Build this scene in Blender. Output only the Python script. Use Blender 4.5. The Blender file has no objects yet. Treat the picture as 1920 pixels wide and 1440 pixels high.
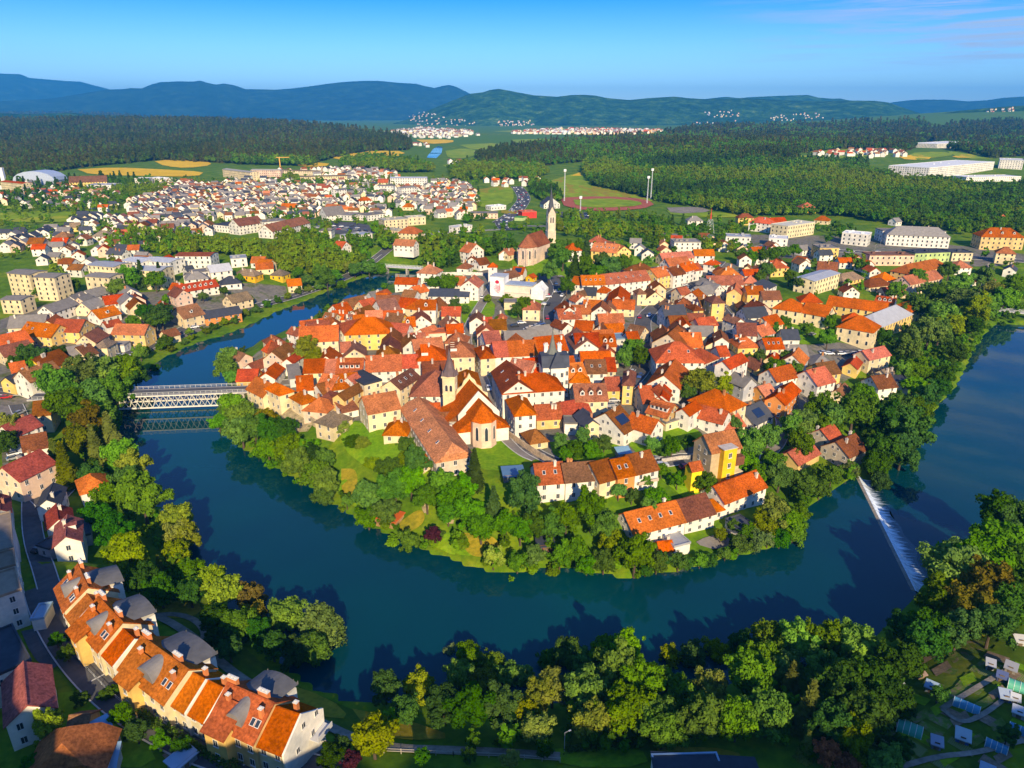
import bpy, math, random, colorsys
import numpy as np
from mathutils import Vector, Matrix
from mathutils.geometry import delaunay_2d_cdt
rnd = random.Random(7)
S = bpy.context.scene
COL = S.collection
R = math.radians
# ------------------------------------------------------------------ camera
H = 110.0; F = 1333.0; PITCH = R(20.9)
CP, SP = math.cos(PITCH), math.sin(PITCH)
def ray(px, py):
    u = (px-960)/F; v = (py-720)/F
    return (u, CP-v*SP, -(SP+v*CP))
def plane(px, py, z):
    d = ray(px, py); t = (z-H)/min(d[2], -1e-4)
    return (d[0]*t, d[1]*t)
def project(x, y, z):
    dz = z-H
    f = y*CP-dz*SP; dn = -(y*SP)-dz*CP
    f = np.maximum(f, 1e-3)
    return 960+F*x/f, 720+F*dn/f
cam = bpy.data.cameras.new('camera'); cam.sensor_width = 36; cam.lens = 36*F/1920
cam.clip_start = 1; cam.clip_end = 60000
co = bpy.data.objects.new('camera', cam); COL.objects.link(co)
co.location = (0, 0, H); co.rotation_euler = (math.pi/2-PITCH, 0, 0); S.camera = co
# ------------------------------------------------------------------ terrain
OUTER = [(800,503),(760,510),(700,515),(660,528),(620,545),(560,570),(520,585),(480,605),(440,622),(410,632),(380,640),(345,653),(318,668),(296,682),(272,700),(255,722),(240,745),(225,790),(232,830),(245,870),(280,920),(320,962),(350,1010),(362,1050),(385,1090),(450,1150),(510,1210),(560,1262),(630,1302),(740,1318),(900,1322),(1100,1322),(1300,1300),(1480,1262),(1600,1215),(1690,1140),(1735,1092),(1800,1048),(1860,992),(1930,960),(2300,930)]
INNER = [(2300,560),(1920,606),(1868,602),(1845,622),(1822,650),(1806,690),(1788,722),(1760,750),(1735,785),(1705,830),(1665,872),(1608,896),(1577,912),(1550,934),(1525,948),(1502,972),(1496,1000),(1460,1026),(1420,1037),(1376,1043),(1342,1055),(1290,1068),(1240,1074),(1190,1084),(1150,1082),(1110,1076),(1060,1069),(985,1071),(940,1073),(900,1070),(850,1053),(800,1036),(765,1021),(735,1008),(690,986),(650,966),(625,946),(590,921),(560,904),(520,881),(490,863),(460,846),(420,819),(403,800),(398,778),(425,745),(428,720),(412,696),(425,676),(462,655),(480,641),(505,634),(542,622),(570,608),(602,583),(640,566),(692,548),(720,540),(745,526),(800,514)]
RIV = np.array([plane(x, y, 0) for x, y in OUTER+INNER])
PEN = np.array([plane(x, y, 0) for x, y in INNER]+[(0, 900), (700, 900)])
def inpoly(px, py, poly):
    px = np.asarray(px, float); py = np.asarray(py, float)
    c = np.zeros(px.shape, bool); n = len(poly); j = n-1
    for i in range(n):
        xi, yi = poly[i]; xj, yj = poly[j]
        if yi != yj:
            m = ((yi > py) != (yj > py)) & (px < (xj-xi)*(py-yi)/(yj-yi)+xi)
            c ^= m
        j = i
    return c
def pdist(px, py, poly):
    d = np.full(px.shape, 1e9); n = len(poly)
    for i in range(n):
        ax, ay = poly[i]; bx, by = poly[(i+1) % n]
        dx, dy = bx-ax, by-ay
        t = np.clip(((px-ax)*dx+(py-ay)*dy)/(dx*dx+dy*dy+1e-9), 0, 1)
        d = np.minimum(d, np.hypot(px-ax-t*dx, py-ay-t*dy))
    return d
def ss(t):
    t = np.clip(t, 0, 1); return t*t*(3-2*t)
def vnoise(x, y, s, seed=0):
    x = np.asarray(x, float)/s; y = np.asarray(y, float)/s
    xi = np.floor(x); yi = np.floor(y); fx = ss(x-xi); fy = ss(y-yi)
    def h(a, b):
        k = np.sin(a*127.1+b*311.7+seed*74.7)*43758.5453
        return k-np.floor(k)
    return (h(xi,yi)*(1-fx)+h(xi+1,yi)*fx)*(1-fy)+(h(xi,yi+1)*(1-fx)+h(xi+1,yi+1)*fx)*fy
CH = plane(1015, 478, 12)
def terr(x, y):
    x = np.asarray(x, float); y = np.asarray(y, float)
    sh = x.shape; x = x.ravel(); y = y.ravel()
    near = (np.abs(x) < 900) & (y < 900) & (y > 20)
    d = np.full(x.shape, 400.0); ins = np.zeros(x.shape, bool); pen = np.zeros(x.shape, bool)
    if near.any():
        d[near] = pdist(x[near], y[near], RIV)
        ins[near] = inpoly(x[near], y[near], RIV); pen[near] = inpoly(x[near], y[near], PEN)
    Lp = 30+45*ss((x-20)/80)+25*ss((y-330)/80)
    Lo = np.where(y < 150, 30, 60)
    hb = np.where(pen, 11.0, 6.5+4.5*ss((y-350)/200))
    prof = ss((d+2)/np.where(pen, Lp, Lo))
    z = 0.4+hb*prof
    z += 9*np.exp(-((x-CH[0])**2+(y-CH[1])**2)/(2*75**2))*ss(d/60)
    z += 8*ss((y-700)/1200)
    z += 17*np.exp(-((x-420)**2/np.where(x < 420, 2*190**2, 2*600**2)+(y-1650)**2/(2*330**2)))
    z += 40*np.exp(-((x+1900)**2/(2*1000**2)+(y-3050)**2/(2*450**2)))
    z += 120*np.exp(-((x-3100)**2/(2*900**2)+(y-4200)**2/(2*900**2)))
    z += (vnoise(x, y, 23, 1)-.5)*.8*ss(d/15)+(vnoise(x, y, 90, 2)-.5)*1.6*ss(d/40)
    z += 6*(vnoise(x, y, 700, 3)-.5)*ss((y-1900)/1500)
    z = np.where(ins, -1.2-2.0*ss(d/4), z)
    ridge = np.interp(x, [-400,-100,-78,-66,-40,0,30,90,400], [116,109,99,80,71,67,73,75,80])+4*(vnoise(x, y*0, 21, 5)-.5)+3*(vnoise(x, y*0, 6, 6)-.5)  # unseen rise behind the camera, heights shaped so its shadow covers the foreground
    z = z+(ridge-z)*ss((72-y)/112)
    return z.reshape(sh)
def T(x, y): return float(terr(np.array([x]), np.array([y]))[0])
def at(px, py, h=0.0):
    """the point of the pixel's ray that lies h metres above the ground"""
    z = 9+h; P = plane(px, py, z)
    for _ in range(9):
        zt = T(*P)+h; z = z+.75*(zt-z); P = plane(px, py, z)
    return P[0], P[1], T(*P)
# ------------------------------------------------------------------ materials
MAT = {}
def new_mat(name):
    m = bpy.data.materials.new(name); m.use_nodes = True; nt = m.node_tree; nt.nodes.clear()
    o = nt.nodes.new('ShaderNodeOutputMaterial'); MAT[name] = m
    return m, nt, o
def N(nt, t, **k):
    n = nt.nodes.new('ShaderNode'+t)
    for a, b in k.items():
        if a in n.inputs: n.inputs[a].default_value = b
        else: setattr(n, a, b)
    return n
def noise(nt, scale, detail=4, coord='Object', rough=.6, dist=0):
    tc = N(nt, 'TexCoord'); n = N(nt, 'TexNoise', Scale=scale, Detail=detail, Roughness=rough, Distortion=dist)
    if coord == 'World':
        g = N(nt, 'NewGeometry'); nt.links.new(g.outputs['Position'], n.inputs['Vector'])
    else: nt.links.new(tc.outputs[coord], n.inputs['Vector'])
    return n
def ramp(nt, src, stops):
    r = N(nt, 'ValToRGB'); e = r.color_ramp.elements
    while len(e) < len(stops): e.new(.5)
    for i, (p, c) in enumerate(stops):
        e[i].position = p; e[i].color = (*c, 1) if len(c) == 3 else c
    nt.links.new(src, r.inputs[0]); return r
def mul(nt, a, b, mode='MULTIPLY', f=1.0):
    m = N(nt, 'Mix', data_type='RGBA', blend_type=mode)
    m.inputs[0].default_value = f
    for s, i in ((a, 6), (b, 7)):
        if hasattr(s, 'links'): nt.links.new(s, m.inputs[i])
        else: m.inputs[i].default_value = (*s, 1)
    return m.outputs[2]
def finish(nt, o, col, rough=.8, spec=.2, metal=0, bump=None, bd=.1):
    p = N(nt, 'BsdfPrincipled'); p.inputs['Roughness'].default_value = rough
    p.inputs['Specular IOR Level'].default_value = spec; p.inputs['Metallic'].default_value = metal
    if hasattr(col, 'links'): nt.links.new(col, p.inputs['Base Color'])
    else: p.inputs['Base Color'].default_value = (*col, 1)
    if bump is not None:
        b = N(nt, 'Bump'); b.inputs['Distance'].default_value = bd; b.inputs['Strength'].default_value = .6
        nt.links.new(bump, b.inputs['Height']); nt.links.new(b.outputs[0], p.inputs['Normal'])
    nt.links.new(p.outputs[0], o.inputs[0]); return p
def tinted(name, scale, lo, hi, rough=.85, spec=.15, scale2=None, metal=0, bands=None):
    """surface in the object's own colour, with mottling and wear"""
    m, nt, o = new_mat(name); oi = N(nt, 'ObjectInfo')
    n = noise(nt, scale, 5)
    r = ramp(nt, n.outputs[0], [(.3, (lo,)*3), (.7, (hi,)*3)])
    c = mul(nt, oi.outputs['Color'], r.outputs[0])
    if scale2:
        n2 = noise(nt, scale2, 3, 'World'); r2 = ramp(nt, n2.outputs[0], [(.35, (.72, .74, .78)), (.6, (1.08, 1.04, 1.0))])
        c = mul(nt, c, r2.outputs[0])
    bump = None
    if bands:
        tc = N(nt, 'TexCoord'); w = N(nt, 'TexWave', bands_direction=bands[1], Scale=bands[0], Distortion=.6, Detail=1)
        nt.links.new(tc.outputs['Object'], w.inputs['Vector'])
        rw = ramp(nt, w.outputs[0], [(.1, (.78,)*3), (.5, (1.04,)*3)]); c = mul(nt, c, rw.outputs[0], f=.8); bump = w.outputs[0]
    finish(nt, o, c, rough, spec, metal, bump, .06); return m
tinted('plaster', 1.2, .88, 1.05, .9, .1, .16)
tinted('roof_tiles', 1.9, .50, 1.32, .95, .0, .22, bands=(5.0, 'Z'))
tinted('flat_roof', .6, .75, 1.1, .85, .2)
tinted('sheet_metal', .5, .85, 1.05, .45, .5, bands=(2.2, 'X'))
tinted('painted', 2, .92, 1.03, .6, .3)
tinted('bark', 6, .6, 1.1)
tinted('stonework', 1.6, .6, 1.15, .95, .1, .5)
tinted('car_paint', 1, .97, 1.0, .25, .6)
tinted('planks', 1.5, .65, 1.1, .85, .1, bands=(4, 'X'))
m, nt, o = new_mat('glass_pane'); finish(nt, o, (.03, .04, .055), .12, .6)
m, nt, o = new_mat('window_frame'); finish(nt, o, (.62, .6, .56), .6)
m, nt, o = new_mat('rubber'); finish(nt, o, (.02, .02, .02), .8)
m, nt, o = new_mat('solar_panel'); finish(nt, o, (.012, .025, .07), .2, .6)
def leafy(name, cell, fixed=None):
    m, nt, o = new_mat(name); oi = N(nt, 'ObjectInfo')
    n = noise(nt, cell, 3); r = ramp(nt, n.outputs[0], [(.3, (.6, .66, .6)), (.5, (1, 1, 1)), (.72, (1.4, 1.28, .9))])
    c = mul(nt, fixed or oi.outputs['Color'], r.outputs[0])
    hs = N(nt, 'HueSaturation'); nt.links.new(c, hs.inputs['Color'])
    for s, lo, hi in (('Hue', .484, .512), ('Value', .75, 1.35)):
        mr = N(nt, 'MapRange'); mr.inputs['To Min'].default_value = lo; mr.inputs['To Max'].default_value = hi
        nt.links.new(oi.outputs['Random'], mr.inputs['Value']); nt.links.new(mr.outputs[0], hs.inputs[s])
    d = N(nt, 'BsdfDiffuse'); t = N(nt, 'BsdfTranslucent'); mx = N(nt, 'MixShader'); mx.inputs[0].default_value = .34
    nt.links.new(hs.outputs[0], d.inputs[0]); nt.links.new(hs.outputs[0], t.inputs[0])
    nt.links.new(d.outputs[0], mx.inputs[1]); nt.links.new(t.outputs[0], mx.inputs[2]); nt.links.new(mx.outputs[0], o.inputs[0])
leafy('leaves', 2.2)
def ground(name, stops, s1, s2, dark=(.7, .75, .7), rough=.95):
    m, nt, o = new_mat(name); n = noise(nt, s1, 6, 'World', .7); r = ramp(nt, n.outputs[0], stops)
    n2 = noise(nt, s2, 4, 'World'); r2 = ramp(nt, n2.outputs[0], [(.35, dark), (.65, (1.12, 1.1, 1.05))])
    finish(nt, o, mul(nt, r.outputs[0], r2.outputs[0]), rough, .1, 0, n.outputs[0], .25); return m
ground('grass', [(.3, (.035, .08, .005)), (.5, (.075, .13, .008)), (.62, (.12, .16, .012)), (.78, (.19, .17, .03))], .06, .5)
ground('lawn', [(.3, (.10, .24, .006)), (.55, (.17, .30, .008)), (.75, (.26, .32, .015))], .12, .9)
ground('meadow', [(.3, (.15, .28, .008)), (.55, (.26, .34, .010)), (.75, (.42, .38, .02))], .02, .1)
ground('ripe_field', [(.3, (.62, .38, .008)), (.6, (.76, .48, .015)), (.8, (.62, .46, .03))], .02, .15, (.88, .88, .85))
ground('dry_grass', [(.3, (.20, .21, .012)), (.55, (.34, .26, .02)), (.75, (.20, .24, .015))], .15, .9)
ground('soil', [(.3, (.15, .11, .075)), (.6, (.26, .19, .13)), (.8, (.34, .26, .18))], .4, 2)
ground('vegetable_beds', [(.3, (.06, .13, .01)), (.5, (.13, .19, .03)), (.6, (.22, .17, .10)), (.8, (.11, .2, .03))], .7, .25)
ground('asphalt', [(.3, (.075, .078, .085)), (.7, (.11, .11, .115))], .6, .12, (.8, .8, .82), .85)
ground('paving', [(.3, (.17, .155, .14)), (.7, (.26, .235, .21))], .5, .1, (.8, .8, .82), .85)
ground('town_yard', [(.3, (.12, .11, .10)), (.5, (.20, .18, .155)), (.62, (.10, .12, .04)), (.8, (.07, .11, .02))], .09, .6)
ground('road_paint', [(.3, (.62, .62, .6)), (.7, (.75, .75, .72))], 1, .3)
ground('running_track', [(.3, (.38, .1, .06)), (.7, (.45, .13, .08))], 1, .3)
ground('gravel', [(.3, (.2, .17, .14)), (.7, (.33, .29, .24))], .8, .2)
ground('rock_face', [(.3, (.2, .16, .1)), (.55, (.42, .34, .2)), (.7, (.12, .14, .04))], .35, 1.5)
ground('woodland_floor', [(.3, (.012, .03, .006)), (.7, (.035, .06, .012))], .05, .4)
m, nt, o = new_mat('terrain_ground')
g1 = noise(nt, .06, 6, 'World', .7); r1 = ramp(nt, g1.outputs[0], [(.3, (.05, .12, .005)), (.5, (.10, .19, .006)), (.63, (.17, .23, .008)), (.8, (.26, .24, .02))])
g2 = noise(nt, .5, 4, 'World'); r2 = ramp(nt, g2.outputs[0], [(.35, (.7, .75, .7)), (.65, (1.12, 1.1, 1.05))])
g3 = noise(nt, .0028, 5, 'World', .65); r3 = ramp(nt, g3.outputs[0], [(.40, (0, 0, 0)), (.43, (1, 1, 1))])
far = N(nt, 'Mix', data_type='RGBA'); nt.links.new(r3.outputs[0], far.inputs[0])
nt.links.new(mul(nt, r1.outputs[0], r2.outputs[0]), far.inputs[6]); far.inputs[7].default_value = (.08, .17, .010, 1)
gp = N(nt, 'NewGeometry'); sx = N(nt, 'SeparateXYZ'); nt.links.new(gp.outputs['Position'], sx.inputs[0])
mr = N(nt, 'MapRange'); mr.inputs['From Min'].default_value = 1200; mr.inputs['From Max'].default_value = 2500; nt.links.new(sx.outputs[1], mr.inputs[0])
fm = N(nt, 'Mix', data_type='RGBA'); nt.links.new(mr.outputs[0], fm.inputs[0])
nt.links.new(mul(nt, r1.outputs[0], r2.outputs[0]), fm.inputs[6]); nt.links.new(far.outputs[2], fm.inputs[7])
finish(nt, o, fm.outputs[2], .95, .1, 0, g1.outputs[0], .3)
# ------------------------------------------------------------------ mesh helpers
class MB:
    def __init__(s): s.v = []; s.f = []; s.m = []
    def poly(s, pts, mi=0):
        b = len(s.v); s.v += [tuple(p) for p in pts]; s.f.append(tuple(range(b, b+len(pts)))); s.m.append(mi)
    def faces(s, vs, fs, mi=0):
        b = len(s.v); s.v += [tuple(p) for p in vs]
        for f in fs: s.f.append(tuple(b+i for i in f)); s.m.append(mi)
    def box(s, x0, x1, y0, y1, z0, z1, mi=0, M=None):
        vs = [(x, y, z) for z in (z0, z1) for y in (y0, y1) for x in (x0, x1)]
        if M is not None: vs = [tuple(M @ Vector(p)) for p in vs]
        s.faces(vs, [(0,2,3,1),(4,5,7,6),(0,1,5,4),(1,3,7,5),(3,2,6,7),(2,0,4,6)], mi)
    def bar(s, a, b, w, h, mi=0):
        a = Vector(a); b = Vector(b); d = b-a; L = d.length; d.normalize()
        up = Vector((0,0,1)) if abs(d.z) < .95 else Vector((1,0,0))
        sd = d.cross(up).normalized(); up = sd.cross(d)
        M = Matrix((( d.x, sd.x, up.x, a.x),(d.y, sd.y, up.y, a.y),(d.z, sd.z, up.z, a.z),(0,0,0,1)))
        s.box(0, L, -w/2, w/2, -h/2, h/2, mi, M)
    def tube(s, pts, rs, n=6, mi=0, cap=True):
        rings = []
        for i, p in enumerate(pts):
            p = Vector(p); q = Vector(pts[min(i+1, len(pts)-1)]); o = Vector(pts[max(i-1, 0)])
            d = (q-o).normalized(); up = Vector((0,0,1)) if abs(d.z) < .9 else Vector((1,0,0))
            a = d.cross(up).normalized(); b = d.cross(a)
            rings.append([p+(a*math.cos(t)+b*math.sin(t))*rs[i] for t in [2*math.pi*k/n for k in range(n)]])
        vs = [p for r_ in rings for p in r_]; fs = []
        for i in range(len(rings)-1):
            for k in range(n):
                fs.append((i*n+k, i*n+(k+1) % n, (i+1)*n+(k+1) % n, (i+1)*n+k))
        if cap: fs.append(tuple(range((len(rings)-1)*n, len(rings)*n))); fs.append(tuple(reversed(range(n))))
        s.faces(vs, fs, mi)
    def mesh(s, name, mats):
        me = bpy.data.meshes.new(name); me.from_pydata(s.v, [], s.f); 
        for k in (mats if isinstance(mats, (list, tuple)) else [mats]): me.materials.append(MAT[k])
        if any(s.m): me.polygons.foreach_set('material_index', s.m)
        me.update(); return me
def link(name, data, parent=None, color=None, loc=None, rotz=None, scale=None):
    o = bpy.data.objects.new(name, data); COL.objects.link(o)
    if parent is not None: o.parent = parent
    if color is not None: o.color = (*color[:3], 1)
    if loc is not None: o.location = loc
    if rotz is not None: o.rotation_euler = (0, 0, rotz)
    if scale is not None: o.scale = scale
    return o
def build(mb, name, mats, parent=None, color=None, **k): return link(name, mb.mesh(name, mats), parent, color, **k)
def struct(o, kind='structure'): o['kind'] = kind; return o
def tag(o, label, cat, group=None):
    o['label'] = label; o['category'] = cat
    if group: o['group'] = group
    return o
THINGS = []          # (object, category, attribute text, px, py, group) - labelled at the end
def thing(o, cat, attr, px, py, group=None): THINGS.append([o, cat, attr, px, py, group]); return o
RC = dict(o=(.56,.120,.003), r=(.52,.082,.003), b=(.27,.10,.028), p=(.26,.085,.04), t=(.27,.20,.13), d=(.055,.062,.08), g=(.23,.21,.19), m=(.45,.46,.48), w=(.7,.7,.68), u=(.20,.36,.5), c=(.5,.47,.38), e=(.06,.35,.03))  # u: blue of reflected sky put into the colour of sheet metal
WC = dict(w=(.74,.71,.62), c=(.72,.60,.36), y=(.74,.53,.17), q=(.78,.47,.02), o=(.68,.27,.05), k=(.72,.52,.38), g=(.5,.5,.5), s=(.55,.47,.36), n=(.62,.43,.18), b=(.22,.12,.06), r=(.62,.01,.012), e=(.45,.58,.22))
RC['O'] = (.78,.24,.008); RC['R'] = (.36,.045,.03)  # O: extra sunlight put into the orange, for the friary wing's dim slope
RN = dict(R='burgundy', O='orange', o='orange', r='red', b='brown', p='dark brown', t='tan', d='slate grey', g='grey', m='pale metal', w='white', u='blue', c='cream', e='green')
WN = dict(w='white', c='cream', y='pale yellow', q='bright yellow', o='orange', k='peach', g='grey', s='stone', n='ochre', b='wooden', r='bright red', e='green')
def vary(c, a=.08):
    h, s, v = colorsys.rgb_to_hsv(*c)
    return colorsys.hsv_to_rgb(max(.012, h+rnd.uniform(-.008, .010)) % 1, min(1, s*rnd.uniform(1-a, 1+a*.6)), v*rnd.uniform(1-a*1.6, 1+a))
# ------------------------------------------------------------------ terrain sheet
def axis(a, b, step, far, g):
    v = [a+i*step for i in range(int((b-a)/step)+1)]
    up = [v[-1]]; s = step
    while up[-1] < far: s *= g; up.append(up[-1]+s)
    return v, up[1:]
xv, xu = axis(-330, 330, 3.0, 17000, 1.06)
xs = np.array([-q for q in reversed(xu)]+xv+xu)
y0, yu = axis(78, 480, 2.6, 19500, 1.035)
ys = np.array([-420, -330, -250, -180, -120, -90, -70, -55, -40, -25, -10, 5, 20, 32, 42, 52, 60, 68]+y0+yu)
gx, gy = np.meshgrid(xs, ys)
gz = terr(gx, gy)
nx, ny = len(xs), len(ys)
me = bpy.data.meshes.new('ground'); me.vertices.add(nx*ny)
me.vertices.foreach_set('co', np.stack([gx, gy, gz], -1).astype(np.float32).ravel())
i = np.arange((ny-1)*(nx-1)); a = (i//(nx-1))*nx+i % (nx-1)
fa = np.stack([a, a+1, a+nx+1, a+nx], -1).astype(np.int32)
me.loops.add(fa.size); me.polygons.add(len(fa))
me.loops.foreach_set('vertex_index', fa.ravel()); me.polygons.foreach_set('loop_start', np.arange(0, fa.size, 4, dtype=np.int32))
me.update(calc_edges=True); me.polygons.foreach_set('use_smooth', np.ones(len(fa), bool)); me.materials.append(MAT['terrain_ground'])
struct(link('ground', me))
class Grid:      # height of the triangulated ground sheet, for laying things flush on it
    def __call__(s, x, y):
        x = np.asarray(x, float); y = np.asarray(y, float)
        i = np.clip(np.searchsorted(xs, x)-1, 0, nx-2); j = np.clip(np.searchsorted(ys, y)-1, 0, ny-2)
        fx = (x-xs[i])/(xs[i+1]-xs[i]); fy = (y-ys[j])/(ys[j+1]-ys[j])
        return (gz[j,i]*(1-fx)+gz[j,i+1]*fx)*(1-fy)+(gz[j+1,i]*(1-fx)+gz[j+1,i+1]*fx)*fy
GZ = Grid()
import bisect
xl, yl, zl = xs.tolist(), ys.tolist(), gz.tolist()
def T(x, y):
    i = min(max(bisect.bisect_left(xl, x)-1, 0), nx-2); j = min(max(bisect.bisect_left(yl, y)-1, 0), ny-2)
    fx = (x-xl[i])/(xl[i+1]-xl[i]); fy = (y-yl[j])/(yl[j+1]-yl[j]); a, b = zl[j], zl[j+1]
    return (a[i]*(1-fx)+a[i+1]*fx)*(1-fy)+(b[i]*(1-fx)+b[i+1]*fx)*fy
def patch(name, mat, world, off=.12, step=None):
    """a sheet laid over the ground inside a closed outline of ground points"""
    w = np.array(world); n = len(w)
    d = float(np.median(w[:, 1])); step = step or max(3.0, d*.012)
    pts = []; 
    for k in range(n):
        p, q = w[k], w[(k+1) % n]; m = max(1, int(np.hypot(*(q-p))/step))
        for t in range(m): pts.append(p+(q-p)*t/m)
    nb = len(pts); edges = [(k, (k+1) % nb) for k in range(nb)]
    lo, hi = w.min(0), w.max(0)
    X, Y = np.meshgrid(np.arange(lo[0]+step*.5, hi[0], step), np.arange(lo[1]+step*.5, hi[1], step))
    X = X.ravel(); Y = Y.ravel()
    if len(X) and len(X) < 9000:
        k = inpoly(X, Y, w) & (pdist(X, Y, w) > step*.45)
        pts += [np.array(p) for p in zip(X[k], Y[k])]
    vs, _, fs, *_r = delaunay_2d_cdt([Vector(p) for p in pts], edges, [], 1, 1e-4)
    vx = np.array([v.x for v in vs]); vy = np.array([v.y for v in vs])
    z = GZ(vx, vy)+off
    me = bpy.data.meshes.new(name); me.from_pydata([tuple(p) for p in zip(vx, vy, z)], [], [tuple(f) for f in fs])
    me.materials.append(MAT[mat]); me.update()
    up = sum(p.normal.z for p in me.polygons)
    if up < 0: me.flip_normals()
    return struct(link(name, me))
def smooth(pts, k=2):
    for _ in range(k):
        q = [pts[0]]
        for a, b in zip(pts, pts[1:]):
            q += [tuple(np.array(a)*.75+np.array(b)*.25), tuple(np.array(a)*.25+np.array(b)*.75)]
        pts = q+[pts[-1]]
    return pts
def px_ground(pts): return [at(x, y)[:2] for x, y in pts]
def region(name, mat, pix, off=.12, curve=1):
    w = px_ground(pix)
    if curve: w = smooth(w+[w[0]], curve)[:-1]
    return patch(name, mat, w, off)
def strip(name, mat, pix, width, off=.2, kind='structure', dash=None, kerb=0):
    w = smooth(px_ground(pix), 2); P = [Vector((x, y, 0)) for x, y in w]
    dense = [P[0]]
    for a, b in zip(P, P[1:]):
        m = max(1, int((b-a).length/max(3, a.y*.01)))
        dense += [a+(b-a)*t/m for t in range(1, m+1)]
    mb = MB(); L = []
    for i, p in enumerate(dense):
        d = (dense[min(i+1, len(dense)-1)]-dense[max(i-1, 0)]).normalized(); nn = Vector((-d.y, d.x, 0))
        row = []
        for t in ((-.5, -.25, 0, .25, .5) if width > 2 else (-.5, .5)):
            q = p+nn*width*t; row.append((q.x, q.y))
        L.append(row)
    k = len(L[0]); X = np.array(L); Z = GZ(X[..., 0], X[..., 1])
    Z = np.maximum(Z, Z.mean(1, keepdims=True)-.4)+off
    mb.v = [(X[i, j, 0], X[i, j, 1], Z[i, j]) for i in range(len(L)) for j in range(k)]
    for i in range(len(L)-1):
        if dash and (i//dash) % 2: continue
        for j in range(k-1): mb.f.append((i*k+j, i*k+j+1, (i+1)*k+j+1, (i+1)*k+j)); mb.m.append(0)
    if kerb:
        for j, sgn in ((0, -1), (k-1, 1)):
            for i in range(len(L)-1):
                a, b = mb.v[i*k+j], mb.v[(i+1)*k+j]; mb.bar((a[0], a[1], a[2]+.04), (b[0], b[1], b[2]+.04), .25, .16, 1)
    o = build(mb, name, [mat, 'flat_roof'], color=(.5, .5, .48)); return struct(o, kind)
# ------------------------------------------------------------------ water
m, nt, o = new_mat('river_water')
n = noise(nt, .010, 3, 'World'); r = ramp(nt, n.outputs[0], [(.3, (.001, .026, .046)), (.7, (.001, .050, .054))])
w1 = noise(nt, .35, 3, 'World'); w2 = noise(nt, .05, 2, 'World')
ad = N(nt, 'Math', operation='ADD'); nt.links.new(w1.outputs[0], ad.inputs[0]); nt.links.new(w2.outputs[0], ad.inputs[1])
p = finish(nt, o, r.outputs[0], .025, .5, 0, ad.outputs[0], .012); p.inputs['IOR'].default_value = 1.33
WA, WB = plane(1609, 893, 0), plane(1716, 1108, 0)          # the weir's crest
def sheet(name, pts, z, mat):
    mb = MB(); mb.poly([(x, y, z) for x, y in pts]); return struct(build(mb, name, mat))
dx, dy = WB[0]-WA[0], WB[1]-WA[1]; wl = math.hypot(dx, dy); wn = (-dy/wl, dx/wl)      # to the downstream side
if wn[0] < 0: wn = (-wn[0], -wn[1])
ext = lambda t: (WA[0]+dx*t, WA[1]+dy*t)
sheet('river_water', [(-620, 60), (ext(2.2)[0], 60), ext(1.15), ext(-.15), (150, 262), (150, 620), (-620, 620)], 0, 'river_water')
e0, e1 = ext(-.15), ext(1.15)
sheet('river_water', [(e1[0]+wn[0]*5, e1[1]+wn[1]*5), (170, 60), (640, 60), (640, 560), (152, 560), (152, 262), (e0[0]+wn[0]*5, e0[1]+wn[1]*5)], -1.1, 'river_water')
# weir: sloped apron with broken white water
m, nt, o = new_mat('white_water')
tc = N(nt, 'TexCoord'); mp = N(nt, 'Mapping'); mp.inputs['Scale'].default_value = (.22, .9, 1)
nt.links.new(tc.outputs['Object'], mp.inputs[0]); nn = N(nt, 'TexNoise', Scale=1.0, Detail=6, Roughness=.7)
nt.links.new(mp.outputs[0], nn.inputs['Vector'])
sp = N(nt, 'SeparateXYZ'); nt.links.new(tc.outputs['Object'], sp.inputs[0])
mr = N(nt, 'MapRange'); mr.inputs['From Min'].default_value = 1; mr.inputs['From Max'].default_value = 5.5; mr.inputs['To Min'].default_value = .16; mr.inputs['To Max'].default_value = -.24
ab = N(nt, 'Math', operation='ABSOLUTE'); nt.links.new(sp.outputs[0], ab.inputs[0]); nt.links.new(ab.outputs[0], mr.inputs[0]); ad = N(nt, 'Math', operation='ADD'); nt.links.new(nn.outputs[0], ad.inputs[0]); nt.links.new(mr.outputs[0], ad.inputs[1])
r = ramp(nt, ad.outputs[0], [(.38, (0, 0, 0)), (.66, (.95, .95, .95))])
a = N(nt, 'BsdfPrincipled'); a.inputs['Base Color'].default_value = (.002, .03, .05, 1); a.inputs['Roughness'].default_value = .08
b = N(nt, 'BsdfPrincipled'); b.inputs['Base Color'].default_value = (.74, .82, .88, 1); b.inputs['Roughness'].default_value = .7
mx = N(nt, 'MixShader'); nt.links.new(r.outputs[0], mx.inputs[0]); nt.links.new(a.outputs[0], mx.inputs[1]); nt.links.new(b.outputs[0], mx.inputs[2]); nt.links.new(mx.outputs[0], o.inputs[0])
mb = MB(); ny_ = 60
prof = [(0, .06), (.3, .05), (.9, -.35), (1.7, -.85), (2.4, -1.0), (3.3, -1.05), (4.4, -1.07), (5.5, -1.08)]
rows = []
for j in range(ny_+1):
    s = wl*j/ny_; k = 1+.12*math.sin(j*.21)+.08*math.sin(j*.53)
    rows.append([(x*(k if x > 3 else 1), s, z+(rnd.uniform(-.08, .08) if .4 < x < 3 else 0)) for x, z in prof])
mb.v = [p for r_ in rows for p in r_]; q = len(prof)
for j in range(ny_):
    for i in range(q-1): mb.f.append((j*q+i, j*q+i+1, (j+1)*q+i+1, (j+1)*q+i)); mb.m.append(0)
weir = link('weir', None, loc=(WA[0], WA[1], 0))
yd = Vector((dx/wl, dy/wl, 0)); xd = Vector((wn[0], wn[1], 0))
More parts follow.
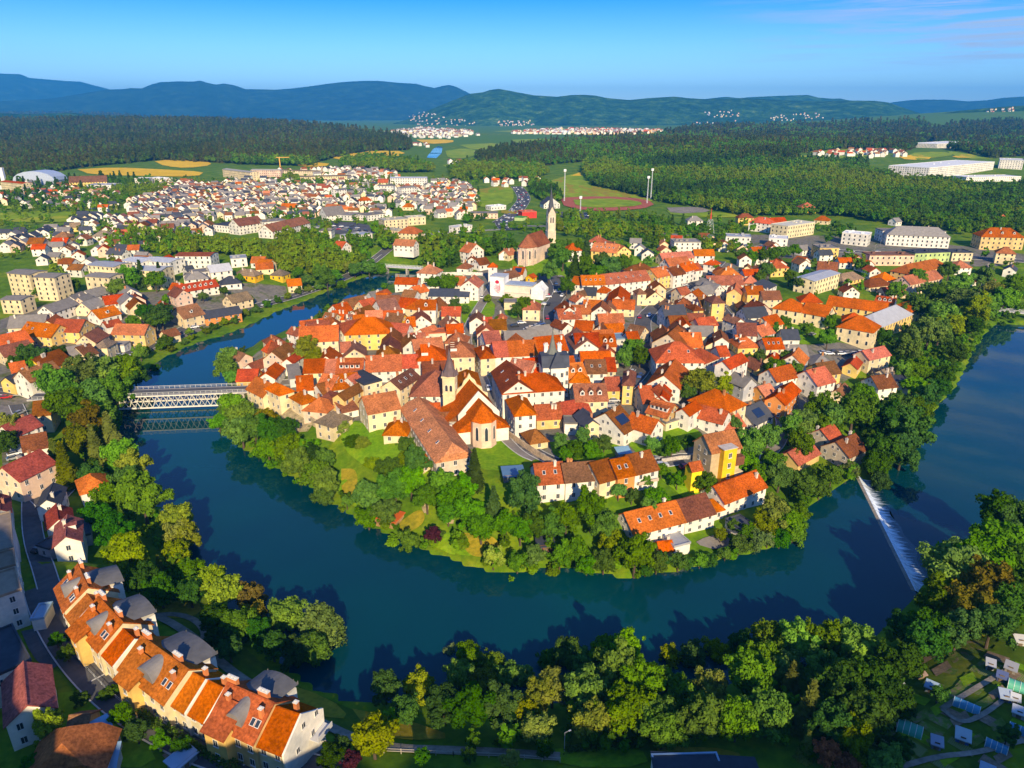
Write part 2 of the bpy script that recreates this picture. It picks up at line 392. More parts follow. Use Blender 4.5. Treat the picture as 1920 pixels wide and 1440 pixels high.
weir.rotation_euler = (0, 0, math.atan2(yd.y, yd.x)-math.pi/2)
sg = 1 if xd.dot(Vector((yd.y, -yd.x, 0))) > 0 else -1
if sg < 0: mb.v = [(-x, y, z) for x, y, z in mb.v]
o = build(mb, 'white_water', 'white_water', weir)
mb = MB(); mb.box(-.9*1, -.05, 0, wl, -2, .03) if sg > 0 else mb.box(.05, .9, 0, wl, -2, .03)
build(mb, 'crest', 'stonework', weir, (.3, .27, .22))
thing(weir, 'weir', '!long slanting river weir with white foaming water on its lower side', 1660, 1000)
# ------------------------------------------------------------------ mountains
def forest_mat(name, stops, s):
    m, nt, o = new_mat(name); n = noise(nt, s, 8, 'World', .75); r = ramp(nt, n.outputs[0], stops)
    n2 = noise(nt, s*.17, 4, 'World'); r2 = ramp(nt, n2.outputs[0], [(.35, (.75, .8, .75)), (.65, (1.15, 1.1, 1))])
    finish(nt, o, mul(nt, r.outputs[0], r2.outputs[0]), .95, .05, 0, n.outputs[0], 12)
forest_mat('forested_slope', [(.3, (.004, .022, .006)), (.5, (.022, .075, .012)), (.63, (.07, .15, .02)), (.72, (.24, .28, .07))], .011)
forest_mat('far_forest', [(.3, (.004, .016, .008)), (.55, (.022, .055, .02)), (.75, (.07, .12, .04))], .006)
from mathutils.bvhtree import BVHTree
HILLS = []
def hill_hit(px, py):
    d = Vector(ray(px, py)).normalized(); best = None
    for t in HILLS:
        h = t.ray_cast(Vector((0, 0, H)), d)
        if h[0] is not None and (best is None or h[3] < best[3]): best = h
    return best[0] if best else None
def mountain(name, prof, D, depth, mat, base=215, amp=.16, seed=1):
    """a ridge whose skyline passes through the given points, D metres away and `depth` metres deep"""
    xs_ = np.arange(prof[0][0], prof[-1][0]+.1, 5.0)
    yy = np.interp(xs_, [p[0] for p in prof], [p[1] for p in prof])
    rows = []; M = 26
    for k, (px, py) in enumerate(zip(xs_, yy)):
        d = ray(px, py); hx, hy = d[0], d[1]; q = math.hypot(hx, hy)
        top = H+d[2]/q*D
        col = []
        for j in range(M+1):
            t = j/M*2-1                                    # -1 front foot .. 0 ridge .. 1 back foot
            w = 1-abs(t)
            wob = (vnoise(np.array([px*6+seed*99]), np.array([t*depth*.9]), 260, seed)[0]-.5)+.5*(vnoise(np.array([px*6]), np.array([t*depth]), 90, seed+3)[0]-.5)
            z = -60+(top+60)*(w**1.05*(1-amp)+amp*ss(w))
            z += wob*amp*(top+60)*1.2*(1-w)*min(1, w*4)
            r_ = D+t*depth+wob*depth*.12*(1-w)
            col.append((hx/q*r_, hy/q*r_, z))
        rows.append(col)
    mb = MB(); mb.v = [p for c in rows for p in c]; m1 = M+1
    for a in range(len(rows)-1):
        for j in range(M): mb.f.append((a*m1+j, (a+1)*m1+j, (a+1)*m1+j+1, a*m1+j+1)); mb.m.append(0)
    HILLS.append(BVHTree.FromPolygons(mb.v, mb.f)); o = build(mb, name, mat); o.data.polygons.foreach_set('use_smooth', np.ones(len(o.data.polygons), bool)); return struct(o)
mountain('mountains', [(-700,150),(-300,132),(-90,140),(0,138),(38,139),(55,146),(90,149),(125,152),(150,153),(180,161),(200,166),(260,185),(340,215)], 15500, 2600, 'far_forest', seed=2)
mountain('mountains', [(-500,214),(-200,205),(0,190),(100,184),(140,178),(170,173),(200,168),(232,167),(245,165),(265,166),(285,158),(300,154),(335,152.5),(362,153),(375,151),(392,156),(405,158.5),(420,156.5),(440,160),(460,167),(520,168),(545,166),(580,162),(610,157.5),(640,154),(680,151.5),(710,151.5),(745,155),(780,157),(800,162),(815,165),(830,161),(843,159),(856,163),(880,175),(960,200),(1050,216)], 11500, 2300, 'far_forest', seed=4)
mountain('mountains', [(1560,222),(1620,205),(1672,192),(1705,188),(1730,186.5),(1780,187),(1815,190),(1850,188),(1880,183.5),(1893,182.5),(1920,181),(2100,186),(2500,178)], 11800, 1600, 'far_forest', seed=6)
mountain('hills', [(1240,218),(1310,187),(1345,183),(1362,181.5),(1385,184),(1410,182),(1450,180),(1480,179),(1515,178),(1535,183),(1560,185),(1575,184.5),(1600,190),(1680,205),(1760,222)], 8700, 1100, 'forested_slope', seed=8)
mountain('hills', [(720,236),(760,225),(800,208),(830,196),(850,188),(880,176),(905,173),(920,168.5),(935,166.5),(955,170),(975,174),(1000,178.5),(1045,181.5),(1068,178.5),(1092,177.5),(1115,179),(1140,184),(1180,187.5),(1215,184),(1265,181),(1290,184),(1325,186),(1400,184),(1470,188),(1540,190),(1590,188.5),(1640,189),(1665,192),(1700,204),(1745,219),(1800,232)], 6600, 1300, 'forested_slope', seed=11, amp=.22)
mountain('hills', [(-500,205),(-200,214),(0,212.5),(60,214),(130,211.5),(170,215),(250,218),(310,221),(400,222),(440,226),(480,233),(540,240)], 5600, 800, 'forested_slope', seed=14)
mountain('hills', [(1680,238),(1720,222),(1760,214),(1800,207.5),(1850,203),(1885,200),(1920,198),(2050,188),(2400,190)], 4800, 700, 'forested_slope', seed=17)
# ------------------------------------------------------------------ sky, sun, air
SUN_EL, SUN_AZ = R(26), R(11)       # from behind the camera, to its right
sd = Vector((math.sin(SUN_AZ)*math.cos(SUN_EL), -math.cos(SUN_AZ)*math.cos(SUN_EL), math.sin(SUN_EL)))
sl = bpy.data.lights.new('sun', 'SUN'); sl.energy = 5.0; sl.angle = R(.5); sl.color = (1, .80, .50)
so = bpy.data.objects.new('sun', sl); COL.objects.link(so); so.rotation_euler = sd.to_track_quat('Z', 'Y').to_euler(); so.location = (0, -100, 300)
W = bpy.data.worlds.new('World'); S.world = W; W.use_nodes = True; nt = W.node_tree
bg = nt.nodes['Background']; bg.inputs[1].default_value = .15
sky = N(nt, 'TexSky', sky_type='NISHITA', sun_disc=False, sun_elevation=SUN_EL, sun_rotation=math.pi-SUN_AZ, altitude=300, air_density=1.0, dust_density=.25, ozone_density=3.0)
tc = N(nt, 'TexCoord'); sep = N(nt, 'SeparateXYZ'); nt.links.new(tc.outputs['Generated'], sep.inputs[0])
tint = ramp(nt, sep.outputs[2], [(0, (.50, .66, .86)), (.03, (.44, .62, .86)), (.075, (.30, .52, .84)), (.13, (.07, .33, .72)), (.25, (.15, .38, .82)), (.5, (.48, .68, 1.05))])
c = mul(nt, sky.outputs[0], tint.outputs[0])
mp = N(nt, 'Mapping'); mp.inputs['Scale'].default_value = (3.2, 3.2, 60); mp.inputs['Rotation'].default_value = (0, R(-2.0), 0)
nt.links.new(tc.outputs['Generated'], mp.inputs[0]); cn = N(nt, 'TexNoise', Scale=1.6, Detail=7, Roughness=.62, Distortion=.4); nt.links.new(mp.outputs[0], cn.inputs['Vector'])
cr = ramp(nt, cn.outputs[0], [(.47, (0, 0, 0)), (.66, (1, 1, 1))])
mask = ramp(nt, sep.outputs[0], [(.22, (0, 0, 0)), (.5, (1, 1, 1))]); mk2 = ramp(nt, sep.outputs[2], [(.03, (0, 0, 0)), (.07, (1, 1, 1)), (.3, (1, 1, 1)), (.5, (0, 0, 0))])
cf = mul(nt, mul(nt, cr.outputs[0], mask.outputs[0]), mk2.outputs[0])
cl = N(nt, 'Mix', data_type='RGBA'); nt.links.new(cf, cl.inputs[0]); nt.links.new(c, cl.inputs[6]); cl.inputs[7].default_value = (2.3, 2.75, 3.7, 1)
nt.links.new(cl.outputs[2], bg.inputs[0])
m = bpy.data.materials.new('haze_air'); m.use_nodes = True; nt = m.node_tree; nt.nodes.clear()
o = nt.nodes.new('ShaderNodeOutputMaterial'); v = N(nt, 'VolumePrincipled'); v.inputs['Color'].default_value = (.05, .42, 1, 1); v.inputs['Density'].default_value = 7.5e-5; v.inputs['Anisotropy'].default_value = 0
nt.links.new(v.outputs[0], o.inputs['Volume']); MAT['haze_air'] = m
mb = MB(); mb.box(-19000, 19000, -600, 19600, -75, 700); struct(build(mb, 'haze', 'haze_air'), 'stuff')
S.view_settings.view_transform = 'Standard'; S.view_settings.look = 'None'; S.view_settings.exposure = .68; S.view_settings.gamma = 1
S.cycles.max_bounces = 5; S.cycles.diffuse_bounces = 2; S.cycles.glossy_bounces = 2; S.cycles.transmission_bounces = 2; S.cycles.volume_bounces = 0; S.cycles.transparent_max_bounces = 4
S.cycles.use_denoising = True
S.cycles.caustics_reflective = False; S.cycles.caustics_refractive = False
# ------------------------------------------------------------------ buildings
def unit_window():
    mb = MB(); mb.poly([(-.42,-.03,-.44),(.42,-.03,-.44),(.42,-.03,.44),(-.42,-.03,.44)], 0)
    o_ = [(-.5,-.06,-.5),(.5,-.06,-.5),(.5,-.06,.5),(-.5,-.06,.5)]; i_ = [(-.42,-.06,-.44),(.42,-.06,-.44),(.42,-.06,.44),(-.42,-.06,.44)]
    for k in range(4):
        n = (k+1) % 4; mb.poly([o_[k], o_[n], i_[n], i_[k]], 1); mb.poly([o_[n], o_[k], (o_[k][0], .02, o_[k][2]), (o_[n][0], .02, o_[n][2])], 1)
    mb.box(-.03, .03, -.055, -.02, -.44, .44, 1)
    mb.box(-.56, .56, -.16, .02, -.56, -.5, 1)
    return mb.mesh('window', ['glass_pane', 'window_frame'])
def unit_arch():
    mb = MB(); pts = [(-.5, 0), (.5, 0)]+[(.5*math.cos(t), .72+.28*math.sin(t)) for t in [k*math.pi/8 for k in range(9)]]
    mb.poly([(x, -.05, z-.5) for x, z in pts], 0)
    n = len(pts)
    for k in range(n):
        a, b = pts[k], pts[(k+1) % n]; mb.poly([(a[0]*1.14, -.09, a[1]*1.05-.5), (b[0]*1.14, -.09, b[1]*1.05-.5), (b[0], -.09, b[1]-.5), (a[0], -.09, a[1]-.5)], 1)
        mb.poly([(b[0]*1.14, -.09, b[1]*1.05-.5), (a[0]*1.14, -.09, a[1]*1.05-.5), (a[0]*1.14, .02, a[1]*1.05-.5), (b[0]*1.14, .02, b[1]*1.05-.5)], 1)
    return mb.mesh('window', ['glass_pane', 'window_frame'])
def unit_chimney():
    mb = MB(); mb.box(-.35, .35, -.35, .35, -1.5, 1.0); mb.box(-.45, .45, -.45, .45, 1.0, 1.18)
    for x in (-.16, .16): mb.box(x-.1, x+.1, -.1, .1, 1.18, 1.5, 1)
    return mb.mesh('chimney', ['plaster', 'roof_tiles'])
def unit_dormer(kind):
    mb = MB(); w, h, d = .75, 1.25, 2.6
    if kind == 'gable':
        mb.poly([(-w,0,-.6),(w,0,-.6),(w,0,h),(0,0,h+.7),(-w,0,h)], 1)
        mb.poly([(w,0,-.6),(w,d,-.6),(w,d,h),(w,0,h)], 1); mb.poly([(-w,d,-.6),(-w,0,-.6),(-w,0,h),(-w,d,h)], 1)
        for s in (-1, 1):
            q = [(s*(w+.2),-.25,h-.12),(0,-.25,h+.8),(0,d,h+.8),(s*(w+.2),d,h-.12)]; mb.poly(q if s > 0 else q[::-1], 0)
            q = [(x, y, z-.1) for x, y, z in q]; mb.poly(q[::-1] if s > 0 else q, 0)
    else:
        mb.poly([(-w,0,-.6),(w,0,-.6),(w,0,h),(-w,0,h)], 1)
        mb.poly([(w,0,-.6),(w,d,-.6),(w,d,h),(w,0,h)], 1); mb.poly([(-w,d,-.6),(-w,0,-.6),(-w,0,h),(-w,d,h)], 1)
        mb.box(-w-.15, w+.15, -.3, d, h, h+.14, 0)
    mb.poly([(-.45,-.03,.15),(.45,-.03,.15),(.45,-.03,1.1),(-.45,-.03,1.1)], 2)
    return mb.mesh('dormer', ['roof_tiles', 'window_frame', 'glass_pane'])
def unit_skylight():
    mb = MB(); mb.box(-.45, .45, -.65, .65, -.05, .10, 1); mb.poly([(-.36,-.56,.11),(.36,-.56,.11),(.36,.56,.11),(-.36,.56,.11)], 0)
    return mb.mesh('skylight', ['glass_pane', 'window_frame'])
U = dict(window=unit_window(), arch=unit_arch(), chimney=unit_chimney(), dormer=unit_dormer('gable'), sheddormer=unit_dormer('shed'), skylight=unit_skylight())
WINCOL = (.05, .055, .07)
def roof_mesh(kind, L, D, w, rise, name='roof', mat='roof_tiles'):
    """solid roof over a footprint L (x, along the ridge) by D (y); w = eave height"""
    mb = MB(); ov = .45; t = .22
    l = L/2; s = D/2; tp = rise/max(s, .1); ze = w-ov*tp; S_ = s+ov; zr = w+rise
    if kind in 'gb':
        l += .35
        pts = [(-S_, ze-t), (-S_, ze), (0, zr), (S_, ze), (S_, ze-t), (0, zr-t*1.3)]
        a = [(-l, y, z) for y, z in pts]; b = [(l, y, z) for y, z in pts]; v = a+b
        fs = [(0,6,7,1)[::-1], (1,7,8,2)[::-1], (2,8,9,3)[::-1], (3,9,10,4)[::-1], (4,10,11,5)[::-1], (5,11,6,0)[::-1], (0,1,2,5), (5,2,3,4), (11,8,7,6), (10,9,8,11)]
        mb.faces(v, fs)
        mb.box(-l, l, -.12, .12, zr-.03, zr+.09)
    elif kind in 'hpm':
        l += ov
        if kind == 'm':
            k = .55; r_ = l-(1-0)*s*k*.8
            top = [(-r_, 0, zr), (r_, 0, zr)]; zk = ze+(zr-ze)*(1-k)
            v = [(-l,-S_,ze),(l,-S_,ze),(l,S_,ze),(-l,S_,ze),(-l,-S_*k,zk),(l,-S_*k,zk),(l,S_*k,zk),(-l,S_*k,zk)]+top
            fs = [(0,1,5,9,8,4),(2,3,7,8,9,6),(5,6,9),(7,4,8),(1,2,6,5),(3,0,4,7),(3,2,1,0)]
            mb.faces(v, fs)
        else:
            r_ = max(0.05, l-S_) if kind == 'h' else .05
            v = [(-l,-S_,ze-t),(l,-S_,ze-t),(l,S_,ze-t),(-l,S_,ze-t),(-l,-S_,ze),(l,-S_,ze),(l,S_,ze),(-l,S_,ze),(-r_,0,zr),(r_,0,zr)]
            fs = [(4,5,9,8),(6,7,8,9),(5,6,9),(7,4,8),(0,1,5,4),(1,2,6,5),(2,3,7,6),(3,0,4,7),(3,2,1,0)]
            mb.faces(v, fs)
    elif kind == 'f':
        l += .15; S_ = s+.15
        mb.box(-l, l, -S_, S_, w, w+.25)
        for x0, x1, yy0, yy1 in ((-l, l, -S_, -S_+.3), (-l, l, S_-.3, S_), (-l, -l+.3, -S_+.3, S_-.3), (l-.3, l, -S_+.3, S_-.3)): mb.box(x0, x1, yy0, yy1, w+.25, w+.6)
        if L*D > 120:
            q = random.Random(int(L*100)); 
            for _ in range(3): x = q.uniform(-l*.7, l*.7); y = q.uniform(-s*.5, s*.6); mb.box(x-1, x+1, y-.8, y+.8, w+.25, w+.25+q.uniform(.6, 1.5))
    elif kind == 's':
        l += .3
        v = [(-l,-S_,w-.1),(l,-S_,w-.1),(l,S_,w+rise),(-l,S_,w+rise)]; v += [(x, y, z-.2) for x, y, z in v]
        mb.faces(v, [(0,1,2,3),(7,6,5,4),(0,4,5,1),(1,5,6,2),(2,6,7,3),(3,7,4,0)])
    return mb.mesh(name, mat)
def wall_mesh(kind, L, D, w, rise, wins=(), foot=4.0):
    mb = MB(); l = L/2; s = D/2; z0 = -foot
    tw = w-.15 if kind != 'f' else w
    if kind in 'gbm':
        zr = w+rise-.36
        if kind == 'm': zr = w+rise*.40
        for sx in (-1, 1):
            p = [(sx*l, -sx*-s if False else -s*sx, z0), (sx*l, s*sx, z0), (sx*l, s*sx, tw)]
            if kind == 'm': p += [(sx*l, s*.55*sx, zr), (sx*l, -s*.55*sx, zr)]
            else: p += [(sx*l, 0, zr)]
            p += [(sx*l, -s*sx, tw)]; mb.poly(p)
    elif kind == 's':
        for sx in (-1, 1): mb.poly([(sx*l, -s*sx, z0), (sx*l, s*sx, z0), (sx*l, s*sx, w-.25+(rise if s*sx > 0 else 0)), (sx*l, -s*sx, w-.25+(rise if -s*sx > 0 else 0))])
    else:
        for sx in (-1, 1): mb.poly([(sx*l, -s*sx, z0), (sx*l, s*sx, z0), (sx*l, s*sx, tw), (sx*l, -s*sx, tw)])
    hb = tw+(rise if kind == 's' else 0)
    mb.poly([(-l,-s,z0),(l,-s,z0),(l,-s,tw),(-l,-s,tw)]); mb.poly([(l,s,z0),(-l,s,z0),(-l,s,hb),(l,s,hb)])
    for (x, y, z, a, ww, hh) in wins:      # openings too small in the picture to stand as parts
        c, n = math.cos(a), math.sin(a)
        q = []
        for dx_, dz in ((-ww/2,-hh/2),(ww/2,-hh/2),(ww/2,hh/2),(-ww/2,hh/2)): q.append((x+dx_*c+.05*n, y+dx_*n-.05*c, z+dz))
        mb.poly(q, 1)
    return mb.mesh('wall', ['plaster', 'glass_pane'])
def windows_for(L, D, w, rise, rot, cx, cy, kind, gable_ends, step=2.9, fh=3.0):
    """window places on the sides that the photograph shows"""
    out = []; nf = max(1, int(round(w/fh)))
    for (nxx, nyy, a, half, off) in ((0,-1,0,L/2,D/2),(1,0,math.pi/2,D/2,L/2),(0,1,math.pi,L/2,D/2),(-1,0,-math.pi/2,D/2,L/2)):
        wx = nxx*math.cos(rot)-nyy*math.sin(rot); wy = nxx*math.sin(rot)+nyy*math.cos(rot)
        if wx*cx+wy*cy > -.12*math.hypot(cx, cy): continue
        n = max(1, int((half*2-1.0)/step)); gap = half*2/n
        for f in range(nf):
            for k in range(n):
                u = -half+gap*(k+.5); x = nxx*off+u*math.cos(a); y = nyy*off+u*math.sin(a)
                out.append((x, y, (f+.52)*w/nf, a, 1.05, min(1.5, w/nf*.52)))
        if nyy == 0 and kind in 'g' and rise > 3:
            for u in ((-.9, .9) if half > 4 else (0,)): out.append((nxx*off+u*math.cos(a), nyy*off+u*math.sin(a), w+rise*.32, a, .85, 1.1))
    return out
BUILT = []
def building(x1, y1, x2, y2, D, w, kind, rc, wc, opts=(), name='townhouse', cat='townhouse', label=None, group=None, parts=True):
    A = at(x1, y1, w); B = at(x2, y2, w)
    g0 = min(A[2], B[2]) if abs(A[2]-B[2]) < 4 else (A[2]+B[2])/2
    ze = (A[2]+B[2])/2+w
    A = Vector((*plane(x1, y1, ze), 0)); B = Vector((*plane(x2, y2, ze), 0))
    u = (B-A); L = u.length; u.normalize(); v = Vector((-u.y, u.x, 0)); c = (A+B)/2+v*D/2
    rot = math.atan2(u.y, u.x); gz0 = ze-w
    opt = {}
    for o_ in opts: opt[o_[0]] = int(o_[1:] or 1)
    pitch = 36
    k = kind
    if k == 'x': k = 'g'; L, D = D, L; rot += math.pi/2; 
    elif k == 'b': pitch = 9
    elif k in 'hp' and D > L: L, D = D, L; rot += math.pi/2
    if k == 'p': pitch = 42
    rise = D/2*math.tan(R(opt.get('t', pitch)))
    if k == 's': rise = D*.28
    if k == 'f': rise = 0
    root = link(name, None, loc=(c.x, c.y, gz0), rotz=rot)
    dist = math.hypot(c.x, c.y)
    fine = parts and dist < 430
    wins = [] if 'n' in opt else windows_for(L, D, w, rise, rot, c.x, c.y, k, True, 2.9 if dist < 300 else 3.3)
    wcol = vary(WC[wc], .05); rcol = vary(RC[rc], .2)
    link('wall', wall_mesh(k, L, D, w, rise, () if fine else wins), root, wcol)
    mat = 'roof_tiles'
    if k == 'f' or rc in 'dgwc': mat = 'flat_roof'
    if rc in 'mu': mat = 'sheet_metal'
    link('roof', roof_mesh(k if k != 'b' else 'b', L, D, w, rise, mat=mat), root, rcol)
    if fine:
        for (x, y, z, a, ww, hh) in wins[:60]: link('window', U['window'], root, loc=(x, y, z), rotz=a, scale=(ww, 1, hh))
    tp = rise/(D/2) if D else 0
    front = 1 if (-math.sin(rot+math.pi)*0+(math.sin(rot)*c.x-math.cos(rot)*c.y)) < 0 else -1    # local -y faces the camera?
    if kind == 'x': front = 1 if math.sin(rot)*.94+math.cos(rot)*-.34 > 0 else -1
    if k in 'ghm' and dist < 700 and 'z' not in opt:
        nch = opt.get('c', rnd.choice((0, 1, 1, 2)) if L > 7 else rnd.choice((0, 1)))
        for q in range(nch):
            x = (rnd.uniform(-.42, .42) if k == 'g' else rnd.uniform(-.2, .2))*L; y = rnd.choice((-1, 1))*rnd.uniform(.03, .2)*D
            link('chimney', U['chimney'], root, vary(rnd.choice([(.62,.55,.46),(.5,.22,.1),(.66,.6,.5)]), .1), loc=(x, y, w+rise-abs(y)*tp+.2))
    if rise and dist < 900:
        for key, me, hgt in (('d', 'dormer', .30), ('e', 'sheddormer', .30), ('k', 'skylight', .5)):
            n = opt.get(key, 0)
            for q in range(n):
                x = (-.5+(q+.5)/n)*L*.82; yy = -front*(D/2)*(1-hgt); z = w+rise*hgt
                if key == 'k':
                    o_ = link('skylight', U['skylight'], root, loc=(x, yy, z)); o_.rotation_euler = (math.atan(tp)*front, 0, 0)
                else: link('dormer', U[me], root, rcol, loc=(x, yy-front*.0, z+.1), rotz=0 if front > 0 else math.pi)
    if 'S' in opt and rise:
        yy = -front*D*.26; z = w+rise*.48
        mb = MB(); mb.box(-min(2.4, L*.3), min(2.4, L*.3), -1.7, 1.7, .05, .15); o_ = build(mb, 'solar_panel', 'solar_panel', root, loc=(0, yy, z)); o_.rotation_euler = (math.atan(tp)*front, 0, 0)
    if 'a' in opt:       # arcade along the front
        n = opt['a']
        for q in range(n): link('arch', U['arch'], root, loc=((-.5+(q+.5)/n)*L, -D/2-.02, 1.3), scale=(2.0, 1, 2.6))
    if 'B' in opt:       # balconies on the near side
        for q in range(opt['B']):
            mb = MB(); x = (-.5+(q+.5)/opt['B'])*L; mb.box(x-1.4, x+1.4, -D/2-1.3, -D/2, w*.45, w*.45+.15); mb.box(x-1.4, x+1.4, -D/2-1.3, -D/2-1.2, w*.45+.15, w*.45+1.0)
            build(mb, 'balcony', 'painted', root, (.5, .4, .3))
    cx_, cy_ = project(c.x, c.y, gz0+w*.7)
    form = dict(g='gabled', h='hipped', p='pyramid', f='flat', s='sloping', b='low', m='half-hipped')[k]
    if label: at_ = '!'+label
    else:
        size = 'long ' if L > 20 and D < L*.8 else 'small ' if L*D < 75 else 'big ' if L*D > 220 else ''
        ex = 'dormered ' if opt.get('d') or opt.get('e') else 'skylit ' if opt.get('k') else 'solar panelled ' if 'S' in opt else ''
        noun = dict(townhouse='house', house='house').get(cat, cat)
        at_ = f"{size}{WN[wc]} {noun} with {ex}{RN[rc]} {form} roof"
        if kind == 'x': at_ = at_.replace(' with ', ' gable-end to us, with ') if False else at_
    thing(root, cat, at_, float(cx_), float(cy_), group)
    BUILT.append((float(c.x), float(c.y), max(L, D)/2, root))
    return root
def tile(ox, oy, sc, text, **kw):
    for ln in text.strip().split('\n'):
        ln = ln.strip()
        if not ln or ln[0] == '#': continue
        lab = None; k2 = dict(kw)
        if '|' in ln:
            ln, lab = ln.split('|', 1)
            if lab.startswith('@'): c_, lab = lab[1:].split(':', 1); k2['cat'] = c_.replace('_', ' '); k2['name'] = c_; lab = lab or None
        p = ln.split(); x1, y1, x2, y2, D, w = map(float, p[1:7])
        building(ox+x1/sc, oy+y1/sc, ox+x2/sc, oy+y2/sc, D, w, p[0], p[7], p[8], p[9:], label=lab, **k2)
TG = dict(group='houses of the old town on the river peninsula')
tile(540, 480, 7.2, '''
h 770 1055 1405 1030 15 8 r y c0 |@public_building:large pale yellow hall with bright red hipped roof near the river bend
g 150 1155 675 1130 13 8.5 o c |cream four-window house with two-tone orange and grey roof beside the red-roofed yellow hall
g 290 1045 585 1010 11 6 p w
x 125 1075 275 1035 8 6 r w
x 605 985 755 1050 14 8 p w
x 805 800 970 825 13 6 b w
g 690 765 870 720 9 5 r w
g 600 855 800 845 9 5 o c
g 440 875 590 895 9 5 b c k3
g 790 900 885 892 8 6 p w k2
g 890 905 1030 897 8 6 o w
g 1050 860 1275 850 9 6 o w
g 1290 900 1515 918 10 7 b q
g 1520 950 1720 940 9 5 o c d1
g 1555 1160 1850 1150 8 4 o w d1
h 1580 700 1742 715 10 8 o c
g 1530 545 1700 560 8 5 b w
x 1610 470 1740 500 9 5 o w
g 1440 370 1740 380 8 5 o w
x 1045 540 1150 580 8 5 g w
x 1150 530 1260 545 9 5 r c
g 1190 612 1330 610 9 5 o w
g 830 690 1110 620 9 5 b c
x 1120 700 1290 790 10 5 p w
g 720 1290 850 1280 8 6 o w
x 745 1365 1055 1345 12 5 p c
h 180 500 1 500 1 1 o w
'''.replace('h 180 500 1 500 1 1 o w\n', ''), **TG)
tile(780, 460, 7.2, '''
g 0 862 262 862 10 7.5 o w d1 |white three-storey villa with central gable below the hilltop church
h 12 362 268 378 11 8 o w
x 590 555 840 565 14 8 o w
g 480 520 630 530 10 5 o w
s 165 682 712 690 8 4.5 d w |@hall:long white modern hall with slanting slate grey roof and dark panel joints
f 190 500 340 490 8 5 g w
f 80 560 310 560 8 4 g w
f 20 640 200 640 8 3 g w
x 715 95 915 60 9 8 o w
x 700 195 800 195 8 5 p w
h 550 300 700 310 9 4 b w
g 860 262 1000 240 9 4 p w
p 975 285 1095 285 4.5 10 o w c0 |@tower:slim square white tower house with one dark window beside the emblem hall
x 1120 110 1250 130 9 4 o c
x 1120 415 1255 440 10 5 b w
g 1290 375 1440 385 9 4 o w S
x 1480 430 1570 440 6 3 o q
h 1440 855 1670 860 11 6.5 o c
f 1190 775 1360 775 7 4 g c
x 722 1035 915 1035 11 6 p w
g 920 1095 1035 1090 9 4 r y
x 1045 1025 1190 1030 9 5 r c
g 995 1130 1220 1125 9 6 b y
g 1210 1290 1640 1270 9 4 g g
g 1560 1240 1860 1190 9 4 g w
g 345 945 595 945 9 5 r c
x 380 1115 632 1090 10 4 b w
g 420 1180 640 1170 8 5 r w
''', **TG)
tile(680, 600, 7.2, '''
x 720 170 850 200 9 4 o w
f 840 190 1130 175 7 4 o k
h 1110 300 1390 310 10 6 o k
g 700 405 1090 370 9 6 o w
h 740 540 1130 520 12 7.5 o w d4
h 1130 490 1510 480 14 7.5 o c e4
g 505 640 745 630 10 5 r w
g 45 690 520 670 12 5 r w
h 180 500 480 490 9 6 b k
x 260 890 505 930 14 8 p c k3
f 20 885 260 822 14 8 d c
h 640 1015 1290 1010 18 6 r w
h 1280 900 1590 885 14 8 o w
g 70 1260 510 1180 11 7 o c
g 900 1290 1050 1280 8 4 o w
g 1045 1400 1290 1390 7 4 b w
''', **TG)
tile(900, 600, 7.2, '''
h 10 510 205 495 13 8 o c a3 |cream corner house with arcade arches and orange hipped roof on the main square
g 205 492 385 480 12 8 r w
g 385 482 780 460 12 7 o w
g 800 440 1190 400 13 7 o w
g 80 310 290 290 10 7 r w
g 340 740 640 790 13 7 r w
g 622 700 870 682 10 8 r c d2
h 310 985 1140 930 12 10 o w c2 |@public_building:large white three-storey block with orange hipped roof and rows of dark windows
g 160 690 305 985 11 10 p w k2
g 1205 770 1440 745 10 6 o c d2
g 1440 712 1710 707 10 6 b w k2
g 1712 682 1835 680 10 6 r c
g 1295 1090 1725 1075 11 7 o c d3 |cream house with broad orange roof and three white round-topped dormers
h 1210 830 1480 830 7 5 o w
g 1715 942 1900 937 9 5 r y
h 472 1282 755 1258 14 8.5 o w |tall plain white house with steep orange hipped roof beside the friary garden
g 765 1335 1108 1317 9 4 r y
g 1112 1300 1500 1235 9 4 r c
g 1300 367 1635 357 12 7 r w
g 1642 352 1840 345 10 7 o k d2
g 1150 215 1285 390 10 7 p w k4
''', **TG)
tile(1020, 470, 7.2, '''
g 370 440 512 455 9 7 o w
g 517 457 828 452 11 8 o w k4
g 832 450 1440 388 12 8 o w k5 |very long white street front with orange roof and two rows of windows
p 700 547 840 562 8 5 r w
g 1530 358 1738 312 11 8 o y
h 1190 280 1470 240 8 4 b c
x 385 600 500 620 9 5 b c
g 505 592 700 600 9 5 d c
g 340 650 430 690 8 5 o w
g 145 770 200 860 10 7 p w
g 205 920 510 905 10 6 r w c3 k2
g 400 850 635 845 9 5 o c
g 890 560 850 700 11 5 r w
x 760 790 960 800 9 5 b c
g 750 992 1030 987 10 6 o c
x 250 1060 390 1030 9 6 p w
g 405 1062 640 1080 9 6 o c
x 640 1080 820 1100 8 5 p k
g 840 1102 1090 1090 8 4 o c
g 1100 1112 1290 1150 9 5 b c
g 1150 1232 1300 1222 9 5 o w
f 980 1202 1130 1192 8 5 u w
p 1265 577 1380 572 7 7 b c
x 1370 650 1620 640 10 4 b c
x 1460 520 1650 520 11 6 b c
''', **TG)
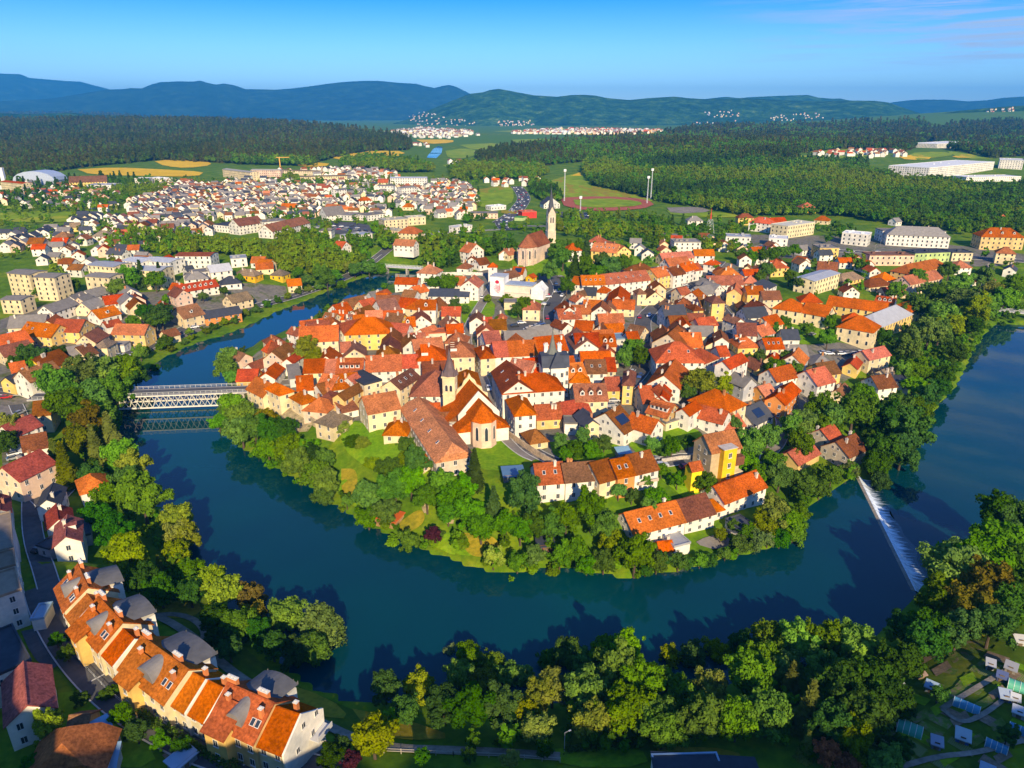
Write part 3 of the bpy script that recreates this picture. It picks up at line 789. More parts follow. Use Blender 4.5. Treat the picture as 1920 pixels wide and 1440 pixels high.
tile(1240, 470, 7.2, '''
g 20 117 440 87 9 5 o c
g 450 62 720 62 9 6 o w
h 570 172 720 192 9 6 r w
g 110 202 400 172 10 8 o w
g 165 332 328 302 10 8 p w
g 332 277 500 232 10 8 o w
g 422 270 560 250 9 7 r w
h 780 352 1110 352 14 8 o w c3 |white house with large bright orange hipped roof and three white chimneys
g 640 457 1113 452 11 5 o w
p 1120 425 1300 432 9 5 o b c0 |@pavilion:round wooden pavilion with orange cone roof
x 885 572 1080 587 16 7 o y
g 1165 582 1395 577 9 7 o y
s 1440 520 1560 460 8 8 d w |@public_building:narrow white modern wing with glass front and slanting slate roof
x 1120 230 1200 235 9 4 b c
x 1290 250 1380 250 9 4 b c
h 1490 232 1720 222 12 6 o y d1
x 1060 790 1225 792 10 3 b q k3
g 1150 902 1450 882 10 5 d w
x 1310 1090 1460 1050 10 4 d c
h 690 702 860 692 9 10 p y B2
h 440 802 570 792 8 6 p y
h 190 732 400 742 10 5 p c k2
g 270 592 400 572 8 6 o c
x 60 772 230 762 9 4 b c
g 520 652 600 602 9 6 o w
g 50 882 340 872 11 7 d w
x 390 962 520 1022 10 5 r k
f 525 1000 730 1000 8 5 o y
f 510 1042 690 1042 9 4 d w
x 725 1222 915 1232 11 8 p w
x 600 1282 790 1302 10 5 p c
g 230 1292 560 1292 12 6 o n c3
x 1000 980 1130 962 9 6 p w
g 1030 1130 1290 1140 11 6 p w
h 1040 1302 1330 1292 11 4 r y d2
g 1420 1322 1660 1312 9 6 r c k3
g 1650 1192 1870 1192 9 3.5 d w
g 1090 480 1300 700 1 1 d w
'''.replace('g 1090 480 1300 700 1 1 d w\n', ''), **TG)
tile(1120, 600, 7.2, '''
h 345 862 500 872 14 8 p y
x 740 300 1150 362 14 7 p s
g 720 170 800 330 10 6 p w
h 800 562 1440 562 16 8 r w c0 k2 |@public_building:white block under a huge bright red hipped roof in the old town
h 1442 580 1640 502 11 7 r w
g 1660 482 1790 472 8 5 r w
x 1590 600 1790 652 14 9 r w
h 870 722 1040 742 12 6 o w
g 830 640 670 860 12 6 r w
x 770 1062 960 1082 14 5 r w
g 690 930 570 1010 9 5 p w
g 620 1112 780 1102 11 5 r c
g 660 1232 940 1312 9 5 o n e4
f 930 1402 1160 1332 8 3 g c
x 1060 1232 1240 1282 9 6 o w
h 1235 1072 1745 1247 12 6 o c c1 |long cream house with bright orange hipped roof beside the walled yard
g 1290 1290 1690 1392 8 5 r w
''', **TG)
tile(940, 740, 4.8, '''
g 325 800 575 780 10 6 o w k2
g 580 780 870 755 9 6 b w
g 885 785 1045 742 10 6 b c
g 1050 742 1200 712 9 7 o o k2
g 1205 712 1415 662 10 6 b w B2
p 265 430 420 405 8 3 b c
f 570 265 690 265 6 4 g w
x 740 290 900 275 10 5 d c
g 1105 345 1225 275 14 5 b w S
''', **TG)
tile(1300, 580, 5.142, '''
x 680 482 800 502 8 3 r c
g 890 442 1110 442 9 4 g w
x 610 582 740 562 9 3 p y
h 1150 542 1370 547 11 3.5 g w
x 1440 547 1580 572 11 4 r y
x 1545 432 1700 482 14 6 r c
x 960 642 1200 732 10 6 r w
x 1090 560 1250 632 9 6 b y
x 690 872 885 917 18 6 r o |orange gabled house with red roof and white framed window
g 690 832 800 802 7 5 o o
g 590 1112 775 1022 11 3 d w S
g 290 1172 500 1112 9 4 o c
x 1310 802 1440 832 10 3.5 b c
''', **TG)
tile(1440, 460, 4, '''
f 830 1020 1060 1040 16 4 d w |low modern house with dark glass roof above the right river bank
x 700 1010 830 1072 9 5 b w
x 570 350 690 352 9 5 p w
g 800 422 940 442 8 4 r w d3
g 880 360 1040 352 8 3 r k
''', **TG)
tile(1160, 740, 3.84, '''
g 1295 502 1450 417 8 3 r n n |@barn:brick barn with plain red roof on the wooded bank
g 1660 447 1790 387 10 5 p s |@barn:old stone watermill with dark brown roof above the weir
g 1535 342 1620 302 9 5 r s |@barn:red roofed side wing joined to the old watermill
g 765 777 1065 657 9 5.5 o w |long white house with bright orange roof close to the lower river bank
s 690 842 760 822 4 3 o w
g 110 1002 478 907 10 4.5 o w k4 |long white house with orange roof nearest the river tip
g 482 907 695 847 10 4.5 p w
g 285 852 370 832 9 3 d w
f 770 902 885 982 5 3 d w n |@shelter:dark blue solar carport by the riverside houses
f 400 1102 515 1072 6 3 m w n |@shelter:pale metal canopy roof by the riverside houses
g 300 1122 395 1112 4 2.5 r n n |@shed:small red roofed shed on the river bank
''', **TG)
tile(440, 620, 7.2, '''
x 120 502 270 532 10 4 p w
x 60 402 240 352 11 5 b k
g 20 672 290 667 9 4 r q |chalet with red roof and bright yellow walls at the bridge head
x 315 642 540 642 12 6 o w |white gabled house with curved gable beside the bridge head
h 460 192 690 152 9 4 p c
g 370 252 480 312 9 4 r n
x 640 422 780 432 11 6 r w
s 740 642 900 622 9 4 g w
g 930 562 1213 552 10 6 o c
g 1217 562 1363 560 10 6 r w
g 1367 567 1720 562 11 6 o w e4
g 845 802 1060 782 10 6 o w
g 1100 762 1300 792 10 6 o w
g 1310 792 1690 742 10 6 o w k4
g 1690 782 1800 722 10 6 r w
h 600 862 800 802 10 7 o c
h 910 982 1120 922 9 5 o c
h 1080 962 1340 982 9 4 p c
x 1320 902 1475 932 14 6 b n
x 1040 782 1190 852 10 5 b w
h 920 1062 1240 1092 9 5 o k
h 1085 1217 1320 1292 9 6 t c B1
s 1450 1102 1670 1052 6 3 b w
''', **TG)
tile(600, 680, 4.8, '''
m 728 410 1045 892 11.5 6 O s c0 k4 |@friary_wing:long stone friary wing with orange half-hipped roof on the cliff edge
h 570 640 780 645 9 3.5 o c |small house with orange hipped roof and white buttress on the grassy cliff
s 890 930 1010 890 6 3 o c
h 1180 660 1235 655 9 4 b w
''', **TG)
# ---- west and south bank
WG = dict(name='house', cat='house', group='houses on the west bank')
tile(0, 500, 4, '''
b 250 75 405 82 12 14 g c |@apartment_block:cream apartment block with grey roof, nearest of the west bank blocks
b 50 45 215 60 12 14 g c |@apartment_block:cream apartment block joined by an orange stair wall
b 635 70 815 82 11 13 g c |@apartment_block:cream apartment block standing alone behind a tall tree
b 1000 25 1200 30 14 12 m c |@apartment_block:pale apartment block with metal roof beside conifers
b 0 245 150 250 10 8 g c
g 395 342 585 277 9 6 g w
g 590 262 680 227 9 5 g w
g 690 227 820 192 9 5 g w
x 905 282 1055 262 12 6 g w
x 910 222 1060 202 12 6 g w
g 1340 192 1640 142 9 5 r w d6
g 1265 167 1340 172 8 4 r c
g 1377 388 1535 350 13 6 b c d1
g 1540 387 1810 342 8 5 d o
g 745 387 905 347 10 4 o w d1
g 835 502 1080 507 10 6 o y |long pale yellow house with orange roof by the west river road
g 800 452 915 427 6 4 r w
g 5 612 245 557 12 5 o n
g 140 502 380 527 12 5 o y k2
g 380 482 590 487 12 6 r y
g 55 457 330 442 12 4 g c
g 340 772 540 697 12 6 b q
g 530 672 635 652 9 6 g k
g 640 672 735 642 10 6 b c
h 700 602 800 602 9 6 t c
x 100 832 225 862 13 8 b w
x 5 862 100 872 9 5 d y
g 90 792 200 772 8 5 r w
h 660 772 830 752 10 4 g c
g 245 1117 375 1102 10 7 b c |cream villa with brown roof left of the truss bridge
f 820 592 930 592 6 3 g w
g 1745 272 1895 237 10 5 t c
g 1250 527 1350 502 7 4 b c
h 1390 97 1560 82 10 5 g w
h 1660 132 1810 117 10 4 d w
h 1790 62 1900 52 10 4 t q
g 1580 42 1740 22 10 6 m w
''', **WG)
tile(540, 480, 7.2, '''
g 0 402 185 387 9 5 o c
h -245 250 -80 262 9 4 t q
g -430 120 -260 130 9 4 o c
''', **WG)
tile(0, 740, 4.234, '''
g 185 447 380 407 9 8 p w |white three-storey house with dark brown roof beside two conifers
x -40 300 110 330 10 6 R w
x -60 960 80 925 10 5 R w
x -60 642 150 682 12 7 R k
x 290 892 470 862 10 5 d w
x 370 1067 580 1012 9 4 R w
x 425 1202 640 1152 11 6 R w e1
h 640 782 870 722 10 5 o w |white villa with orange hipped roof and tall chimney among the bank trees
f 290 1202 390 1232 8 3 d g
f 600 1142 720 1112 10 3 d g n
''', **WG)
tile(0, 960, 3, '''
f 120 440 88 318 15 9 t w |@apartment_block:white flat-roofed block nearest the row of terraced houses
f 85 302 78 214 15 9 t w |@apartment_block:middle one of three white flat-roofed blocks at the left edge
f 74 204 58 5 15 9 t w |@apartment_block:longest white flat-roofed block at the left edge
f 175 840 70 640 14 7 d w |white house with roof terraces at the left edge
f 175 610 248 600 5 3 u w n
''', **WG)
tile(0, 1140, 4.8, '''
x 50 1052 490 882 12 6 R w |white gabled house with dark red roof and round balcony tower
m 370 1200 190 1560 12 4 o w |house with orange and dark brown roof at the lower left corner
s 850 1277 1050 1172 5 2.4 u w n |@shed:pale blue sheet-roofed garden shed below the terraced row
g 590 1177 755 1162 6 3 b n n
s 930 1460 1030 1440 4 2.4 u w n
''', **WG)
tile(1200, 1380, 3, '''
b 110 372 720 410 9 4 d w n |@hall:slate blue roof of a low hall at the bottom edge
f 105 268 480 256 5 3.5 u w n |@hall:pale blue flat roof beside the slate hall at the bottom edge
''', **WG)
# ---- north east and far districts
NG = dict(name='house', cat='house', group='houses of the north east quarter')
tile(1440, 460, 4, '''
b 350 267 540 207 12 9 m c |@apartment_block:cream apartment block with pale metal roof beside the courtyard complex
g 370 182 520 192 12 6 p w
h 1060 212 1350 152 12 8 o y
g 1070 292 1310 242 11 7 o k
p 850 262 965 252 9 5 o c
h 760 312 930 292 10 3.5 p c
h 560 272 720 242 10 3 t y
p 1410 167 1530 162 9 5 o w
x 1590 182 1680 192 10 5 d w
x 1765 182 1860 192 12 5 d w
h 1530 272 1710 257 10 3 p w
h 1715 52 1860 62 10 8 o c
f 765 77 1100 77 12 7 p k |@public_building:long peach building with dark brown flat roof
f 1105 62 1370 52 14 7 d e |@public_building:long pale green glass building with dark roof
f 1385 57 1540 57 14 6 d c
f 390 22 535 22 14 8 g y
g 920 1010 1000 985 9 3 t c
''', **NG)
tile(1200, 280, 5.333, '''
p 1605 582 1765 582 11 6 o q |bright yellow villa with orange pyramid roof at the forest edge
h 1090 722 1300 742 12 8 r w
g 1302 747 1480 737 12 7 r w
f 1480 772 1750 732 16 10 c c |@public_building:cream flat-roofed office block by the trees
f 860 872 1110 882 14 7 m w |@public_building:white office with a row of round windows
f 345 932 610 932 14 8 g w
h 480 712 630 712 10 5 g w
h 985 682 1140 682 9 7 p y
f 1290 892 1480 902 16 6 w w
f 1780 572 1920 582 10 4 m w
x 200 952 290 952 9 4 o c
''', **NG)
tile(1520, 280, 4.8, '''
f 285 752 520 772 14 9 w w |@public_building:white cube building with dark glass front
h 690 762 1260 787 16 9 g w c2 |@hospital:long white hospital with grey hipped roof and a row of dark windows
f 650 737 1220 742 14 9 g w
h 1540 782 1930 792 16 10 o n d3 |@public_building:ochre school with orange roof and grey end wall at the right edge
p 1680 627 1785 632 9 4 r w
x 700 642 770 652 8 4 g w
h 30 632 160 642 10 4 o c
''', **NG)
tile(800, 300, 4.8, '''
g 1480 812 1705 832 12 9 o y k5 c3
x 1710 832 1840 822 22 9 o y |@public_building:pale yellow provost house with white gable beside the hilltop church
p 1265 812 1395 807 9 8 o w
f 860 472 990 467 14 6 r r n |@shop:bright red box-shaped shop beside the main road
f 790 517 860 522 10 3 e e n |@shop:small bright green flat building beside the red shop
x 1055 397 1200 392 14 5 d w
f 580 422 715 412 12 4 w w
f 395 482 640 482 14 5 g k
h 1450 732 1590 742 10 5 o w
x 650 847 745 850 9 4 o w
f 270 610 410 590 10 5 w w
''', **NG)
FG = dict(name='house', cat='house', group='houses of the northern suburb')
tile(400, 300, 4.8, '''
h 1660 652 1840 662 12 8 o c
g 1620 762 1800 772 10 5 o w
f 1540 547 1750 532 16 8 c c |@public_building:cream school block with rows of windows beside the river woods
f 1752 522 1910 512 12 7 c c
f 1530 622 1660 642 10 3 c c
f 1215 692 1430 662 12 5 m w
x 1155 792 1240 772 9 5 r w
f 1060 492 1260 502 20 5 g w
f 1265 502 1385 502 20 4 d w
f 1390 502 1550 482 16 5 g w
x 950 482 1020 502 20 5 g w
f 0 582 200 602 20 6 d w |@hall:long low dark-roofed hall behind the west woods
g 230 592 450 560 14 8 p w
f 460 562 660 542 14 9 g w
g 530 642 870 562 14 6 p w
f 950 642 1060 642 12 6 g w
b 1480 232 1620 232 12 10 g w
b 1695 252 1830 242 12 12 g w
g 1480 202 1570 202 12 9 r c
b 1110 272 1200 262 10 9 g w
b 80 82 330 112 14 12 c c |@apartment_block:long cream apartment range at the far upper left of the suburb
b 335 90 600 92 14 10 c k
b 780 152 1240 142 14 7 t c
b 610 92 950 102 12 7 t c
b 1590 162 1920 162 14 12 m w |@apartment_block:long white apartment range right of the suburb
f 155 892 300 882 12 6 m w
g 335 922 455 922 9 4 o w
g 385 982 540 972 9 4 o c
h 225 1032 370 1042 9 4 t q
g 605 420 730 425 9 5 o c
g 1000 425 1170 440 9 5 o w
x 1190 375 1290 375 9 6 d w
h 1310 365 1430 360 9 5 r w
h 1385 410 1475 410 9 4 b w
h 1700 420 1800 420 9 4 o c
''', **FG)
tile(0, 300, 4.8, '''
b 785 942 1020 962 14 10 m c
b 1100 902 1268 922 14 9 m w
b 1272 902 1520 922 14 9 m w
b 1575 862 1890 862 14 9 p w
g 1010 802 1110 812 9 4 d w
g 950 842 1090 852 9 4 d w
h 480 692 610 692 9 6 b y
g 240 752 380 752 10 5 b k
g 450 752 590 752 10 5 r c
g 1030 672 1160 667 9 4 r w
h 830 682 980 682 10 5 t w
f 770 227 1010 227 25 6 m w |@hall:wide white industrial hall with metal roof at the left fields
g 620 202 960 192 20 8 b y
b 0 192 200 212 12 12 r c
f 1210 167 1330 167 14 8 w w
f 1345 160 1470 170 14 7 w w
g 630 605 720 600 9 4 t y
f 1740 1020 1900 1000 10 6 g w
f 1650 1045 1760 1040 9 5 g w
g 1690 1010 1760 1000 9 5 d w
f 840 1040 960 1050 9 4 g w
g 1330 960 1420 958 8 4 g w
''', **FG)
tile(1440, 120, 4, '''
f 1210 780 1700 735 60 14 w w |@factory:long white factory with blue end wall beyond the right forest
f 1740 720 1920 725 60 14 w w
f 1270 600 1520 585 60 12 w w
f 1490 850 1900 845 30 6 w w
''', **FG)
# ------------------------------------------------------------------ trees
def crown_broad(seed, n=2600, size=.13, oval=1.0, clumps=22, droop=0.0):
    """crown of leaf faces gathered in clumps; unit radius, centre at the origin"""
    g = np.random.default_rng(seed); C = []
    while len(C) < clumps:
        p = g.normal(size=3); p /= np.linalg.norm(p); r = .40+.52*g.random()
        if p[2] < -.55: continue
        C.append((p*r*np.array([1, 1, oval])*(1+.12*g.normal()), .12+.18*g.random()))
    C.append((np.zeros(3), .55))
    w = np.array([c[1]**2 for c in C]); k = g.choice(len(C), n, p=w/w.sum())
    cen = np.array([C[i][0] for i in k]); rad = np.array([C[i][1] for i in k])
    d = g.normal(size=(n, 3)); d[:, 2] += .25; d /= np.linalg.norm(d, axis=1)[:, None]
    pos = cen+d*rad[:, None]*(.60+.52*g.random(n))[:, None]
    if droop: pos[:, 2] -= droop*np.maximum(0, np.hypot(pos[:, 0], pos[:, 1])-.45)*g.random(n)*2
    nrm = d*.9+g.normal(size=(n, 3))*.55+pos*.35; nrm /= np.linalg.norm(nrm, axis=1)[:, None]
    return leaf_mesh(g, pos, nrm, size)
def leaf_mesh(g, pos, nrm, size, name='crown', stretch=1.35):
    n = len(pos); t = np.cross(nrm, g.normal(size=(n, 3))); t /= np.linalg.norm(t, axis=1)[:, None]+1e-9; b = np.cross(nrm, t)
    s = size*(.6+.8*g.random(n))[:, None]
    v = np.stack([pos-t*s*stretch*.5, pos+b*s*.5-nrm*s*.12, pos+t*s*stretch*.5, pos-b*s*.5-nrm*s*.12], 1).reshape(-1, 3)
    me = bpy.data.meshes.new(name); me.vertices.add(4*n); me.vertices.foreach_set('co', v.astype(np.float32).ravel())
    me.loops.add(4*n); me.polygons.add(n); me.loops.foreach_set('vertex_index', np.arange(4*n, dtype=np.int32)); me.polygons.foreach_set('loop_start', np.arange(0, 4*n, 4, dtype=np.int32))
    me.update(calc_edges=True); me.materials.append(MAT['leaves']); return me
def crown_conifer(seed, tiers=15, n=1900, size=.10, spread=.40):
    """whorls of drooping branches; unit height"""
    g = np.random.default_rng(seed); P = []; Nn = []
    for i in range(tiers):
        f = i/(tiers-1); z = .06+.92*f; r = spread*(1-f)**.85+.015; m = int(13-7*f)
        for k in range(m):
            a = 2*math.pi*(k+g.random()*.7)/m+i*1.1; L = r*(.75+.4*g.random()); q = max(3, int(n/tiers/m*(1.7-1.2*f)))
            for _ in range(q):
                t = g.random()**.7; w = (1-t*.6)*.055*(1.3-f); o_ = g.normal()*w
                x = math.cos(a)*L*t-math.sin(a)*o_; y = math.sin(a)*L*t+math.cos(a)*o_
                P.append((x, y, z-.10*t*t*(1-f*.4)*spread/.4-.04*t+g.normal()*.008)); Nn.append((math.cos(a)*.45+g.normal()*.35, math.sin(a)*.45+g.normal()*.35, .85))
    P = np.array(P); Nn = np.array(Nn); Nn /= np.linalg.norm(Nn, axis=1)[:, None]
    return leaf_mesh(g, P, Nn, size*.62, stretch=1.7)
def trunk_mesh(seed, conifer=False):
    g = random.Random(seed); mb = MB()
    if conifer: mb.tube([(0,0,-.06),(0,0,.4),(.004,0,.97)], [.022,.015,.003], 6)
    else:
        mb.tube([(0,0,-.12),(.01,.01,.18),(.0,.02,.40),(.02,0,.62)], [.040,.028,.022,.012], 7)
        for k in range(5):
            a = k*1.26+g.random(); z = .26+.06*k; mb.tube([(0,0.01,z),(math.cos(a)*.10,math.sin(a)*.10,z+.12),(math.cos(a)*.22,math.sin(a)*.22,z+.27)], [.016,.011,.004], 5)
    return mb.mesh('trunk', 'bark')
BROAD = [crown_broad(10+i, 6500, .098, (1.0, 1.12, .9, 1.25, 1.05, .95, 1.4, .8)[i], (52, 64, 46, 60, 70, 56, 48, 76)[i]) for i in range(8)]
WILLOW = [crown_broad(40+i, 5500, .10, 1.1, 60, .5) for i in range(2)]
SMALL = [crown_broad(60+i, 900, .22, 1.0, 12) for i in range(4)]
CONIF = [crown_conifer(80+i, 16, 2300, .085, (.30, .26, .22)[i]) for i in range(3)]
TRUNK = [trunk_mesh(i) for i in range(3)]; CTRUNK = trunk_mesh(9, True)
LEAF = dict(g=(.09, .21, .006), k=(.045, .125, .008), y=(.22, .28, .006), l=(.125, .25, .008), w=(.15, .22, .06), p=(.085, .020, .035), o=(.30, .075, .008), a=(.20, .165, .010), c=(.055, .115, .012), C=(.13, .155, .010), b=(.075, .165, .006), B=(.14, .20, .008), v=(.18, .25, .012))
LN = dict(g='green', k='dark green', y='yellow green', l='light green', w='silvery', p='purple leaved', o='rust red', a='olive brown', c='dark', C='yellowish', b='green', B='light green', v='pale birch-like')
TREES = []
def tree(px, py, r, kind):
    z = 0; rad = 4.0
    conif = kind in 'cC'; bush = kind in 'bB'
    for _ in range(4):
        hc = rad*(.75 if bush else 1.35) if not conif else rad*1.25
        x, y, g0 = at(px, py, hc); dist = math.hypot(math.hypot(x, y), H-g0); rad = r*dist/F
    c = vary(LEAF[kind], .16)
    if conif:
        h = rad*2*1.55
        root = link('conifer', None, loc=(x, y, g0), rotz=rnd.uniform(0, 6.28))
        link('trunk', CTRUNK, root, (.09, .06, .04), scale=(h, h, h)); link('crown', rnd.choice(CONIF), root, c, scale=(h*rnd.uniform(.9, 1.15),)*2+(h,))
        thing(root, 'conifer', f"{LN[kind]} conifer", px, py, 'conifers')
    elif bush:
        root = link('bush', None, loc=(x, y, g0), rotz=rnd.uniform(0, 6.28))
        me = rnd.choice(SMALL if r < 14 else BROAD)
        link('foliage', me, root, c, loc=(0, 0, rad*.7), scale=(rad*.92, rad*.92, rad*.8))
        mb = MB(); link('stem', TRUNK[0], root, (.1, .07, .05), scale=(rad*1.4,)*3)
        thing(root, 'bush', f"{LN[kind]} bush", px, py, 'bushes')
    else:
        root = link('broadleaf_tree', None, loc=(x, y, g0), rotz=rnd.uniform(0, 6.28)); h = rad*2.35
        link('trunk', rnd.choice(TRUNK), root, (.10, .075, .055), scale=(h, h, h))
        me = rnd.choice(WILLOW) if kind == 'w' else rnd.choice(SMALL if r < 9 else BROAD)
        s = rad*(1.02 if rad > 2.6 else .92); link('crown', me, root, c, loc=(0, 0, rad*1.35), scale=(s*rnd.uniform(.94, 1.06), s*rnd.uniform(.94, 1.06), s*rnd.uniform(.92, 1.1)))
        sz = 'big ' if rad > 6.5 else 'small ' if rad < 3 else ''
        thing(root, 'tree', f"{sz}{LN[kind]} tree", px, py, 'broadleaf trees')
    TREES.append((x, y, rad))
def trees(kind, text, k=1.0):
    for t in text.split(';'):
        p = t.split()
        if not p: continue
        tree(float(p[0]), float(p[1]), float(p[2])*k, p[3] if len(p) > 3 else kind)
# left bank, bridge to the terraced row
trees('g', '105 722 30;150 708 30 l;190 700 28 l;232 692 26 l;252 705 22 k;128 756 30;175 742 30;215 736 28;196 778 26;165 800 28 a;152 826 28 y;178 842 24 C;208 822 26 C;106 866 22 C;122 880 26 C;228 852 26 l;252 874 26 y;238 900 22;266 935 38 l;330 970 30 y;338 1000 26 y;238 1035 32 y;332 1040 24 y;300 1066 14 C;348 1012 24 y;268 1084 28 k;214 1000 26 k;180 968 22 k;300 1108 26 k;352 1068 22;390 1090 28 y;420 1112 30 y;468 1122 26 a;474 1152 22 a;402 1160 26 k;440 1168 28;535 1156 31 l;606 1176 40 w;582 1218 34;556 1226 26 k;404 1196 20 k;200 935 24 l;170 890 20 k;355 1110 24 k;480 1180 22 k;510 1210 24 k;430 1215 22 k')
# near bank at the bottom
trees('y', '700 1378 38;722 1288 27 k;786 1282 28;842 1222 16 w;880 1232 26 l;920 1242 24 l;862 1268 28 l;905 1276 26;952 1268 24 l;885 1328 38 k;832 1322 32 k;940 1330 34 k;985 1272 22 l;1012 1308 28;1036 1290 32;985 1332 26;1005 1362 26;1066 1226 28 g;1090 1240 24 g;1132 1222 28 l;1176 1216 30 l;1100 1292 42 l;1152 1268 42 l;1172 1328 44 l;1112 1350 36;1205 1282 40 l;1218 1340 36 l;1256 1232 22;1272 1300 34 l;1244 1366 34 l;1312 1348 38 l;1332 1290 32;1346 1222 24;1402 1268 40 l;1450 1204 40 l;1502 1208 38 l;1432 1240 32 l;1552 1200 36 l;1604 1208 36 l;1640 1222 22 g;1482 1285 26 C;1516 1335 34 C;1440 1338 36 l;1382 1350 34 l;1582 1290 40 k;1622 1338 40 k;1640 1276 38 k;1562 1362 34 k;1690 1240 34 k;1732 1204 30 k;1660 1310 34 k;1540 1260 30 l;1470 1250 30 l;760 1330 26 k;1300 1230 26 k;1390 1215 26 k;1030 1240 22 k')
trees('l', '1790 1068 46;1832 1052 44;1762 1122 36;1852 1102 40 a;1822 1142 34 a;1888 1020 40 g;1876 968 36 k;1908 1060 36 g;1862 1172 32 k;1752 1180 30 k;1902 1140 34 k;1800 1180 30 k;1905 985 34 k;1700 1180 28 k;1512 1402 19 C;1552 1412 22 o;1588 1430 20 o;1604 1386 32 v;1690 1402 22 k;1662 1430 26;1640 1425 18 g;1890 1380 16 k;956 1424 17 y;880 1416 14 k;1020 1405 16 k;790 1420 16 k;640 1400 20 k;620 1425 24 k;660 1425 20 p;1700 1330 18 k;1760 1300 14 k;1640 1370 22 k')
trees('g', '125 1225 13;228 1340 19;96 1366 24 y;300 1392 15;220 1290 12 b;255 1370 20 k;60 1440 20 k;150 1310 14 b;340 1400 16 k;200 1300 14 b;105 1200 12 k;130 1190 10 b')
# peninsula
trees('g', '430 668 20 l;424 690 20 l;434 708 14;410 792 17;440 762 26 l;458 780 30 l;452 806 26;478 800 28;500 785 22 a;508 815 26 k;530 806 24 k;502 842 22 l;540 842 28 l;560 868 26 l;592 890 26 l;575 838 18;612 905 26 l;606 932 20;660 828 18 b;640 800 16 B;690 926 28;722 958 26;690 972 24 l;740 912 30;730 880 24;770 900 30;782 868 26 k;766 1016 19 l;812 1004 17 p;760 832 20 b;800 932 26;832 908 26;852 930 28;890 884 26 c;926 950 24 c;985 930 34 k;882 962 30;902 988 28;870 920 22;950 982 26;976 994 24;1006 986 24;1032 992 26;1062 970 28;1108 958 32;1132 985 30;1080 1030 24;1050 1046 22;970 1052 20;925 1048 20 y;1192 1040 36 l;1150 1018 24 y;1132 1052 22;1100 1058 20;1232 1056 20;1002 1040 20;650 940 12;700 870 20 B;760 860 18 B;610 860 18;585 860 20 k;820 1000 14 b;840 960 22;680 830 16 B')
trees('g', '575 652 20 y;590 672 18 y;560 670 16 y;600 690 14;1186 652 20;1172 668 18;1200 668 18;1312 716 27 y;1356 726 17 y;1290 736 16;1345 745 14;985 576 16;936 604 12;972 580 13;950 560 14 B;915 560 12 B;852 572 14 b;870 580 14 b;840 530 18;815 530 14;1100 500 17;1055 482 20;1085 465 16;1078 500 16 c;1120 512 18;1145 500 20;1170 492 15;1130 490 18;1030 510 17;1062 536 15;1046 470 17;1100 470 16 c;1215 492 10;1080 845 18;1052 832 16;1110 850 18;1132 832 18;1092 820 16;1060 852 16;1222 832 16;1260 836 18;1290 828 14;1245 850 12 b;1345 880 14 b;1325 905 20;1270 900 16;1240 880 14;1210 900 14;1230 930 20;1215 950 18;1160 920 16;1185 930 14')
trees('g', '1557 603 13;1552 634 16;1514 616 12;1470 604 12;1452 614 10;1452 690 18;1490 692 16;1425 668 12;1440 640 12;1476 668 12;1408 832 28;1440 818 20;1400 868 20;1422 885 20;1462 892 24;1508 908 22;1538 916 16;1560 892 18 l;1592 880 14 w;1500 792 26 l;1540 762 24;1540 798 20 l;1502 832 24 l;1482 806 22 l;1602 770 34;1562 782 26;1622 742 22 l;1682 762 24;1702 802 34 k;1662 792 28 k;1722 772 22;1642 868 24 k;1692 852 28 k;1660 840 26 k;1450 860 18;1380 800 14;1650 905 16 k')
trees('l', '1722 572 26;1762 548 22;1772 592 30;1802 562 26;1832 582 24 y;1742 622 30;1702 652 26;1762 624 26;1786 612 24 y;1742 544 20;1802 532 20;1862 546 22 y;1884 560 20;1842 522 20 g;1902 532 20;1722 692 24;1692 692 20;1772 702 22 k;1766 728 20 k;1792 662 20 k;1656 630 18 k;1712 722 20;1740 745 20 k;1820 610 22 k;1680 545 18;1720 520 18 g;1780 505 16 g;1600 570 14 g;1560 520 12 g;1850 575 22', .84)
trees('l', '1456 966 28 y;1480 982 28;1432 982 22 y;1488 1000 22;1422 1012 18 w;1386 1022 18;1352 1002 14 y;1312 1052 16 g;1272 1052 18 g;1242 1048 16 k;1332 1052 16 k;1290 1060 14 k;1462 1010 20 k;1500 960 18;1440 1010 14 w;1210 1070 14 k;1360 1040 14 g;1400 1000 16 g;1375 985 12 g')
trees('b', '470 700 8;480 680 8;510 655 9;540 640 9;560 620 8;580 600 9;600 590 9;615 575 9;630 565 8;650 555 8;700 545 8;720 535 9;250 668 9 B;275 655 9 B;300 650 10;320 655 9 B;345 640 8;360 632 8 B;385 620 10 B;400 612 10;420 602 10 B;440 600 10;460 585 10 B;480 578 11;500 570 10;520 562 10;540 555 10 B;560 545 10;580 540 10 B;600 535 12;290 690 9 k;310 640 14;262 660 12 l;355 620 8 l;440 640 8;455 655 8')
trees('g', '612 522 16;600 510 15;628 518 13;655 500 12 y;665 505 13;692 502 17;710 505 14;640 535 9;575 525 12;560 510 11;1010 545 10;1320 530 9;1390 478 11;1408 482 11;1428 480 11;1448 476 12;1468 472 12;1490 468 12;1440 505 14;1425 520 11;1480 520 12;1500 530 12;1512 515 10;1340 500 9;300 590 22 k;290 600 18;250 605 14;270 585 14 k;220 540 16 l;240 520 18;140 535 10;68 545 8;92 550 8;290 525 16;265 520 16 c;300 520 14 c;310 560 8;80 670 18 k;50 665 16 k;110 660 14 k;30 680 14 k;60 690 12;100 690 10;20 800 22 y;10 830 18 k;420 545 8;450 520 8;470 560 8;380 555 9')
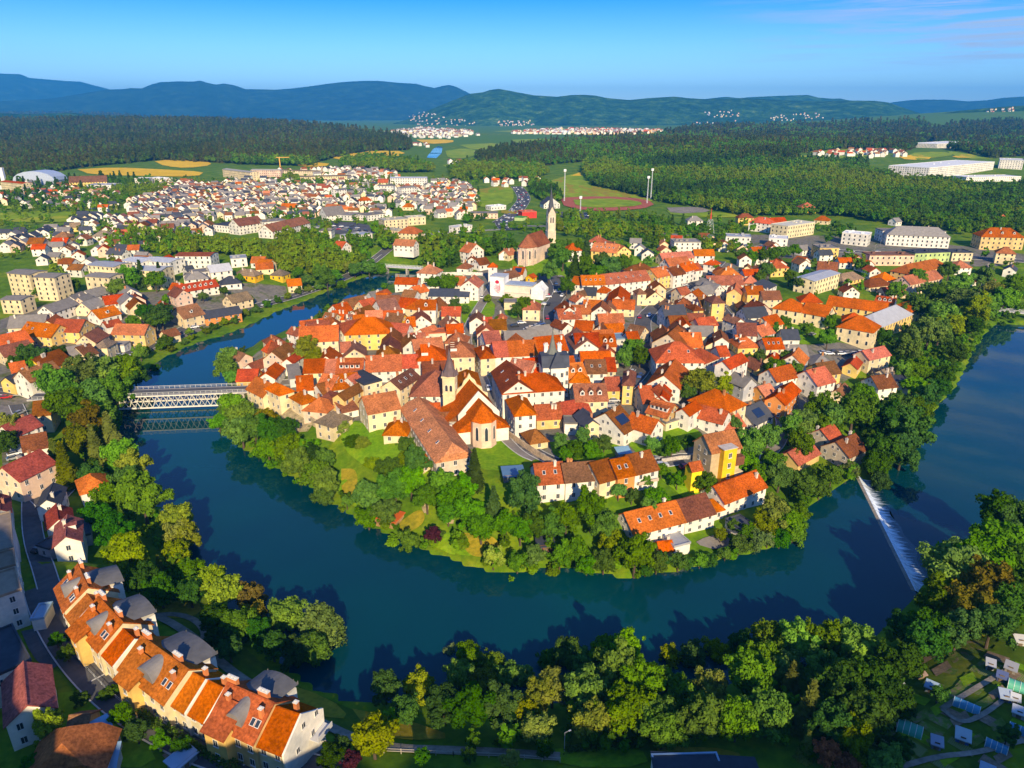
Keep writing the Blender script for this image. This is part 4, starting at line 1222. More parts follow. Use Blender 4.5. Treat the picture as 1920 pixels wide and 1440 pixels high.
# ---- woods whose trees merge into one mass
def grove_points(pix, spacing, keep=1.0):
    """jittered ground points inside an outline of image points"""
    poly = pix; out = []
    w = [at(x, y)[:2] for x, y in pix]; w = np.array(w); lo, hi = w.min(0)-20, w.max(0)+20
    y = max(lo[1], 40)
    while y < hi[1]:
        sp = spacing*max(1, y/900.0); xx = np.arange(lo[0], hi[0], sp); xx = xx+np.array([rnd.uniform(-.42, .42)*sp for _ in xx]); yy = y+np.array([rnd.uniform(-.42, .42)*sp for _ in xx])
        z = GZ(xx, yy); hh = 5.0 if spacing > 3 else 0
        px, py = project(xx, yy, z+hh); ok = inpoly(px, py, poly) & (np.array([rnd.random() for _ in xx]) < keep)
        out += [(a, b, c, sp/spacing) for a, b, c in zip(xx[ok], yy[ok], z[ok])]
        y += sp*.92
    return out
def proto_object(me, color):
    nm = 'leaves_%02d%02d%02d' % tuple(int(q*300) for q in color)
    if nm not in MAT: leafy(nm, .8, color)
    me = me.copy(); me.materials.clear(); me.materials.append(MAT[nm])
    return bpy.data.objects.new('leaf_mass', me)
def mass(name, pts, kinds, size, label, cat, px, py):
    """one object: many trees of the given kinds standing at the points"""
    me = bpy.data.meshes.new(name); me.from_pydata([p[:3] for p in pts], [], [])
    n = len(pts); sc = me.attributes.new('s', 'FLOAT', 'POINT'); sc.data.foreach_set('value', np.array([p[3]*size*rnd.uniform(.6, 1.35) for p in pts], np.float32))
    ro = me.attributes.new('r', 'FLOAT', 'POINT'); ro.data.foreach_set('value', np.array([rnd.uniform(0, 6.28) for _ in pts], np.float32))
    ix = me.attributes.new('k', 'INT', 'POINT'); 
    X = np.array([p[0] for p in pts]); Y = np.array([p[1] for p in pts]); stand = .6*vnoise(X, Y, 160, 21)+.4*vnoise(X, Y, 55, 22)
    q = (stand-.5)*1.7+.5+np.array([rnd.uniform(-.3, .3) for _ in pts]); order = sorted(range(len(kinds)), key=lambda i: sum(kinds[i][1])); order = np.array(order)
    ix.data.foreach_set('value', (len(kinds)-1-order[np.clip((q*len(kinds)).astype(int), 0, len(kinds)-1)]).astype(np.int32))
    o = link(name, me); ng = bpy.data.node_groups.new(name, 'GeometryNodeTree')
    ng.interface.new_socket('Geometry', in_out='INPUT', socket_type='NodeSocketGeometry'); ng.interface.new_socket('Geometry', in_out='OUTPUT', socket_type='NodeSocketGeometry')
    L = ng.links.new; gi = ng.nodes.new('NodeGroupInput'); go = ng.nodes.new('NodeGroupOutput')
    ip = ng.nodes.new('GeometryNodeInstanceOnPoints'); ip.inputs['Pick Instance'].default_value = True
    jn = ng.nodes.new('GeometryNodeJoinGeometry')
    for m_, c_ in kinds:
        oi = ng.nodes.new('GeometryNodeObjectInfo'); oi.inputs['Object'].default_value = proto_object(m_, c_); oi.inputs['As Instance'].default_value = True; L(oi.outputs['Geometry'], jn.inputs[0])
    L(jn.outputs[0], ip.inputs['Instance']); L(gi.outputs[0], ip.inputs['Points'])
    def attr(nm, ty):
        a = ng.nodes.new('GeometryNodeInputNamedAttribute'); a.data_type = ty; a.inputs[0].default_value = nm; return a.outputs[0]
    L(attr('s', 'FLOAT'), ip.inputs['Scale']); L(attr('k', 'INT'), ip.inputs['Instance Index'])
    cx = ng.nodes.new('ShaderNodeCombineXYZ'); L(attr('r', 'FLOAT'), cx.inputs[2]); L(cx.outputs[0], ip.inputs['Rotation'])
    L(ip.outputs[0], go.inputs[0]); md = o.modifiers.new('trees', 'NODES'); md.node_group = ng
    struct(o, 'stuff'); o['label'] = label; o['category'] = cat
    return o
def lift(me, dz, flat=1.0):
    m2 = me.copy(); v = np.empty(len(m2.vertices)*3, np.float32); m2.vertices.foreach_get('co', v); v = v.reshape(-1, 3); v[:, 2] = v[:, 2]*flat+dz; m2.vertices.foreach_set('co', v.ravel()); m2.update(); return m2
LOW = [lift(crown_broad(100+i, 330, .30, 1.15, 11), 1.25) for i in range(4)]
LOWC = [lift(crown_conifer(120+i, 9, 330, .19, .26), .0) for i in range(2)]
for m_ in LOWC:
    v = np.empty(len(m_.vertices)*3, np.float32); m_.vertices.foreach_get('co', v); m_.vertices.foreach_set('co', v*3.1); m_.update()
KB = [(LOW[0], (.105, .225, .006)), (LOW[1], (.08, .195, .006)), (LOW[2], (.14, .26, .007)), (LOW[3], (.06, .155, .008)), (LOW[0], (.18, .265, .008)), (LOWC[0], (.06, .13, .012))]
KC = [(LOW[1], (.085, .16, .010)), (LOWC[0], (.075, .115, .014)), (LOWC[1], (.095, .125, .016)), (LOW[3], (.11, .19, .010)), (LOWC[0], (.12, .13, .018))]
def grove(name, label, polys, spacing, size, kinds, keep=1.0):
    pts = []
    for p in polys: pts += grove_points(p, spacing, keep)
    pts = [q for q in pts if not any(abs(q[0]-b[0]) < b[2]+3 and abs(q[1]-b[1]) < b[2]+3 for b in BUILT)] if len(pts) < 40000 else pts
    return mass(name, pts, kinds, size, label, 'woodland', 0, 0)
grove('woodland', 'dark conifer forest across the plain at the left', [[(0,226),(170,226),(300,233),(430,236),(600,243),(690,251),(745,258),(775,270),(765,278),(690,280),(625,292),(590,302),(430,302),(300,296),(150,310),(0,330)], [(-150,228),(0,226),(0,330),(-150,330)]], 5.2, 3.0, KC)
grove('woodland', 'forest on the far plain behind the right hill', [[(890,290),(960,278),(1060,268),(1150,262),(1300,256),(1440,256),(1620,262),(1720,262),(1740,252),(1780,240),(1920,232),(1930,288),(1860,292),(1790,278),(1740,266),(1690,282),(1590,275),(1500,283),(1490,300),(1500,306),(1200,296),(1100,298),(1000,308),(920,312)],[(1230,257),(1300,246),(1440,243),(1720,232),(1745,240),(1740,262),(1620,262),(1440,257)],[(1490,256),(1620,252),(1760,252),(1760,270),(1500,268)]], 5.2, 3.0, KC[:]+KB[:2])
grove('woodland', 'broadleaf forest hill behind the stadium', [[(1092,318),(1100,300),(1160,286),(1300,286),(1500,300),(1600,300),(1740,310),(1755,332),(1830,345),(1930,345),(1930,430),(1800,425),(1700,415),(1600,400),(1540,395),(1400,398),(1330,384),(1240,372),(1180,356),(1110,342)]], 5.2, 3.4, KB+KC[:1])
grove('woodland', 'belts of woodland between the fields beyond the suburb', [[(840,318),(870,305),(930,312),(1010,312),(1030,322),(1000,332),(900,335),(850,330)],[(640,300),(700,294),(760,300),(800,310),(815,318),(780,322),(700,312),(640,310)],[(430,296),(520,300),(580,302),(600,310),(540,306),(440,304)],[(992,342),(1010,336),(1040,350),(1060,372),(1030,376),(1000,360)]], 5.6, 3.5, KB)
grove('woodland', 'leafy woods along the west river bank below the school', [[(262,436),(330,432),(372,440),(400,455),(470,452),(520,462),(560,448),(640,450),(690,440),(700,470),(668,495),(640,505),(600,512),(560,505),(520,500),(470,480),(420,470),(380,468),(300,470),(262,462)],[(200,440),(250,425),(275,450),(235,475),(200,478)],[(505,435),(540,420),(620,420),(610,446),(540,452)],[(700,425),(760,445),(800,440),(860,440),(960,455),(965,468),(900,470),(850,500),(800,490),(740,480),(715,465)]], 5.6, 3.5, KB)
grove('woodland', 'scattered trees among the suburb houses', [[(0,330),(120,330),(230,345),(240,370),(150,395),(60,395),(0,385)],[(180,330),(330,335),(330,350),(250,372),(180,372)],[(520,385),(570,380),(580,405),(530,415),(510,405)],[(530,322),(570,325),(620,345),(560,350),(535,340)],[(650,335),(735,335),(740,365),(690,372),(650,360)],[(1020,402),(1080,392),(1180,396),(1250,404),(1330,420),(1320,440),(1240,438),(1100,425),(1030,418)],[(840,396),(900,392),(918,405),(870,414)],[(1330,408),(1440,420),(1440,436),(1360,440),(1320,430)],[(1540,400),(1600,420),(1620,440),(1560,450),(1530,430)],[(1030,410),(1230,430),(1310,440),(1230,465),(1180,440),(1050,440)],[(1290,440),(1400,450),(1450,470),(1400,470),(1340,470)],[(1790,430),(1850,425),(1920,440),(1830,440)],[(1560,470),(1600,480),(1640,505),(1590,500)],[(1680,500),(1720,490),(1760,500),(1700,510)]], 8.0, 3.2, KB, .5)
grove('woodland', 'garden trees around the northern houses', [[(340,330),(900,330),(900,385),(740,420),(420,420),(340,400)],[(0,395),(340,350),(340,420),(0,480)],[(100,480),(300,480),(420,520),(200,530),(0,545)],[(1500,480),(1920,470),(1920,520),(1600,560),(1500,540)],[(800,430),(1100,400),(1400,440),(1400,460),(1250,470),(900,480)]], 11.5, 2.4, KB, .5)
grove('undergrowth', 'low bushes and undergrowth along the wooded river banks', [[(100,720),(240,700),(250,745),(225,800),(240,870),(280,930),(330,1000),(360,1060),(380,1100),(300,1120),(230,1060),(200,980),(170,900),(130,800)],[(700,1320),(900,1320),(1100,1325),(1300,1305),(1480,1262),(1600,1220),(1690,1150),(1760,1100),(1880,1000),(1930,970),(1930,1120),(1800,1180),(1650,1280),(1500,1400),(1300,1400),(1100,1380),(900,1375),(720,1350)],[(430,800),(500,860),(600,920),(700,985),(760,1020),(850,1050),(940,1070),(1060,1066),(1190,1080),(1230,1040),(1100,1010),(950,1000),(800,985),(700,940),(600,885),(500,825)],[(1240,1060),(1340,1050),(1460,1020),(1496,990),(1460,960),(1380,1000),(1300,1040)],[(1400,850),(1520,940),(1600,890),(1680,860),(1740,770),(1800,690),(1850,610),(1920,590),(1920,540),(1700,540),(1660,680),(1560,800),(1450,820)]], 4.2, 1.9, KB[:4], .8)
# ------------------------------------------------------------------ landmarks
def lathe(mb, prof, n=16, c=(0, 0), mi=0):
    vs = [(c[0]+r*math.cos(2*math.pi*k/n), c[1]+r*math.sin(2*math.pi*k/n), z) for r, z in prof for k in range(n)]
    fs = [(i*n+k, i*n+(k+1) % n, (i+1)*n+(k+1) % n, (i+1)*n+k) for i in range(len(prof)-1) for k in range(n)]
    mb.faces(vs, fs, mi)
def spire(mb, w, z0, z1, n=4, mi=0, flare=.0):
    a0 = math.pi/n if n == 4 else 0; k = math.sqrt(2) if n == 4 else 1.08
    r = w/2*k; prof = [(r*(1+flare), z0), (r*.72, z0+(z1-z0)*.22), (r*.30, z0+(z1-z0)*.6), (.05, z1)] if flare else [(r, z0), (.05, z1)]
    vs = [(q*math.cos(a0+2*math.pi*j/n), q*math.sin(a0+2*math.pi*j/n), z) for q, z in prof for j in range(n)]
    mb.faces(vs, [(i*n+j, i*n+(j+1) % n, (i+1)*n+(j+1) % n, (i+1)*n+j) for i in range(len(prof)-1) for j in range(n)], mi)
def frame_at(px, py, h, toward=None):
    x, y, z = at(px, py, h); return Vector((x, y, z))
def heading(a, b): return math.atan2(b[1]-a[1], b[0]-a[0])
# --- truss bridge
ze = 7.6
A = plane(205, 744, ze); B = plane(446, 735, ze); rz = heading(A, B); Lb = math.hypot(B[0]-A[0], B[1]-A[1])
br = link('truss_bridge', None, loc=(A[0], A[1], 0), rotz=rz)
mb = MB(); mb.box(-30, Lb+14, -.2, 7.2, ze-.55, ze-.05); build(mb, 'deck', 'flat_roof', br, (.42, .40, .38))
mb = MB(); mb.box(-30, Lb+14, .9, 6.1, ze-.05, ze+.02); build(mb, 'carriageway', 'asphalt', br)
for side, y in (('near', -.1), ('far', 7.1)):
    mb = MB(); zt, zb = ze-.3, ze-5.2; n = 11; p = Lb/n
    mb.bar((0, y, zt), (Lb, y, zt), .45, .5); mb.bar((p*.5, y, zb), (Lb-p*.5, y, zb), .45, .5)
    for k in range(n):
        mb.bar((k*p, y, zt), ((k+.5)*p, y, zb), .2, .2); mb.bar(((k+.5)*p, y, zb), ((k+1)*p, y, zt), .2, .2)
        if k: mb.bar(((k-.5)*p, y+.2, zb), (k*p, y+.2, zt), .14, .14) if False else mb.bar(((k-.25)*p, y+.2, (zt+zb)/2), ((k+.25)*p, y+.2, (zt+zb)/2), .12, .12)
        mb.bar((k*p, y+.2, zb+.1), ((k+.5)*p, y+.2, zt), .14, .14); mb.bar(((k+.5)*p, y+.2, zt), ((k+1)*p, y+.2, zb+.1), .14, .14)
    build(mb, 'truss', 'painted', br, (.62, .60, .52))
    mb = MB()
    for k in range(int((Lb+40)/2)): mb.box(-28+k*2-.05, -28+k*2+.05, y-.05, y+.05, ze, ze+1.1)
    mb.box(-28, Lb+12, y-.05, y+.05, ze+1.05, ze+1.15); mb.box(-28, Lb+12, y-.03, y+.03, ze+.55, ze+.62); build(mb, 'railing', 'painted', br, (.6, .6, .56))
mb = MB()
for k in range(14): mb.bar((k*Lb/13, 0, ze-5.2), (k*Lb/13, 7, ze-5.2), .2, .2)
build(mb, 'cross_bracing', 'painted', br, (.55, .54, .48))
for x in (-1.5, Lb+1): mb = MB(); mb.box(x-1.5, x+1.5, -1, 8, -3, ze-.6); build(mb, 'abutment', 'stonework', br, (.5, .45, .36))
thing(br, 'bridge', '!pale steel truss bridge crossing the river to the old town', 325, 755)
# --- footbridges
def footbridge(px1, py1, px2, py2, z, w, label, px, py):
    A = plane(px1, py1, z); B = plane(px2, py2, z); L = math.hypot(B[0]-A[0], B[1]-A[1])
    o = link('footbridge', None, loc=(A[0], A[1], 0), rotz=heading(A, B))
    mb = MB(); mb.box(0, L, -w/2, w/2, z-.6, z); build(mb, 'deck', 'flat_roof', o, (.5, .5, .5))
    for y in (-w/2, w/2):
        mb = MB(); mb.box(0, L, y-.06, y+.06, z+.95, z+1.1); mb.box(0, L, y-.04, y+.04, z+.4, z+.5)
        for k in range(int(L/2.5)+1): mb.box(k*2.5-.05, k*2.5+.05, y-.05, y+.05, z, z+1)
        build(mb, 'railing', 'painted', o, (.7, .7, .7))
    for x in (L*.3, L*.7): mb = MB(); mb.box(x-.6, x+.6, -w*.4, w*.4, -4, z-.6); build(mb, 'pier', 'stonework', o, (.4, .38, .34))
    thing(o, 'bridge', '!'+label, px, py)
footbridge(698, 497, 792, 503, 5.5, 4, 'light flat footbridge at the far bend of the river', 750, 500)
footbridge(1862, 580, 1960, 590, 4, 3, 'dark footbridge on the river at the right edge', 1900, 583)
# --- friary church with slim tower
def church_body(root, L, D, w, rise, rc, wc, apse=True, win=5):
    link('wall', wall_mesh('g', L, D, w, rise), root, wc); link('roof', roof_mesh('g', L, D, w, rise), root, rc)
x, y = plane(888, 722, 26)
fc = link('friary_church', None, loc=(x, y, T(x, y)), rotz=R(-74))
link('wall', wall_mesh('g', 13, 12.5, 8, 7), fc, WC['w']); link('roof', roof_mesh('g', 12.6, 12.5, 8, 7), fc, RC['o'])
def curved_gable(x_, top, th, zz, mat, col, nm):
    mb = MB(); fa_ = [(x_-th, y, z) for y, z in zz]; fb_ = [(x_+th, y, z) for y, z in zz]; mb.poly(fa_[::-1]); mb.poly(fb_)
    for k in range(len(zz)): n_ = (k+1) % len(zz); mb.poly([fa_[k], fa_[n_], fb_[n_], fb_[k]])
    build(mb, nm, mat, fc, col)
curved_gable(-6.7, 0, .3, [(-6.4, 8), (-6.3, 9.4), (-4.6, 10.2), (-4.3, 11.8), (-2.6, 12.8), (-1.9, 14.6), (-.7, 15.6), (0, 17.2), (.7, 15.6), (1.9, 14.6), (2.6, 12.8), (4.3, 11.8), (4.6, 10.2), (6.3, 9.4), (6.4, 8)], 'plaster', WC['c'], 'facade_gable')
curved_gable(6.75, 0, .25, [(-6.7, -3), (6.7, -3), (6.9, 7.2), (6.9, 8.0), (0, 15.7), (-6.9, 8.0), (-6.9, 7.2)], 'plaster', WC['w'], 'choir_gable')
mb = MB(); mb.box(-6.5, 5, -11.5, -6.2, -4, 4.5); ai = build(mb, 'aisle', 'plaster', fc, WC['w']); mb = MB(); mb.poly([(-7, -12, 4.4), (5.5, -12, 4.4), (5.5, -6, 8.3), (-7, -6, 8.3)]); mb.poly([(-7, -12, 4.2), (-7, -6, 8.1), (5.5, -6, 8.1), (5.5, -12, 4.2)]); build(mb, 'roof', 'roof_tiles', ai, RC['o'])
cx = 13; pts = [(6.5, -4)]+[(cx+4.2*math.cos(a), 4.1*math.sin(a)) for a in (-1.2, -.4, .4, 1.2)]+[(6.5, 4)]
mb = MB()
for k in range(len(pts)-1): a, b = pts[k], pts[k+1]; mb.poly([(a[0], a[1], -4), (b[0], b[1], -4), (b[0], b[1], 9), (a[0], a[1], 9)])
ch = build(mb, 'chancel', 'plaster', fc, WC['k'])
mb = MB(); ap = (12, 0, 13.5); q = [(cx+(p[0]-cx)*1.1, p[1]*1.1) for p in pts]
for k in range(len(q)-1): a, b = q[k], q[k+1]; mb.poly([(a[0], a[1], 8.8), (b[0], b[1], 8.8), ap] if k else [(a[0], a[1], 8.8), (b[0], b[1], 8.8), ap, (6.5, 0, 13.5)])
mb.poly([(q[-1][0], q[-1][1], 8.8), (6.5, 0, 13.5), ap]); mb.poly([(p[0], p[1], 8.8) for p in q][::-1])
build(mb, 'roof', 'roof_tiles', ch, RC['o'])
for k in range(1, len(pts)-2):
    a, b = Vector((*pts[k], 0)), Vector((*pts[k+1], 0)); m_ = (a+b)/2; d = b-a
    link('window', U['arch'], ch, loc=(m_.x, m_.y, 4.8), rotz=math.atan2(d.y, d.x), scale=(1.0, 1, 4.6))
for s_ in (-1, 1):
    mb = MB(); mb.box(7, 12.5, s_*4.2 if s_ > 0 else -8.5, 8.5 if s_ > 0 else -4.2, -4, 4.6); sc_ = build(mb, 'side_chapel', 'plaster', fc, WC['w'])
    mb = MB(); ya, yb = (4.0, 9.0) if s_ > 0 else (-4.0, -9.0); mb.poly([(6.6, yb, 4.5), (13, yb, 4.5), (13, ya, 8.4), (6.6, ya, 8.4)][::s_]); mb.poly([(13, yb, 4.5), (13, ya, 4.5), (13, ya, 8.4)]); build(mb, 'roof', 'roof_tiles', sc_, RC['o'])
thing(fc, 'church', '!friary church with orange roof, curved white gable and pale apse', 880, 770)
x, y, z = at(846, 788, 0)
tw = link('church_tower', None, loc=(x, y, z), rotz=R(-8))
mb = MB(); mb.box(-2.1, 2.1, -2.1, 2.1, -4, 17); mb.box(-2.4, 2.4, -2.4, 2.4, 16.2, 16.8); mb.box(-2.25, 2.25, -2.25, 2.25, 10.2, 10.5); build(mb, 'wall', 'plaster', tw, (.72, .60, .36))
mb = MB(); spire(mb, 4.5, 16.9, 26, 8, 0, .25); mb.tube([(0,0,26.8),(0,0,29)], [.12,.05], 5)
for sx in (-1, 1):
    for sy in (-1, 1): mb.tube([(sx*2, sy*2, 16.9), (sx*2, sy*2, 18.6)], [.5, .1], 6)
build(mb, 'spire', 'flat_roof', tw, (.14, .10, .10))
for a in (0, math.pi/2, -math.pi/2, math.pi):
    for dx_ in (-.75, .75): link('window', U['arch'], tw, loc=(math.sin(a)*2.1+dx_*math.cos(a), -math.cos(a)*2.1+dx_*math.sin(a), 12.6), rotz=a, scale=(.9, 1, 2.2))
thing(tw, 'tower', '!slim cream friary bell tower with dark pointed spire', 846, 730)
# --- hilltop church
x, y, z = at(1004, 492, 0)
cc = link('hilltop_church', None, loc=(x, y+8, z), rotz=R(62), scale=(.88, .88, .92))
wc_ = (.68, .52, .40)
link('wall', wall_mesh('g', 22, 14, 12, 8), cc, wc_); link('roof', roof_mesh('g', 22, 14, 12, 8), cc, RC['p'])
mb = MB(); pts = [(-11, -7), (-16, -6), (-20, -3), (-20, 3), (-16, 6), (-11, 7)][::-1]
for k in range(len(pts)-1): a, b = pts[k], pts[k+1]; mb.poly([(a[0], a[1], -4), (b[0], b[1], -4), (b[0], b[1], 12), (a[0], a[1], 12)])
for p_ in pts[1:-1]: v = Vector((p_[0]+11, p_[1], 0)).normalized(); mb.bar((p_[0]+v.x*.5, p_[1]+v.y*.5, -4), (p_[0]+v.x*.3, p_[1]+v.y*.3, 10.5), .9, 1.2)
ch = build(mb, 'chancel', 'stonework', cc, wc_)
for k in range(len(pts)-1):
    a, b = Vector((*pts[k], 0)), Vector((*pts[k+1], 0)); m_ = (a+b)/2; d = b-a
    link('window', U['arch'], ch, loc=(m_.x, m_.y, 7), rotz=math.atan2(d.y, d.x), scale=(1.3, 1, 6))
mb = MB(); q = [(-11+(p[0]+11)*1.07, p[1]*1.07) for p in pts]
for k in range(len(q)-1): a, b = q[k], q[k+1]; mb.poly([(a[0], a[1], 11.8), (b[0], b[1], 11.8), (-13, 0, 20)])
mb.poly([(q[0][0], q[0][1], 11.8), (-13, 0, 20), (-11, 0, 20)]); mb.poly([(q[-1][0], q[-1][1], 11.8), (-11, 0, 20), (-13, 0, 20)])
build(mb, 'roof', 'roof_tiles', ch, (.36, .13, .06))
thing(cc, 'church', '!hilltop Gothic church with tall buttressed apse and brown roof', 1005, 475)
x, y, z = at(1032, 455, 0)
tw = link('church_tower', None, loc=(x, y, z), rotz=R(15), scale=(.84, .84, .84))
mb = MB(); mb.box(-3.6, 3.6, -3.6, 3.6, -5, 10); mb.box(-3.3, 3.3, -3.3, 3.3, 10, 25); mb.box(-3.8, 3.8, -3.8, 3.8, 10, 10.5); build(mb, 'wall', 'plaster', tw, (.62, .52, .38))
mb = MB()
for a in range(4):
    c_, s_ = math.cos(a*math.pi/2), math.sin(a*math.pi/2); r_ = lambda X, Y, Z: (X*c_-Y*s_, X*s_+Y*c_, Z)
    mb.poly([r_(-3.3,-3.32,25), r_(3.3,-3.32,25), r_(0,-3.32,31)])
build(mb, 'gable', 'plaster', tw, (.62, .52, .38))
mb = MB(); spire(mb, 6.2, 25, 47, 8); mb.tube([(0,0,46.5),(0,0,49)], [.2,.06], 5); build(mb, 'spire', 'flat_roof', tw, (.075, .08, .095))
for a in (0, math.pi/2, -math.pi/2):
    for dx_ in (-1, 1): link('window', U['arch'], tw, loc=(math.sin(a)*3.3+dx_*math.cos(a), -math.cos(a)*3.3+dx_*math.sin(a), 20), rotz=a, scale=(1.1, 1, 5))
thing(tw, 'tower', '!tall church tower with slender slate spire on the hill', 1033, 420)
# --- town hall
A = at(1018, 690, 12); B = at(1066, 688, 12); zt = (A[2]+B[2])/2; A = plane(1018, 690, zt+12); B = plane(1066, 688, zt+12)
L = math.hypot(B[0]-A[0], B[1]-A[1]); th = link('town_hall', None, loc=((A[0]+B[0])/2, (A[1]+B[1])/2, zt), rotz=heading(A, B))
mb = MB(); mb.box(-L/2, L/2, 0, 9, -3, 12); mb.box(-2, 3.4, -1.6, 0, -3, 12.5); build(mb, 'wall', 'plaster', th, WC['w'])
mb = MB(); l = L/2+.4; mb.faces([(-l,-.4,12),(l,-.4,12),(l,9.4,12),(-l,9.4,12),(-l,1.6,16),(l,1.6,16),(l,7,16),(-l,7,16)], [(0,1,5,4),(2,3,7,6),(1,2,6,5),(3,0,4,7),(4,5,6,7)])
mb.faces([(-2.4,-2,12.3),(3.8,-2,12.3),(3.8,2,12.3),(-2.4,2,12.3),(.7,.2,18.4)], [(0,1,4),(1,2,4),(2,3,4),(3,0,4)])
build(mb, 'roof', 'flat_roof', th, (.055, .065, .09))
mb = MB(); spire(mb, 3.4, 15.8, 25, 8, 0, .2); build(mb, 'spire', 'flat_roof', th, (.16, .17, .15), loc=(-.5, 5, 0))
for x_ in (-L*.28, L*.25): link('chimney', U['chimney'], th, (.75, .74, .7), loc=(x_, 6.5, 16.6), scale=(2, 2, 2))
for x_ in (-L*.40, -L*.27, L*.33, L*.43):
    for z_ in (2.5, 6, 9.5): link('window', U['window'], th, loc=(x_, 0, z_), scale=(1.2, 1, 1.9))
for x_ in (-.8, 2.1):
    for z_ in (2.5, 6, 9.5): link('window', U['window'], th, loc=(x_, -1.6, z_), scale=(1.2, 1, 1.9))
link('window', U['window'], th, loc=(L/2, 4, 7), rotz=math.pi/2, scale=(1.2, 1, 1.9))
thing(th, 'town hall', '!white town hall with slate mansard roof and small pointed turret', 1042, 690)
# --- hall with the red emblem
A = at(919, 550, 3); B = at(944.5, 552, 3)
zt = T(*A[:2]); A = plane(919, 552, zt+1); B = plane(944.6, 554, zt+1); L = math.hypot(B[0]-A[0], B[1]-A[1])
hs = link('emblem_hall', None, loc=(A[0], A[1], zt), rotz=heading(A, B)); k = L/25.6     # metres per picture pixel here
hh = 35*k; mb = MB(); mb.box(0, L, 0, 9, -3, hh); build(mb, 'tower_block', 'plaster', hs, (.82, .82, .82))
mb = MB(); mb.box(-.15, L+.15, -.15, 9.15, hh, hh+.5); build(mb, 'roof_slab', 'flat_roof', hs, (.42, .45, .5))
mb = MB(); mb.box(L, L+50*k, 2.5, 11, 3.2*k*2, 21*k); mb.box(L, L+50*k, .5, 11, -3, 8*k); wl_ = build(mb, 'long_wall', 'plaster', hs, (.66, .58, .48))
mb = MB(); x0, x1 = L+50*k, L+72*k; g = [(x0, 0.2, -3), (x1, 0.2, -3), (x1, .2, 15*k), ((x0+x1)/2-1*k, .2, 27*k), (x0, .2, 19*k)]
mb.poly(g); mb.poly([(a, 11, c) for a, b, c in g][::-1])
for a, b in zip(g, g[1:]+g[:1]): mb.poly([b, a, (a[0], 11, a[2]), (b[0], 11, b[2])])
build(mb, 'gable_block', 'plaster', hs, (.80, .79, .76))
mb = MB(); mb.box(L+.1, L+50*k, 2, 11.3, 21*k, 21*k+.5); build(mb, 'roof', 'sheet_metal', hs, (.36, .42, .5))
mb = MB(); ex, ez = L*.52, hh-8.5*k
mb.poly([(ex+3.8*k*math.cos(2*math.pi*j/20), -.03, ez+3.2*k*math.sin(2*math.pi*j/20)) for j in range(20)])
q = random.Random(3)
for c_, (x_, n0, n1) in enumerate(((-5.6, 2, 8), (-4.0, 1, 9), (-1.9, 0, 11), (.4, 0, 12), (2.6, 0, 10), (4.6, 1, 8))):
    for j in range(n0, n1):
        if q.random() < (.45 if c_ < 2 else .1): continue
        w_ = (.45 if c_ < 2 else .85)*k; cx_ = ex+x_*k; cz = ez-5.2*k-j*1.25*k
        mb.poly([(cx_-w_, -.03, cz-.42*k), (cx_+w_, -.03, cz-.42*k), (cx_+w_*.8, -.03, cz+.42*k), (cx_-w_, -.03, cz+.3*k)])
for j in range(9):       # the emblem's curved outer stroke
    a0, a1 = 1.0-j*.26, .8-j*.26; r0, r1 = 7.2*k, 6.4*k; cz = ez-10*k
    mb.poly([(ex+r1*math.cos(a0)*.8, -.03, cz+r1*math.sin(a0)*1.5), (ex+r1*math.cos(a1)*.8, -.03, cz+r1*math.sin(a1)*1.5), (ex+r0*math.cos(a1)*.8, -.03, cz+r0*math.sin(a1)*1.5), (ex+r0*math.cos(a0)*.8, -.03, cz+r0*math.sin(a0)*1.5)])
build(mb, 'emblem', 'painted', hs, (.45, .015, .05))
thing(hs, 'hall', '!white hall with a dark red emblem painted on its tower wall', 950, 530)
# --- walled courtyard complex
cx_ = link('courtyard_complex', None, loc=(*at(1580, 600)[:2], 0)); O = Vector(cx_.location)
def wing(x1, y1, x2, y2, D, w, kind, rc, wc, nm='wing'):
    A = at(x1, y1, w); B = at(x2, y2, w); z = (A[2]+B[2])/2; A = Vector((*plane(x1, y1, z+w), 0)); B = Vector((*plane(x2, y2, z+w), 0))
    u = B-A; L = u.length; u.normalize(); v = Vector((-u.y, u.x, 0)); c = (A+B)/2+v*D/2; rot = math.atan2(u.y, u.x)
    if kind == 'h' and D > L: L, D = D, L; rot += math.pi/2
    rise = D/2*math.tan(R(36)); o_ = link(nm, wall_mesh(kind, L, D, w, rise), cx_, WC[wc], loc=(c.x-O.x, c.y-O.y, z), rotz=rot)
    link('roof', roof_mesh(kind, L, D, w, rise, mat='sheet_metal' if rc == 'm' else 'roof_tiles'), o_, RC[rc])
    for (x, y, z_, a, ww, hh_) in windows_for(L, D, w, rise, rot, c.x, c.y, kind, False, 3.1, 3.8): link('window', U['arch'], o_, loc=(x, y, z_), rotz=a, scale=(.95, 1, 1.9))
    BUILT.append((c.x, c.y, max(L, D)/2, cx_))
X = lambda v: 1440+v/4; Y = lambda v: 460+v/4
wing(X(38), Y(466), X(245), Y(496), 12, 7, 'h', 'o', 'c')
wing(X(250), Y(498), X(440), Y(532), 11, 6.5, 'g', 'o', 'c')
wing(X(440), Y(440), X(880), Y(500), 10, 6.5, 'g', 'o', 'y')
wing(X(520), Y(605), X(790), Y(650), 14, 8, 'h', 'o', 'c')
wing(X(825), Y(620), X(1085), Y(512), 13, 7.5, 'h', 'm', 'y')
wing(X(560), Y(560), X(720), Y(575), 9, 4.5, 'h', 'r', 'c')
wing(X(930), Y(455), X(1070), Y(495), 11, 6.5, 'h', 'o', 'y')
wing(X(250), Y(420), X(410), Y(425), 10, 6, 'h', 'r', 'y')
thing(cx_, 'public building', '!yellow courtyard complex with long orange roofs and one metal-roofed wing', 1580, 595)
